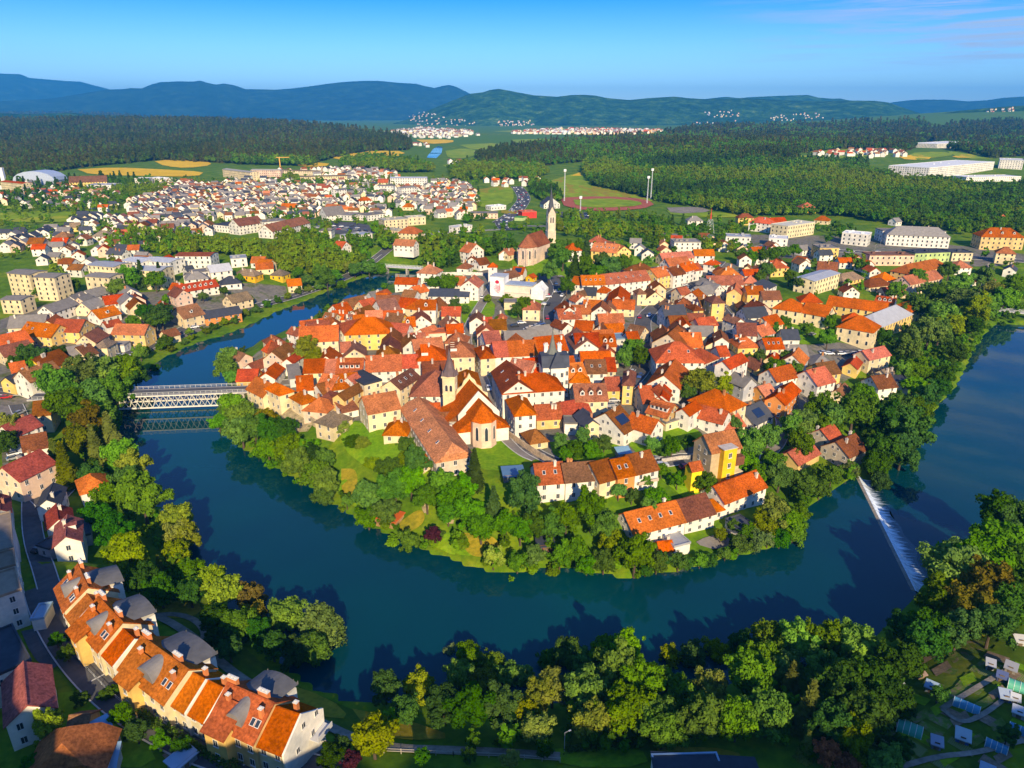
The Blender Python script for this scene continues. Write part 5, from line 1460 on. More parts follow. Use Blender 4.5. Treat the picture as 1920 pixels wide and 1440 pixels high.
# --- yellow tower house
def placed(name, px, py, h, rz): x, y, z = at(px, py, h); return link(name, None, loc=(x, y, z), rotz=rz)
yh = placed('tower_house', 1342, 862, 5, R(22))
link('wall', wall_mesh('g', 10.5, 8.6, 10.5, 3.8), yh, (.55, .42, .24)); link('roof', roof_mesh('g', 10.5, 8.6, 10.5, 3.8), yh, (.42, .16, .06))
mb = MB(); mb.box(-2.3, 2.3, -6.2, -4.2, -3, 11.4); tb = build(mb, 'stair_tower', 'plaster', yh, (.80, .47, .02)); mb = MB(); mb.box(-2.5, 2.5, -6.4, -2, 11.4, 11.6); build(mb, 'roof', 'flat_roof', tb, (.5, .45, .4))
for z_ in (2.5, 6, 9.3): link('window', U['window'], tb, loc=(0, -6.2, z_), scale=(1.2, 1, 1.6))
mb = MB(); mb.box(2.4, 5.4, -6.3, -4.2, 5.4, 8.2); build(mb, 'balcony', 'planks', yh, (.22, .09, .05)); mb = MB(); mb.box(2.4, 5.6, -6.1, -4.2, -3, 3.0); build(mb, 'porch', 'plaster', yh, WC['c'])
for x_, a, y_ in ((-5.25, -math.pi/2, -1.5), (-5.25, -math.pi/2, 1.5)):
    for z_ in (3, 6.2, 9.4): link('window', U['window'], yh, loc=(x_, y_, z_), rotz=a, scale=(1.1, 1, 1.5))
thing(yh, 'house', '!tall ochre house with a bright yellow stair tower above the lane', 1345, 845)
yt = placed('tower', 1297, 916, 0, R(20))
mb = MB(); mb.box(-1.7, 1.7, -1.7, 1.7, -3, 7.2); build(mb, 'wall', 'plaster', yt, (.78, .62, .02)); link('roof', roof_mesh('g', 3.4, 3.4, 7.2, 1.6), yt, (.5, .12, .03))
thing(yt, 'tower', '!small narrow bright yellow tower with a red cap roof in the gardens', 1297, 908)
# --- mast, floodlights, crane
def lattice(name, px, py, h, w, col, label, cat, top=None):
    o = placed(name, px, py, 0, .3); mb = MB()
    for sx in (-1, 1):
        for sy in (-1, 1): mb.bar((sx*w/2, sy*w/2, -1), (sx*w/5, sy*w/5, h)  , .16, .16)
    n = max(4, int(h/2.5))
    for k in range(n):
        z0, z1 = h*k/n, h*(k+1)/n; r0 = w/2+(w/5-w/2)*k/n; r1 = w/2+(w/5-w/2)*(k+1)/n
        for s_ in (-1, 1): mb.bar((-r0, s_*r0, z0), (r1, s_*r1, z1), .13, .13); mb.bar((s_*r0, -r0, z0), (s_*r1, r1, z1), .13, .13)
    build(mb, 'lattice', 'painted', o, col)
    if top: mb = MB(); top(mb, h); build(mb, top.__name__, 'painted', o, (.72, .72, .7) if cat != 'antenna' else (.62, .05, .03))
    thing(o, cat, '!'+label, px, py-20); return o
def lamp_panel(mb, h): mb.box(-1.5, 1.5, -.25, .25, h, h+2.6)
def antenna_top(mb, h): mb.tube([(0,0,h),(0,0,h+5)], [.55,.45], 8); mb.tube([(0,0,h+5),(0,0,h+9)], [.25,.1], 6)
for px, py, h, lab in ((1058, 378, 34, 'leftmost stadium floodlight mast'), (1213, 382, 28, 'shorter floodlight mast of the pair right of the stadium'), (1220, 374, 33, 'taller floodlight mast of the pair right of the stadium'), (1088, 398, 14, 'low floodlight mast near the blue stadium hall')):
    lattice('floodlight_mast', px, py, h, 1.0, (.65, .66, .66), lab, 'floodlight', lamp_panel)
lattice('antenna_mast', 1330, 437, 12, 6, (.6, .6, .6), 'red and white antenna mast on the cream tower block', 'antenna', antenna_top)
def crane(px, py, h, jib, label):
    o = placed('tower_crane', px, py, 0, .2); mb = MB(); mb.box(-.9, .9, -.9, .9, 0, h); build(mb, 'tower', 'painted', o, (.6, .32, .05)); mb = MB(); mb.box(-jib*.3, jib, -.6, .6, h, h+1.2); build(mb, 'jib', 'painted', o, (.6, .32, .05))
    thing(o, 'crane', '!'+label, px, py-15)
crane(526, 318, 20, 17, 'yellow tower crane at the far edge of the suburb'); crane(1217, 268, 36, 24, 'orange tower crane above the far forest')
def pole_lamp(px, py, h):
    o = placed('street_lamp', px, py, 0, .4); mb = MB(); mb.tube([(0,0,-.5),(0,0,h)], [.07,.05], 6); mb.bar((0,0,h),(.9,0,h+.1), .06, .06); build(mb, 'pole', 'painted', o, (.4,.4,.4)); mb = MB(); mb.box(.7,1.2,-.1,.1,h+.05,h+.15); build(mb, 'lamp_head', 'painted', o, (.6,.6,.6)); thing(o, 'street lamp', 'street lamp', px, py, 'street lamps')
for px, py in ((1058, 1410), (1650, 462), (1640, 470), (77, 900), (297, 625), (1735, 748)): pole_lamp(px, py, 4.5)
# --- domed sports hall
dm = placed('sports_hall', 78, 345, 0, 0); mb = MB(); vs = []; fs = []
for i in range(9):
    a = math.pi*i/8
    for j in range(2): vs.append((-30*math.cos(a), -16+32*j, 6+13*math.sin(a)))
for i in range(8): fs.append((2*i, 2*i+2, 2*i+3, 2*i+1))
mb.faces(vs, fs); mb.poly([vs[2*i] for i in range(9)][::-1]); mb.poly([vs[2*i+1] for i in range(9)]); build(mb, 'roof', 'sheet_metal', dm, (.42, .48, .58)); mb = MB(); mb.box(-29.5, 29.5, -15.6, 15.6, -3, 6); build(mb, 'wall', 'plaster', dm, (.4, .45, .55)); mb = MB(); mb.box(-45, -40, -18, -14, -3, 24); build(mb, 'pylon', 'plaster', dm, (.8, .8, .8))
thing(dm, 'hall', '!grey domed sports hall with a white pylon at the far left', 80, 335)
# --- viaduct road
strip('road', 'paving', [(960,430),(1100,434),(1200,440),(1290,450)], 14, 3.0)
# ------------------------------------------------------------------ terraced houses by the near street
def terrace(name, x1, y1, x2, y2, D, w, label, bay=True, barrel=True, wall='c', end=False, rear=True, first=False):
    A = at(x1, y1, w); B = at(x2, y2, w); z = (A[2]+B[2])/2; A = Vector((*plane(x1, y1, z+w), 0)); B = Vector((*plane(x2, y2, z+w), 0))
    u = B-A; L = u.length; u.normalize(); v = Vector((-u.y, u.x, 0)); c = (A+B)/2+v*D/2; rot = math.atan2(u.y, u.x)
    root = link(name, None, loc=(c.x, c.y, z), rotz=rot); rise = D/2*math.tan(R(36)); rc = vary((.50, .118, .008), .08)
    link('wall', wall_mesh('g', L, D, w, rise), root, WC[wall]); link('roof', roof_mesh('g', L-.7, D, w, rise), root, rc)
    nw = max(2, int(L/2.6))
    for f in range(2):
        for k in range(nw): link('window', U['window'], root, loc=((-.5+(k+.5)/nw)*L, -D/2, 1.8+f*3), scale=(1.1, 1, 1.5))
    if barrel:
        mb = MB(); n = 10; r = L*.165; h_ = 2.1; y0 = -D*.42; z0 = w+rise*.22
        for k in range(n):
            a0, a1 = math.pi*k/n, math.pi*(k+1)/n
            p = [(-r*math.cos(a), y0, z0+h_*math.sin(a)) for a in (a0, a1)]; q_ = [(x_, D*.02, z_+.5) for x_, _, z_ in p]
            mb.poly([p[0], p[1], q_[1], q_[0]]); 
        mb.poly([(-r*math.cos(math.pi*k/n), y0+.05, z0+h_*math.sin(math.pi*k/n)) for k in range(n+1)]+[(r, y0+.05, z0-1.5), (-r, y0+.05, z0-1.5)], 1)
        build(mb, 'dormer', ['flat_roof', 'plaster'], root, (.20, .19, .185))
    if bay:
        mb = MB(); bx = -L*.17; mb.box(bx-2.4, bx+2.4, -D/2-1.8, -D/2, -3, w+.3); b_ = build(mb, 'bay', 'plaster', root, (.66, .44, .13)); rf = roof_mesh('s', 4.8, 4.6, w+.3, 2.6); link('roof', rf, b_, rc, loc=(bx, -D/2+.4, 0))
        for z_ in (2, 5): link('window', U['window'], b_, loc=(bx, -D/2-1.8, z_), scale=(1.1, 1, 1.5))
    for q_, x_ in enumerate((-L*.42, -L*.28, L*.24, L*.40) if barrel else (L*.2,)):
        mb = MB(); n = 3 if q_ % 2 == 0 and barrel else 1; mb.box(-.36*n, .36*n, -.34, .34, -1.5, .95); mb.box(-.36*n-.07, .36*n+.07, -.4, .4, .95, 1.1, 1)
        for k in range(n): mb.box(-.36*n+k*.72+.2, -.36*n+k*.72+.52, -.16, .16, 1.1, 1.4, 1)
        build(mb, 'chimney', ['plaster', 'window_frame'], root, (.58, .20, .07), loc=(x_, (.6 if q_ % 2 == 0 else -2.0) if barrel else 1.2, w+rise-(0 if q_ % 2 == 0 else .8)))
    for x_ in ((-.30*L, L*.30, L*.40) if barrel else ()):
        o_ = link('skylight', U['skylight'], root, loc=(x_, -D*.30, w+rise*.40)); o_.rotation_euler = (R(36), 0, 0)
    if rear:
        mb = MB(); mb.box(-L*.34, L*.36, D*.28, D/2+1.5, -4, w+.6); r_ = build(mb, 'rear_wing', 'plaster', root, WC['w'])
        mb = MB(); n = 8
        for k in range(n):
            f0, f1 = k/n, (k+1)/n; zz_ = lambda f: w+1.0+1.7*math.sin(math.pi*(.12+.76*f))
            X0, X1 = -L*.36+L*.74*f0, -L*.36+L*.74*f1
            mb.poly([(X0, D*.10, zz_(f0)+.4), (X1, D*.10, zz_(f1)+.4), (X1, D/2+1.9, zz_(f1)-.5), (X0, D/2+1.9, zz_(f0)-.5)]); mb.poly([(X0, D/2+1.9, zz_(f0)-.5), (X1, D/2+1.9, zz_(f1)-.5), (X1, D/2+1.9, w+2.0), (X0, D/2+1.9, w+.4)])
        build(mb, 'roof', 'flat_roof', r_, (.115, .115, .12))
        for x_ in (-L*.2, 0, L*.2): link('window', U['window'], r_, loc=(x_, D/2+1.5, w-1.2), rotz=math.pi, scale=(1.4, 1, 1.5))
    for sx in (() if barrel else (1,)):           # white fire gables standing proud of the roof
        mb = MB(); x_ = sx*(L/2+.18); e = w+.05; g = [(-D/2-.5, e-.9), (-D/2-.5, e), (0, w+rise+.3), (D/2+.5, e), (D/2+.5, e-.9), (D/2+.02, -4), (-D/2-.02, -4)]
        mb.poly([(x_+.17, y_, z_) for y_, z_ in g]); mb.poly([(x_-.17, y_, z_) for y_, z_ in g][::-1])
        for a, b in zip(g, g[1:]+g[:1]): mb.poly([(x_+.17, *b), (x_+.17, *a), (x_-.17, *a), (x_-.17, *b)])
        build(mb, 'fire_gable', 'plaster', root, WC['w'])
        if end:
            for y_, z_ in ((-2, 4), (2, 4), (0, 7.5), (3.4, 7)): link('window', U['window'], root, loc=(L/2+.36, y_, z_), rotz=math.pi/2, scale=(.9, 1, 1.2))
    if end:
        mb = MB(); mb.box(L/2+.4, L/2+2.2, 1, 5, 3.2, 3.4); mb.box(L/2+2.1, L/2+2.2, 1, 5, 3.4, 4.3); build(mb, 'balcony', 'painted', root, (.5, .5, .5))
    thing(root, 'terraced house', '!'+label, (x1+x2)/2, (y1+y2)/2-20, 'terraced row by the near street'); BUILT.append((c.x, c.y, L/2, root))
terrace('terraced_house', 103, 1100, 121, 1146, 10, 6.5, 'farthest terraced house of the orange row, with curved grey dormer', bay=False, first=True)
terrace('terraced_house', 123, 1149, 139, 1172, 8.5, 5.6, 'low plain terraced house between the two farthest curved dormers', False, False, rear=False)
terrace('terraced_house', 141, 1168, 186, 1220, 10, 6.5, 'terraced house with curved grey dormer, second from the far end of the row')
terrace('terraced_house', 191, 1222, 216, 1247, 8.5, 5.6, 'low plain terraced house with a wide white gable wall in mid row', False, False, rear=False)
terrace('terraced_house', 222, 1250, 310, 1318, 10, 6.5, 'terraced house with curved grey dormer and yellow bay in mid row')
terrace('terraced_house', 314, 1312, 350, 1334, 9, 5.6, 'low plain terraced house just before the nearest dormer house, on its far side', False, False, rear=False)
terrace('terraced_house', 353, 1334, 386, 1352, 9, 5.6, 'low plain orange-roofed house adjoining the nearest dormer house', False, False, rear=False)
terrace('terraced_house', 388, 1350, 478, 1392, 10.2, 6.8, 'nearest terraced house with curved grey dormer and ochre front', wall='n')
terrace('terraced_house', 480, 1392, 532, 1412, 9.6, 6.2, 'nearest end house of the orange row, with blank white gable wall', False, False, end=True, rear=False)
# ------------------------------------------------------------------ land cover
region('paving', 'town_yard', [(445,700),(470,670),(520,640),(570,620),(620,590),(700,560),(780,540),(860,520),(930,500),(1040,520),(1240,500),(1340,490),(1440,500),(1450,590),(1440,640),(1500,650),(1600,640),(1640,680),(1560,730),(1540,760),(1480,790),(1440,780),(1420,830),(1340,860),(1280,880),(1180,870),(1120,880),(1000,850),(950,800),(900,840),(850,850),(760,800),(680,800),(600,800),(540,790),(470,745)], .10)
region('paving', 'town_yard', [(0,600),(120,560),(320,545),(460,530),(560,540),(470,580),(380,620),(300,650),(220,690),(130,720),(60,740),(60,800),(20,860),(0,900)], .10)
region('paving', 'town_yard', [(1380,440),(1560,440),(1920,470),(1920,500),(1700,500),(1560,490),(1400,480)], .10)
for pts in ([(850,560),(910,550),(935,580),(900,620),(860,600)], [(640,790),(720,800),(760,850),(800,870),(830,900),(760,920),(690,880),(640,840)], [(880,845),(950,820),(1000,850),(960,885),(890,880)], [(940,560),(1020,560),(1000,590),(950,600)], [(1030,830),(1150,820),(1180,850),(1100,870),(1040,860)], [(1180,800),(1300,800),(1330,830),(1240,860),(1180,850)], [(1470,600),(1560,600),(1580,640),(1480,650)], [(1390,640),(1460,630),(1470,680),(1400,690)], [(1430,680),(1530,690),(1500,720),(1440,720)], [(1620,690),(1700,690),(1720,740),(1650,740)], [(960,480),(1130,470),(1160,500),(1060,530),(960,520)], [(1090,510),(1160,500),(1240,490),(1230,470),(1100,480)], [(640,880),(700,920),(680,960),(630,930)], [(800,1000),(900,1000),(940,1040),(860,1045),(800,1020)], [(1240,900),(1330,900),(1400,930),(1300,950)]): region('lawn', 'lawn', pts, .22)
region('lawn', 'dry_grass', [(640,880),(672,880),(668,935),(640,930)], .3, 3); region('lawn', 'dry_grass', [(742,985),(790,950),(800,980),(760,1005)], .3, 3); region('lawn', 'dry_grass', [(860,1000),(930,1005),(940,1040),(880,1050)], .3, 3); region('lawn', 'dry_grass', [(1310,895),(1400,900),(1380,930),(1320,930)], .3, 3)
region('rock', 'rock_face', [(826,930),(850,925),(856,985),(832,985)], .5); region('rock', 'rock_face', [(520,770),(580,765),(590,810),(540,815)], .5); region('rock', 'rock_face', [(790,935),(802,930),(805,965),(792,965)], .5)
# near bank: lawns, gardens, allotments
region('lawn', 'grass', [(270,1130),(360,1120),(420,1180),(520,1270),(640,1320),(740,1370),(700,1400),(560,1340),(430,1240),(330,1180)], .15)
region('lawn', 'dry_grass', [(500,1270),(620,1310),(660,1350),(600,1345),(500,1300)], .25); region('lawn', 'dry_grass', [(285,1130),(340,1115),(385,1140),(360,1160),(300,1160)], .25); region('lawn', 'dry_grass', [(660,1330),(760,1350),(860,1385),(760,1390),(690,1370)], .25)
region('lawn', 'lawn', [(110,1300),(200,1290),(270,1380),(300,1440),(150,1440),(100,1360)], .15)
region('lawn', 'lawn', [(1040,1405),(1200,1400),(1220,1440),(1050,1440)], .2); region('lawn', 'dry_grass', [(1230,1400),(1380,1405),(1400,1440),(1240,1440)], .2)
region('garden_ground', 'grass', [(1640,1330),(1720,1240),(1790,1190),(1920,1150),(1920,1440),(1600,1440)], .12)
m, nt, o = new_mat('garden_rows'); g_ = N(nt, 'NewGeometry'); mp = N(nt, 'Mapping'); mp.inputs['Rotation'].default_value = (0, 0, R(52)); nt.links.new(g_.outputs['Position'], mp.inputs[0]); w_ = N(nt, 'TexWave', Scale=1.1, Distortion=1.5, Detail=3); nt.links.new(mp.outputs[0], w_.inputs['Vector'])
finish(nt, o, ramp(nt, w_.outputs[0], [(.35, (.22, .17, .11)), (.55, (.10, .2, .02))]).outputs[0], .95, .05)
BEDS = [(1800,1225,26,12,.5),(1765,1255,20,8,.5),(1840,1248,20,7,.4),(1815,1275,16,9,.6),(1790,1300,22,9,.5),(1870,1300,18,8,.5),(1845,1320,18,8,.5),(1760,1330,16,9,.5),(1725,1345,20,8,.5),(1800,1350,20,10,.5),(1870,1360,16,8,.5),(1700,1375,16,9,.5),(1830,1390,16,9,.5),(1880,1420,18,9,.5),(1750,1390,14,8,.5),(1780,1425,20,8,.5),(1660,1360,14,7,.5),(1900,1270,14,7,.4),(280,1330,14,6,.3),(255,1345,14,5,.3),(300,1360,16,5,.3),(320,1415,16,8,.3)]
for i, (px, py, a, b, t) in enumerate(BEDS):
    c, s = math.cos(t-1.1), math.sin(t-1.1); pts = [(px+a*u*c*.9-b*v*s, py+a*u*s*.75+b*v*c) for u, v in ((-1,-1),(1,-1),(1,1),(-1,1))]
    region('garden_bed', ('vegetable_beds', 'soil', 'vegetable_beds', 'lawn')[i % 4], pts, .26, 0)
c0 = at(1790, 1320)[:2]; ca, sa = math.cos(R(-52)), math.sin(R(-52)); q = random.Random(5)
for i in range(-7, 8):
    for j in range(-9, 10):
        x, y = c0[0]+i*5.0*ca-j*3.3*sa, c0[1]+i*5.0*sa+j*3.3*ca; px, py = map(float, project(x, y, T(x, y)))
        if not inpoly([px], [py], [(1625,1340),(1740,1240),(1800,1200),(1925,1170),(1925,1445),(1620,1445)])[0] or q.random() < .16 or any(math.hypot(x-t[0], y-t[1]) < t[2]*.5 for t in TREES): continue
        a, b = q.uniform(1.5, 2.2), q.uniform(.9, 1.35); m_ = q.choice(('vegetable_beds', 'vegetable_beds', 'soil', 'lawn', 'grass', 'garden_rows'))
        patch('garden_bed', m_, [(x+u*a*ca-v*b*sa, y+u*a*sa+v*b*ca) for u, v in ((-1,-1),(1,-1),(1,1),(-1,1))], .24, 2.5)
strip('path', 'soil', [(1700,1255),(1740,1235),(1775,1215),(1800,1190),(1805,1170)], 1.8, .4); strip('path', 'gravel', [(1765,1332),(1800,1310),(1850,1280),(1900,1252)], 1.1, .4); strip('path', 'gravel', [(1765,1332),(1800,1360),(1840,1345),(1880,1315)], .9, .4)
strip('path', 'gravel', [(1690,1440),(1760,1420),(1830,1415),(1920,1390)], 1.0, .4)
# streets
ROADS = []
def road(pts, w, name='road', mat='asphalt', mark=True, off=.3):
    strip(name, mat, pts, w, off, kerb=1); ROADS.append((np.array(smooth(px_ground(pts), 1)), w))
    if mark and w > 5: strip('road_marking', 'road_paint', pts, .22, off+.03, dash=2)
road([(84,1098),(98,1140),(125,1190),(160,1238),(205,1285),(250,1322),(310,1360),(390,1400),(470,1425),(560,1450),(640,1470)], 8.5, 'street', 'asphalt', False)
for k, (px, py) in enumerate(((150,1205),(205,1262),(262,1310),(330,1352),(410,1393),(490,1420))): strip('road_marking', 'flat_roof', [(px-34, py+18), (px, py)], .35, .36)
road([(30,760),(48,800),(55,850),(62,900),(58,950),(62,1010),(80,1060),(92,1100)], 4.5, 'street', 'asphalt', False)
road([(60,930),(90,960),(130,920),(150,900)], 3, 'street', 'asphalt', False)
strip('path', 'gravel', [(268,1150),(300,1158),(340,1180),(380,1210),(420,1250),(470,1285),(540,1325),(600,1355),(660,1385),(740,1405),(850,1408),(950,1412),(1050,1420)], 2.2, .35)
strip('path', 'gravel', [(285,1157),(330,1152),(370,1165),(388,1190),(380,1208)], 1.8, .38)
road([(-40,730),(20,738),(90,735),(150,745),(215,745)], 7)
road([(60,740),(120,715),(180,690),(230,672),(300,640),(360,612),(420,590),(480,575),(540,560),(600,540),(650,520),(690,498),(730,468),(745,450)], 7.5)
road([(745,450),(790,440),(880,435),(960,430)], 9); road([(745,450),(725,440),(650,430),(560,425)], 7)
road([(938,418),(958,405),(975,388),(984,372),(976,358),(968,350)], 16); road([(940,418),(945,428),(960,432)], 12)
road([(1290,450),(1400,465),(1560,470),(1700,478),(1920,490)], 10)
road([(446,736),(500,725),(560,718),(640,720),(720,725),(780,718)], 6, 'street', 'paving', False)
road([(875,650),(873,630),(885,600),(900,575),(912,555),(925,535)], 5, 'street', 'paving', False); road([(875,650),(890,690),(905,720),(920,790),(945,815),(985,850),(1010,860)], 6, 'street', 'paving', False)
road([(1040,520),(1055,545),(1035,570),(1032,600),(1048,640),(1060,680)], 8, 'street', 'asphalt', False); road([(1075,740),(1082,770),(1110,760),(1150,745),(1180,720),(1205,690),(1212,650),(1203,610),(1210,590),(1260,550),(1310,530),(1350,490)], 8, 'street', 'asphalt', False)
road([(1370,600),(1378,640),(1376,680),(1395,700)], 7, 'street', 'asphalt', False); road([(1370,600),(1345,570)], 6, 'street', 'asphalt', False)
road([(1085,790),(1078,760)], 6, 'street', 'asphalt', False)
road([(1560,690),(1548,720),(1540,760),(1535,790)], 6, 'street', 'paving', False); road([(1450,770),(1470,790),(1462,830),(1440,850),(1432,890)], 4.5, 'street', 'paving', False)
road([(970,820),(1000,850),(1050,872),(1110,876),(1180,870),(1240,870),(1310,862),(1345,870)], 5, 'street', 'asphalt', False)
region('car_park', 'asphalt', [(1010,515),(1060,518),(1062,545),(1030,560),(1012,545)], .28); region('car_park', 'paving', [(1170,570),(1200,560),(1205,590),(1180,600)], .34); region('car_park', 'asphalt', [(950,610),(1025,595),(1030,620),(960,635)], .28); region('car_park', 'asphalt', [(1130,760),(1165,745),(1150,775),(1120,785)], .34); region('car_park', 'paving', [(1370,720),(1440,722),(1430,745),(1375,742)], .3)
region('car_park', 'asphalt', [(1545,655),(1640,655),(1630,670),(1550,668)], .3); region('car_park', 'paving', [(0,760),(60,775),(40,840),(0,850)], .28); region('car_park', 'asphalt', [(540,1405),(600,1380),(625,1400),(590,1445),(530,1440)], .36); region('car_park', 'asphalt', [(590,415),(690,418),(700,440),(600,438)], .3); region('car_park', 'paving', [(640,500),(700,498),(690,515),(650,512)], .3); region('car_park', 'paving', [(600,510),(640,506),(640,520),(600,522)], .3)
region('yard', 'asphalt', [(40,1185),(85,1175),(125,1240),(90,1260),(60,1230)], .2)
region('yard', 'paving', [(1320,1010),(1400,985),(1420,1000),(1350,1035),(1300,1020)], .3)
# fields and meadows beyond the town
for mat, pts in (('ripe_field', [(145,318),(215,314),(300,318),(385,322),(370,332),(260,330),(170,328)]), ('ripe_field', [(290,303),(330,297),(385,300),(400,310),(350,316),(310,312)]), ('ripe_field', [(615,290),(700,283),(765,284),(740,296),(680,300),(620,298)]), ('meadow', [(640,283),(700,276),(770,277),(720,284)]), ('ripe_field', [(545,304),(620,306),(610,313),(560,312)]),
    ('meadow', [(0,400),(90,394),(200,400),(210,412),(110,418),(0,416)]), ('meadow', [(0,386),(70,384),(120,388),(60,392),(0,394)]), ('meadow', [(890,360),(960,345),(965,378),(940,392),(890,388)]), ('dry_grass', [(895,356),(950,346),(960,352),(900,366)]),
    ('meadow', [(1000,350),(1060,330),(1100,320),(1110,345),(1180,355),(1250,372),(1210,380),(1080,378),(1010,372)]), ('dry_grass', [(1035,340),(1060,330),(1058,342),(1038,346)]), ('ripe_field', [(1070,330),(1100,318),(1100,330)]), ('dry_grass', [(1100,352),(1200,358),(1210,368),(1120,366)]), ('dry_grass', [(1040,342),(1100,350),(1200,356),(1248,371),(1215,374),(1100,366),(1045,360)]), ('meadow', [(1250,395),(1400,402),(1380,410),(1260,405)]),
    ('meadow', [(830,310),(870,305),(890,316),(850,320)]), ('meadow', [(835,283),(870,278),(905,283),(880,296),(840,298)]), ('meadow', [(860,272),(940,268),(955,277),(890,282)]), ('ripe_field', [(780,262),(850,262),(850,268),(800,270)]), ('meadow', [(960,262),(1040,260),(1030,270),(970,272)]), ('ripe_field', [(905,300),(935,302),(920,308)]),
    ('meadow', [(1495,292),(1640,290),(1620,300),(1500,302)]), ('meadow', [(1510,282),(1600,278),(1680,281),(1600,286),(1520,288)]), ('ripe_field', [(1685,294),(1720,289),(1755,298),(1700,301)]), ('meadow', [(1720,300),(1800,290),(1760,284),(1700,288)]), ('meadow', [(1775,284),(1830,284),(1880,298),(1800,298)]), ('ripe_field', [(1785,294),(1810,289),(1840,294),(1800,297)]), ('meadow', [(1440,252),(1490,244),(1500,253)]), ('dry_grass', [(1500,252),(1580,247),(1590,250)]),
    ('meadow', [(700,246),(800,240),(900,244),(850,252),(720,254)]), ('meadow', [(920,246),(1060,240),(1240,244),(1200,252),(1000,252)]), ('ripe_field', [(1080,250),(1250,247),(1260,252),(1100,254)]), ('meadow', [(1260,246),(1480,246),(1480,254),(1300,255)])): region('field', mat, pts, .5)
region('field', 'running_track', [(1050,372),(1130,368),(1215,374),(1230,388),(1150,398),(1060,392)], .7); region('field', 'meadow', [(1075,376),(1130,373),(1200,378),(1205,387),(1130,392),(1080,388)], 1.0)
region('car_park', 'asphalt', [(1040,398),(1130,400),(1130,412),(1050,410)], .6); region('field', 'dry_grass', [(940,395),(985,396),(985,402),(940,402)], .6); region('field', 'gravel', [(1250,390),(1310,388),(1340,398),(1260,402)], .6)
def far_water(pts): 
    w = px_ground(pts); return patch('pond', 'river_water', w, .6)
far_water([(800,296),(812,280),(822,274),(830,276),(828,288),(818,297)]); far_water([(1778,346),(1800,340),(1815,344),(1810,350),(1785,350)])
# ------------------------------------------------------------------ suburb houses strewn over their districts
def cheap_house(x, y, z, L, D, w, rot, rc, wc, shared={}):
    key = (round(L), round(D), round(w*2))
    if key not in shared:
        L_, D_, w_ = key[0], key[1], key[2]/2; rise = D_/2*.7
        wins = [(a*L_*.25, s*D_/2, h, math.pi if s > 0 else 0, 1.1, 1.3) for a in (-1, 1) for s in (-1, 1) for h in (1.6, w_-1.2)]+[(s*L_/2, a*1.6, w_-1, s*math.pi/2, 1, 1.3) for a in (-1, 1) for s in (-1, 1)]
        shared[key] = (wall_mesh('g', L_, D_, w_, rise, wins), roof_mesh('g', L_, D_, w_, rise), roof_mesh('g', L_, D_, w_, rise, mat='flat_roof'))
    a, b, c = shared[key]; root = link('house', None, loc=(x, y, z), rotz=rot)
    link('wall', a, root, vary(WC[wc], .06)); link('roof', c if rc in 'dg' else b, root, vary(RC[rc], .12)); return root
SUB = []
def district(poly, spacing, jitter, rot, cols, label, n0=.92, size=1.0):
    rnd.seed(len(SUB)+5)
    for x, y, z, s in grove_points(poly, spacing, n0):
        if any((x-b[0])**2+(y-b[1])**2 < (b[2]+5)**2 for b in BUILT): continue
        px, py = project(x, y, z+3); SUB.append((math.hypot(x, y), x, y, z, rot*.4+rnd.choice((0, math.pi/2, math.pi/2))+rnd.uniform(-jitter, jitter), rnd.choice(cols), rnd.choice('wwwwwwck'), float(px), float(py), label, s*size))
district([(350,345),(420,338),(560,345),(640,375),(720,385),(740,400),(640,402),(560,405),(500,400),(420,408),(360,400)], 11, .25, .5, 'bgpgdgdgdgbgo', 'dense suburb')
district([(240,372),(350,345),(360,395),(400,420),(340,428),(280,430),(240,410)], 11, .2, .55, 'bgpgdgdg', 'left end of the suburb')
district([(0,436),(60,432),(160,400),(180,395),(190,402),(110,440),(20,462),(0,462)], 12, .1, .45, 'dddgd', 'row along the lane at the left')
district([(195,402),(245,398),(262,420),(250,430),(215,428)], 12, .1, .5, 'dgpg', 'stepped rows')
district([(300,335),(420,345),(430,352),(330,372),(300,362)], 12, .3, .5, 'bpgd', 'upper left suburb')
district([(520,318),(640,312),(740,320),(750,335),(640,328),(560,325),(520,326)], 12, .6, .4, 'bpgbogdg', 'far edge of the suburb')
district([(735,345),(830,335),(890,345),(895,380),(860,405),(830,400),(780,385),(740,380)], 12, .5, .4, 'bpggogdg', 'suburb left of the main road')
district([(900,335),(1010,330),(1010,345),(930,348)], 19, .5, .3, 'bpo', 'houses above the main road')
district([(400,330),(560,335),(640,330),(740,338),(740,375),(640,370),(560,345),(420,340)], 15, .5, .4, 'bpggdgd', 'upper suburb')
district([(260,440),(330,432),(400,415),(420,425),(330,448),(270,455)], 16, .3, .5, 'dgb', 'near suburb')
district([(170,440),(240,425),(250,450),(170,470)], 17, .3, .5, 'rbgd', 'left suburb')
district([(1330,442),(1480,455),(1560,474),(1700,482),(1920,498),(1920,522),(1700,512),(1500,502),(1350,482)], 22, .4, .2, 'orbgdo', 'north east quarter')
district([(1190,452),(1320,440),(1330,470),(1260,478),(1200,478)], 21, .4, .2, 'orbgd', 'quarter by the mast')
district([(40,470),(280,450),(420,500),(470,520),(420,545),(200,520),(60,500)], 22, .4, .4, 'gdbgr', 'block quarter')
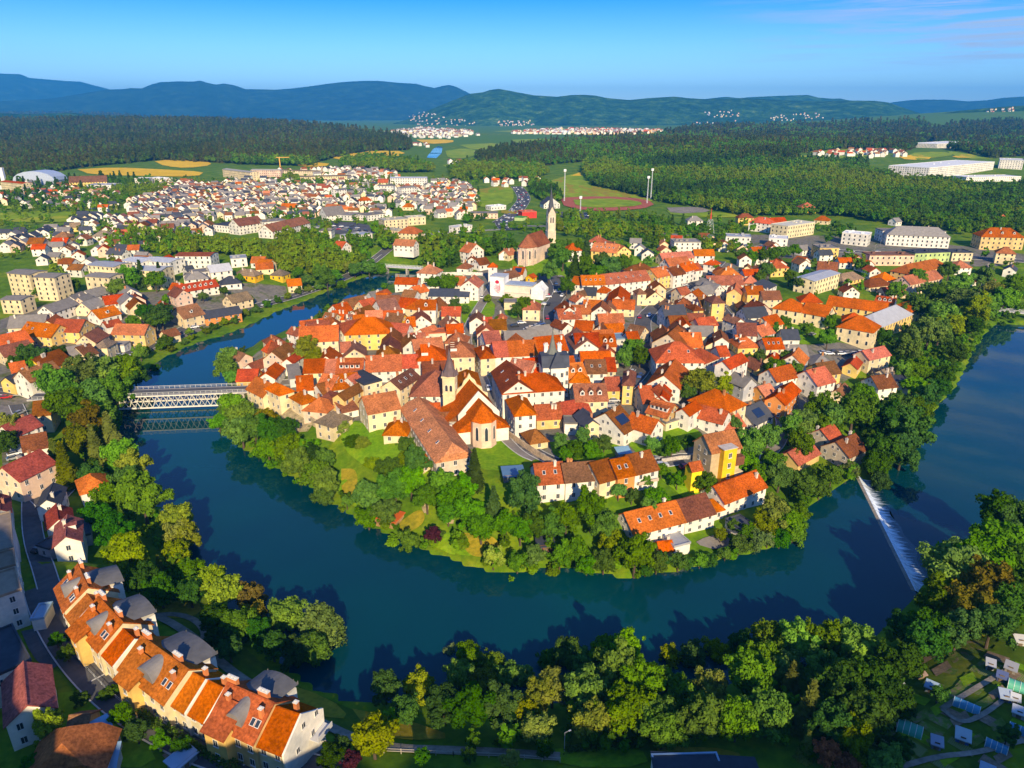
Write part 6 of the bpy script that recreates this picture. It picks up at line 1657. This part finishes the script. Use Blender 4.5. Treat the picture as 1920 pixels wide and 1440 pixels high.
for poly, n in (([(760,216),(800,209),(850,222),(905,232),(860,240),(780,239)], 90), ([(1320,211),(1390,206),(1402,218),(1330,221)], 26), ([(1440,217),(1530,212),(1545,222),(1450,229)], 40), ([(1830,209),(1900,203),(1905,210),(1840,217)], 18), ([(1690,246),(1780,230),(1860,219),(1870,224),(1760,240)], 26), ([(930,228),(1000,226),(1010,236),(940,240)], 40), ([(1290,228),(1400,226),(1410,236),(1300,240)], 16)):
    k = 0; xs0, ys0 = [p[0] for p in poly], [p[1] for p in poly]
    while k < n:
        px, py = rnd.uniform(min(xs0), max(xs0)), rnd.uniform(min(ys0), max(ys0)); k += .3
        if not inpoly([px], [py], poly)[0]: continue
        h = hill_hit(px, py); k += .7
        if h is not None and h.y > 3800: SUB.append((1e5, h.x, h.y, h.z, rnd.uniform(0, 3), rnd.choice('bpgrgt'), rnd.choice('wckg'), px, py, 'hill village', 1.6))
district([(0,345),(60,340),(180,352),(240,372),(200,392),(100,384),(0,380)], 19, .4, .3, 'bgdrg', 'left edge quarter')
district([(60,445),(180,405),(250,430),(260,470),(150,478),(50,468)], 20, .3, .5, 'bgdrg', 'left lane quarter')
district([(60,345),(140,350),(230,360),(200,375),(90,370)], 22, .5, .3, 'rpb', 'left fields')
district([(1500,286),(1600,279),(1700,281),(1720,288),(1640,294),(1560,292)], 16, .6, .2, 'bprb', 'hamlet beyond the right forest')
district([(835,302),(880,299),(885,306),(840,308)], 18, .6, .2, 'bp', 'hamlet in the valley'); district([(730,270),(800,268),(805,274),(740,276)], 20, .6, .2, 'bp', 'valley village')
district([(1640,520),(1780,505),(1920,500),(1920,520),(1800,535),(1660,545)], 21, .4, .2, 'rpbd', 'right bank suburb')
district([(1330,500),(1420,495),(1440,520),(1380,540),(1330,530)], 17, .4, .2, 'rpbd', 'upper right of the old town')
district([(700,250),(790,238),(880,244),(900,252),(840,258),(740,258)], 13, .6, .2, 'bpgbgw', 'village under the blue hill'); district([(960,246),(1060,240),(1240,243),(1250,249),(1100,251),(960,251)], 12, .6, .2, 'bpgrbw', 'red roofed village under the hills')
# houses filling the gaps of the old town and the quarters round it
rnd.seed(21)
def off_road(x, y):
    m_ = 1e9
    for P, w in ROADS:
        a, b = P[:-1], P[1:]; d = b-a; t = np.clip(((x-a[:, 0])*d[:, 0]+(y-a[:, 1])*d[:, 1])/((d**2).sum(1)+1e-9), 0, 1)
        m_ = min(m_, np.min(np.hypot(x-a[:, 0]-t*d[:, 0], y-a[:, 1]-t*d[:, 1]))-w/2)
    return m_
def infill(poly, spacing, cols, wcols, cat, group, keep=1.0):
    for x, y, z, s in grove_points(poly, spacing, keep):
        rad = min([math.hypot(x-b[0], y-b[1])-b[2]*.72 for b in BUILT])
        if off_road(x, y) < 5.5: continue
        if rad < 4.4 or any(math.hypot(x-t[0], y-t[1]) < 2.2+t[2]*.5 for t in TREES): continue
        L = min(12, rad*1.7+rnd.uniform(0, 2)); D = min(9, L*.85); px, py = project(x, y, z+4); w = rnd.uniform(4, 6)
        near = min(BUILT, key=lambda b: math.hypot(x-b[0], y-b[1])); rot = near[3].rotation_euler[2]+rnd.choice((0, math.pi/2)); rc = rnd.choice(cols); wc = rnd.choice(wcols); rise = D/2*.8
        root = link('townhouse' if cat == 'townhouse' else 'house', None, loc=(x, y, z), rotz=rot); link('wall', wall_mesh('g', L, D, w, rise), root, vary(WC[wc])); link('roof', roof_mesh('g', L, D, w, rise, mat='flat_roof' if rc in 'dg' else 'roof_tiles'), root, vary(RC[rc], .13))
        for q in windows_for(L, D, w, rise, rot, x, y, 'g', True)[:14]: link('window', U['window'], root, loc=q[:3], rotz=q[3], scale=(q[4], 1, q[5]))
        if rnd.random() < .6: link('chimney', U['chimney'], root, vary((.6,.5,.42), .1), loc=(rnd.uniform(-.3, .3)*L, .6, w+rise))
        thing(root, cat, f"small {WN[wc]} house with {RN[rc]} gabled roof", float(px), float(py), group); BUILT.append((x, y, L/2, root))
infill([(470,665),(600,600),(760,545),(900,520),(930,640),(880,660),(900,720),(840,790),(760,770),(620,810),(540,760),(470,720)], 9.0, 'ooorbp', 'wwck', 'townhouse', TG['group'])
infill([(930,640),(1030,650),(1060,560),(1200,560),(1200,700),(1100,740),(1060,790),(960,790),(900,700)], 9.0, 'ooorbp', 'wwck', 'townhouse', TG['group'])
infill([(1220,600),(1330,520),(1450,540),(1440,640),(1560,660),(1540,740),(1440,770),(1300,830),(1160,800),(1200,740)], 10.0, 'ooorbpg', 'wwckg', 'townhouse', TG['group'], .8)
infill([(0,620),(120,570),(300,540),(440,530),(420,580),(300,630),(180,680),(0,720)], 13.0, 'bprg', 'wck', 'house', WG['group'], .6)
SUB.sort()
NIND = 120
for i, (d, x, y, z, rot, rc, wc, px, py, lab, s) in enumerate(SUB[:NIND]):
    o = cheap_house(x, y, z, rnd.choice((8, 9, 10)), rnd.choice((7, 8)), rnd.choice((4.5, 5, 5.5)), rot, rc, wc)
    thing(o, 'house', f"{WN[wc]} suburb house with {RN[rc]} gabled roof", px, py, 'suburb houses')
    BUILT.append((x, y, 6, o))
mb = {}
def far_houses(name, items, label):
    V = []; Fc = []; Mi = []; cols = []
    for (d, x, y, z, rot, rc, wc, px, py, lab, s) in items:
        L, D, w = rnd.choice((7, 8, 10))*s**.4, 6.5*s**.4, rnd.choice((4.2, 5, 5.6))*s**.3; rise = D*.36; c, q = math.cos(rot), math.sin(rot); b = len(V)
        for (a, e, h) in [(-L/2,-D/2,-2),(L/2,-D/2,-2),(L/2,D/2,-2),(-L/2,D/2,-2),(-L/2,-D/2,w),(L/2,-D/2,w),(L/2,D/2,w),(-L/2,D/2,w),(-L/2,0,w+rise),(L/2,0,w+rise)]+[(-L/2-.4,-D/2-.4,w-.1),(L/2+.4,-D/2-.4,w-.1),(L/2+.4,0,w+rise+.2),(-L/2-.4,0,w+rise+.2),(L/2+.4,D/2+.4,w-.1),(-L/2-.4,D/2+.4,w-.1)]: V.append((x+a*c-e*q, y+a*q+e*c, z+h))
        F_ = [(0,1,5,4),(1,2,6,9,5),(2,3,7,6),(3,0,4,8,7),(10,11,12,13),(13,12,14,15)]; Fc += [tuple(b+i_ for i_ in f) for f in F_]
        cw, cr = vary(WC[wc]), vary(RC[rc], .15); cols += [cw]*4+[cr]*2
        if s < 1.6:
            for a in (-1, 1):
                b = len(V); 
                for dx_, dz in ((-.5,-.6),(.5,-.6),(.5,.6),(-.5,.6)): lx = a*L*.25+dx_; V.append((x+lx*c+(D/2+.05)*q, y+lx*q-(D/2+.05)*c, z+w*.55+dz))
                Fc.append((b, b+1, b+2, b+3)); cols.append((.06,.06,.07))
    me = bpy.data.meshes.new(name); me.from_pydata(V, [], Fc); at_ = me.color_attributes.new('tint', 'FLOAT_COLOR', 'CORNER'); buf = []
    for p, c_ in zip(me.polygons, cols): buf += [*c_, 1]*p.loop_total
    at_.data.foreach_set('color', buf); me.materials.append(MAT['far_plaster']); o = struct(link(name, me), 'stuff'); o['label'] = label; o['category'] = 'housing'
m, nt, o = new_mat('far_plaster'); ca = N(nt, 'VertexColor', layer_name='tint'); n_ = noise(nt, .4, 3, 'World'); finish(nt, o, mul(nt, ca.outputs[0], ramp(nt, n_.outputs[0], [(.3, (.85,)*3), (.7, (1.08,)*3)]).outputs[0]), .85, .1)
far_houses('far_housing', SUB[NIND:], 'far suburb and village houses too small and many to count')
# ------------------------------------------------------------------ cars
def car_meshes():
    b = MB(); prof = [(-2.15,.35),(-2.2,.75),(-2.0,.92),(-1.1,.98),(1.0,1.0),(1.75,.86),(2.15,.72),(2.2,.4)]
    for s in (-1, 1): q = [(x, s*.86, z) for x, z in prof]; b.poly(q[::-1] if s < 0 else q)
    for (a, c) in zip(prof, prof[1:]+prof[:1]): b.poly([(a[0],-.86,a[1]),(c[0],-.86,c[1]),(c[0],.86,c[1]),(a[0],.86,a[1])][::-1])
    b.poly([(-1.35,-.62,1.47),(.35,-.62,1.47),(.35,.62,1.47),(-1.35,.62,1.47)])
    g = MB(); lo = [(-2.0,-.8,.95),(1.05,-.8,.99),(1.05,.8,.99),(-2.0,.8,.95)]; hi = [(-1.4,-.64,1.46),(.4,-.64,1.46),(.4,.64,1.46),(-1.4,.64,1.46)]
    for k in range(4): n = (k+1) % 4; g.poly([lo[k], lo[n], hi[n], hi[k]])
    w = MB()
    for x in (-1.35, 1.35):
        for s in (-1, 1): w.tube([(x, s*.72, .32), (x, s*.9, .32)], [.32, .32], 10)
    return b.mesh('car_body', 'car_paint'), g.mesh('windscreen', 'glass_pane'), w.mesh('wheel', 'rubber')
CB, CG, CW = car_meshes()
CC = [((.75,.76,.77), 'white'), ((.03,.03,.035), 'black'), ((.28,.29,.31), 'grey'), ((.5,.52,.54), 'silver'), ((.40,.02,.03), 'red'), ((.04,.09,.28), 'blue')]
def car(px, py, ang, ci, off=.32):
    x, y, z = at(px, py, .5); o = link('parked_car', None, loc=(x, y, T(x, y)+off), rotz=R(ang)); link('body', CB, o, vary(CC[ci][0], .05)); link('windows', CG, o).name = 'windscreen'; link('wheels', CW, o).name = 'wheel'
    thing(o, 'car', f"{CC[ci][1]} parked car", px, py, 'parked cars')
for t in '''582 1408 62 0;204 1243 -28 0;211 1249 -28 1;232 1272 -32 3;240 1278 -32 5;252 1288 -32 3;330 1338 -25 2;382 1366 -22 3;395 1372 -22 2;412 1380 -22 1;512 1421 -18 3;525 1425 -18 2;496 1417 -18 5;150 1182 -50 2;138 1160 -60 1;143 1172 -55 0
28 852 40 0;27 860 40 2;12 746 15 4;42 788 70 3;38 775 70 2;110 945 10 0;75 1030 80 1;35 680 30 5;150 690 25 5;160 686 25 5;118 585 20 0;130 590 20 2;142 588 20 3;150 602 20 0;180 574 10 0;52 600 30 0;20 628 30 0;365 614 30 0;300 642 30 2;285 640 30 0;670 450 60 0;680 505 10 3;655 510 10 0
1024 553 0 4;1027 557 0 0;1045 548 0 0;1022 571 0 0;1052 520 0 1;978 606 15 0;966 612 15 1;990 618 30 0;998 615 30 0;1006 612 30 3;1014 608 30 5;985 622 30 2;1003 620 30 0;1180 582 60 4;1181 578 60 0;1183 574 60 2;1182 586 60 3;1152 752 0 3;1144 768 0 3;1147 760 10 2;1165 748 20 1;1158 742 20 3;1141 772 0 1;956 792 80 1;962 812 80 0;954 784 80 1;1420 732 -10 1;1478 793 0 0;1490 797 0 5;1545 662 0 3;1555 664 0 0;1565 661 0 1;1578 664 0 0;1590 663 0 2;1602 664 0 3;1614 662 0 0;1622 665 0 4;1550 716 15 0;1526 738 10 1;1548 680 15 3;1286 877 10 4;1240 873 10 3;1234 877 10 0;1523 628 40 2;1370 600 60 5;1360 575 50 2;1392 700 70 1;962 395 60 0;970 385 60 1;976 378 70 3;955 402 55 2;980 370 80 4;950 408 50 0;945 415 50 5;640 425 20 0;650 427 20 2;660 424 20 1;670 428 20 3;625 424 20 0;635 430 20 4;655 432 20 5;1100 405 10 0;1110 407 10 2;1120 404 10 5;1085 403 10 1;1075 405 10 3'''.replace('\n', ';').split(';'):
    p = list(map(float, t.split())); car(p[0], p[1], p[2], int(p[3]))
def cars_along(i, n, side, phase=0.0):
    P, w = ROADS[i]; seg = np.hypot(*(P[1:]-P[:-1]).T); cum = np.concatenate([[0], np.cumsum(seg)])
    for k in range(n):
        s_ = cum[-1]*((k+.5+phase+rnd.uniform(-.35, .35))/n); j = min(np.searchsorted(cum, s_)-1, len(seg)-1); t = (s_-cum[j])/max(seg[j], 1e-6); p = P[j]+(P[j+1]-P[j])*t; d = (P[j+1]-P[j])/max(seg[j], 1e-6)
        x, y = p[0]-d[1]*side, p[1]+d[0]*side; ci = rnd.choice((0, 0, 1, 2, 3, 3, 4, 5)); o = link('parked_car', None, loc=(x, y, float(GZ(x, y))+.42), rotz=math.atan2(d[1], d[0])+(math.pi if side < 0 else 0))
        link('body', CB, o, vary(CC[ci][0], .05)); link('windscreen', CG, o); link('wheel', CW, o); px, py = project(x, y, float(GZ(x, y))+.5); thing(o, 'car', f"{CC[ci][1]} car on the road", float(px), float(py), 'cars on the roads')
for i, (P, w) in enumerate(ROADS):
    L_ = float(np.hypot(*(P[1:]-P[:-1]).T).sum())
    if w >= 16: [cars_along(i, 12, s_) for s_ in (-5.5, -2, 2, 5.5)]
    elif w >= 7 and i > 1: cars_along(i, min(9, int(L_/26)), w*.26); cars_along(i, min(9, int(L_/30)), -w*.26)
    elif w >= 5 and i > 1: cars_along(i, min(5, int(L_/30)), w*.3)
# ------------------------------------------------------------------ allotment huts and garden things
def tunnel(px, py, L, w, ang, col, label):
    L *= .64; w *= .64
    o = placed('polytunnel', px, py, .5, R(ang)); mb = MB(); n = 10; r = w/2; vs = [(x_, -r*math.cos(math.pi*k/n), 1.5*math.sin(math.pi*k/n)) for x_ in (-L/2, L/2) for k in range(n+1)]
    mb.faces(vs, [(k, n+1+k, n+2+k, k+1) for k in range(n)]+[tuple(range(n+1)), tuple(range(2*n+1, n, -1))]); build(mb, 'cover', 'sheet_metal', o, col)
    mb = MB()
    for j in range(5):
        x_ = -L/2+L*j/4; mb.tube([(x_, -r*1.01*math.cos(math.pi*k/n), 1.52*math.sin(math.pi*k/n)) for k in range(n+1)], [.05]*(n+1), 4)
    build(mb, 'hoop', 'painted', o, (.7, .75, .7)); thing(o, 'polytunnel', '!'+label, px, py)
tunnel(1706, 1366, 6, 5, -35, (.05, .36, .24), 'green domed polytunnel with white hoops in the allotments'); tunnel(1812, 1324, 6.5, 2.6, -38, (.10, .36, .55), 'long blue polytunnel in the middle of the allotments'); tunnel(1912, 1288, 6, 4, -35, (.10, .45, .30), 'pale green polytunnel cut by the right edge'); tunnel(1868, 1400, 5, 2.4, -38, (.08, .3, .5), 'blue polytunnel in the lower right corner'); tunnel(1912, 1370, 5, 2.6, -38, (.06, .25, .45), 'dark blue polytunnel at the right edge')
def hut(px, py, L, D, h, ang, rc, wc, label):
    if px > 1500: L *= .56; D *= .56; h *= .75
    o = placed('garden_hut', px, py, 1, R(ang)); mb = MB(); mb.box(-L/2, L/2, -D/2, D/2, -1, h); build(mb, 'wall', 'planks', o, wc); link('roof', roof_mesh('s', L, D, h, .5, mat='sheet_metal'), o, rc); mb = MB(); mb.box(-.4, .4, -D/2-.04, -D/2, 0, 1.8); build(mb, 'door', 'planks', o, (.2, .15, .1)); thing(o, 'garden hut', '!'+label, px, py)
for px, py, L, D, a, rc, wc, lab in ((1747, 1290, 3.4, 1.8, -40, (.3,.42,.55), (.3,.35,.4), 'narrow pale blue garden hut near the upper allotment beds'), (1696, 1305, 1.8, 1.6, 10, (.5,.55,.6), (.4,.4,.4), 'tiny white-roofed hut at the edge of the trees'), (1676, 1352, 2.4, 2.2, -30, (.45,.5,.52), (.45,.48,.5), 'white glazed hut beside the green polytunnel'), (1885, 1306, 3, 2.4, -20, (.38,.46,.55), (.1,.16,.35), 'pale roofed hut left of the cut polytunnel'), (1805, 1382, 3.4, 3, -30, (.4,.5,.52), (.06,.12,.35), 'hut with blue tarpaulin side in the lower allotments'), (1553, 1338, 2.6, 2.4, -15, (.2,.36,.5), (.2,.2,.2), 'small blue roofed hut under the big trees, left of another'), (1592, 1352, 2.6, 2.4, -15, (.2,.36,.5), (.2,.2,.2), 'small blue roofed hut beside the pale birch'), (1878, 1270, 2.4, 1.4, -35, (.10,.13,.26), (.08,.1,.2), 'dark blue lean-to by the top allotment path'), (1912, 1202, 3, 2, -10, (.6,.6,.6), (.5,.5,.5), 'white roofed hut at the upper right garden'), (1903, 1312, 2, 1.2, -30, (.6,.62,.62), (.5,.5,.5), 'tiny white box hut just right of the pale roofed hut'), (1911, 1337, 3.2, 1.6, -35, (.55,.58,.6), (.4,.4,.4), 'narrow white hut above the dark blue polytunnel'), (1671, 1333, 1.8, 1.5, 20, (.6,.6,.6), (.45,.45,.45), 'tiny pale hut above the white glazed hut'), (1686, 1283, 1.8, 1.4, 10, (.4,.45,.5), (.3,.3,.3), 'tiny grey hut highest along the tree edge'), (1857, 1247, 2.2, 1.8, -30, (.4,.42,.46), (.35,.35,.38), 'small grey hut beside the top garden lawn'), (1895, 1253, 3, 2.2, -40, (.32,.33,.36), (.3,.28,.25), 'dark grey hut at the upper end of the allotment path'), (1756, 1394, 2.6, 2, -25, (.3,.34,.42), (.2,.22,.3), 'small slate blue hut below the green polytunnel'), (1725, 1264, 2.6, 1.8, 15, (.34,.24,.18), (.3,.2,.14), 'brown hut beside the curving dirt path'), (1850, 1448, 3, 2.2, -35, (.3,.4,.5), (.2,.25,.35), 'hut cut by the bottom edge below the blue polytunnel'), (730, 972, 7, 4.5, -25, (.62,.13,.02), (.4,.25,.12), 'orange roofed cabin alone on the lower river meadow'), (1022, 1022, 4.5, 3.5, 5, (.05,.06,.09), (.25,.12,.08), 'dark roofed riverside hut among the bank trees'), (1005, 1040, 2.6, 1.8, 5, (.45,.5,.52), (.5,.5,.5), 'tiny pale hut at the water edge'), (962, 890, 6, 5, 8, (.10,.2,.33), (.35,.3,.28), 'dark blue flat-roofed shed beside the friary garden'), (1168, 850, 4, 3, 12, (.25,.45,.6), (.4,.4,.4), 'light blue canopy behind the terraced hillside houses'), (342, 1428, 4, 2.2, 60, (.3,.45,.6), (.3,.35,.4), 'pale blue roofed shelter at the bottom edge by the hedge')):
    hut(px, py, L, D, 2.0, a, rc, wc, lab)
# hedges and fences along the near street
def hedge(pts, h, label):
    w = smooth([at(*p)[:2] for p in pts], 1); P = []; g = np.random.default_rng(int(h*100))
    for a, b in zip(w, w[1:]):
        L = math.hypot(b[0]-a[0], b[1]-a[1])
        for _ in range(int(L*90)):
            t = g.random(); x, y = a[0]+(b[0]-a[0])*t+g.normal()*.42, a[1]+(b[1]-a[1])*t+g.normal()*.42; P.append((x, y, T(x, y)+h*g.random()**.6))
    P = np.array(P); Nn = g.normal(size=P.shape); Nn[:, 2] += .8; Nn /= np.linalg.norm(Nn, axis=1)[:, None]; c = P[0].copy()
    o = link('hedge', leaf_mesh(g, P-c, Nn, .32, 'hedge'), color=(.07, .13, .014), loc=tuple(c)); thing(o, 'hedge', '!'+label, *pts[len(pts)//2])
hedge([(262,1348),(310,1378),(360,1405),(420,1440),(450,1452)], 2.4, 'tall clipped hedge along the lower side of the near street'); hedge([(1060,1412),(1130,1402),(1200,1400)], 1.6, 'straight dark hedge around the lawn at the bottom'); hedge([(1415,770),(1438,755),(1452,740)], 2, 'dark hedge beside the car yard in the old town'); hedge([(1588,640),(1620,634),(1642,625)], 2.2, 'clipped hedge in front of the courtyard complex'); hedge([(1380,590),(1400,605),(1410,612)], 1.6, 'hedge along the lane beside the yellow gable house')
def fence(pts, h, col, label, step=2.5, solid=False, name='fence'):
    w = [at(*p)[:2] for p in pts]; o = link(name, None, loc=(w[0][0], w[0][1], 0)); mb = MB(); pb = MB()
    for a, b in zip(w, w[1:]):
        L = math.hypot(b[0]-a[0], b[1]-a[1]); n = max(1, int(L/step))
        for k in range(n+1):
            x, y = a[0]+(b[0]-a[0])*k/n-w[0][0], a[1]+(b[1]-a[1])*k/n-w[0][1]; z = T(x+w[0][0], y+w[0][1]); 
            if not solid: pb.box(x-.06, x+.06, y-.06, y+.06, z-.3, z+h)
            if k:
                if solid: mb.bar((px_, py_, pz_+h/2-.3), (x, y, z+h/2-.3), .35, h+.6)
                else:
                    for f in (.45, .9): mb.bar((px_, py_, pz_+h*f), (x, y, z+h*f), .05, .09)
            px_, py_, pz_ = x, y, z
    build(mb, 'rail' if not solid else 'masonry', 'painted' if not solid else 'stonework', o, col)
    if not solid: build(pb, 'post', 'painted', o, col)
    thing(o, 'wall' if solid else 'fence', '!'+label, *pts[len(pts)//2])
fence([(130,1222),(165,1258),(205,1300),(232,1322),(262,1345)], 1.1, (.3,.32,.34), 'metal railing along the lower edge of the near street'); fence([(720,1412),(850,1418),(950,1422),(1050,1430)], 1.2, (.4,.36,.3), 'wooden post fence below the riverside path')
fence([(948,815),(985,842),(1020,865),(1050,880)], 2.2, (.55,.42,.28), 'stone garden wall beside the friary garden', solid=True, name='garden_wall'); fence([(508,745),(545,762),(590,800),(640,815)], 3.0, (.6,.48,.3), 'stone retaining wall above the wooded river slope', solid=True, name='retaining_wall'); fence([(448,742),(480,738),(510,742)], 1.2, (.6,.55,.45), 'pale parapet wall at the bridge head', solid=True, name='parapet'); fence([(826,517),(880,516),(905,517)], 2.0, (.75,.7,.6), 'long white garden wall behind the emblem hall', solid=True, name='garden_wall'); fence([(1240,868),(1290,862),(1320,850)], 1.4, (.5,.47,.42), 'low stone wall along the lane to the ochre tower house', solid=True, name='garden_wall'); fence([(1300,800),(1340,806),(1370,795)], 1.2, (.55,.5,.42), 'low wall around the small allotment in the old town', solid=True, name='garden_wall')
# ------------------------------------------------------------------ labels: which one is which
MARKS = [('steel truss bridge', 325, 755), ('friary bell tower', 846, 740), ('hilltop church', 1010, 470), ('red emblem hall', 950, 530), ('slate-roofed town hall', 1042, 690), ('yellow courtyard complex', 1580, 595), ('ochre tower house', 1345, 845), ('river weir', 1660, 1000), ('old stone watermill', 1592, 838), ('near terraced row', 330, 1280), ('friary wing', 812, 820), ('red-roofed yellow hall', 690, 630), ('far footbridge', 750, 500), ('wooden round pavilion', 1408, 525), ('small yellow tower', 1297, 905), ('stadium', 1130, 380), ('red box shop', 992, 400), ('grey-roofed hospital', 1720, 440), ('antenna mast', 1330, 420), ('cream school block', 740, 420), ('domed sports hall', 80, 335), ('white block under red roof', 1280, 690), ('white three-storey block', 1000, 745), ('lone cream apartment block', 180, 520), ('long yellow roadside house', 240, 625), ('allotments', 1800, 1320), ('two tall conifers', 115, 875), ('orange-roofed white villa', 180, 905), ('lower right footbridge', 1895, 583), ('car yard', 1405, 730), ('arcaded corner house', 915, 680), ('market car park', 1185, 580), ('long white street front', 1180, 535), ('white riverside house', 1390, 930), ('rust red trees', 1560, 1415), ('orange meadow cabin', 730, 972), ('lone round tree', 700, 1378), ('yellow chalet', 462, 715), ('yellow forest villa', 1516, 388), ('long dark hall', 420, 420), ('provost house', 1160, 475), ('foaming weir end', 1705, 1090), ('school at right edge', 1880, 450), ('modern dark-glass house', 1675, 710), ('bottom slate hall', 1420, 1425), ('far white factory', 1800, 310)]
ORD = ['', 'second', 'third', 'fourth', 'fifth', 'sixth', 'seventh', 'eighth', 'ninth', 'tenth', '11th', '12th', '13th', '14th', '15th', '16th', '17th', '18th', '19th', '20th', '21st', '22nd', '23rd', '24th', '25th', '26th', '27th', '28th', '29th', '30th']
cell = {}
for t in THINGS:
    o, cat, attr, px, py, group = t
    if attr[0] == '!': tag(o, attr[1:], cat, group); continue
    m_ = min(MARKS, key=lambda q: math.hypot(px-q[1], (py-q[2])*1.4)); dx_, dy_ = px-m_[1], (py-m_[2])*1.4
    rel = ('left of' if dx_ < 0 else 'right of') if abs(dx_) > abs(dy_) else ('beyond' if dy_ < 0 else 'before')
    cell.setdefault((attr, rel, m_[0]), []).append((math.hypot(dx_, dy_), t))
for (attr, rel, mk), it in cell.items():
    it.sort(key=lambda q: q[0])
    for i, (d, t) in enumerate(it):
        pre = '' if len(it) == 1 else 'nearest ' if i == 0 else ORD[min(i, 29)]+' '
        if len(f"{attr}, {pre}{rel} the {mk}".split()) > 16: attr = attr.replace(' house with', ' house,').replace('small ', '')
        tag(t[0], f"{attr}, {pre}{rel} the {mk}", t[1], t[5])
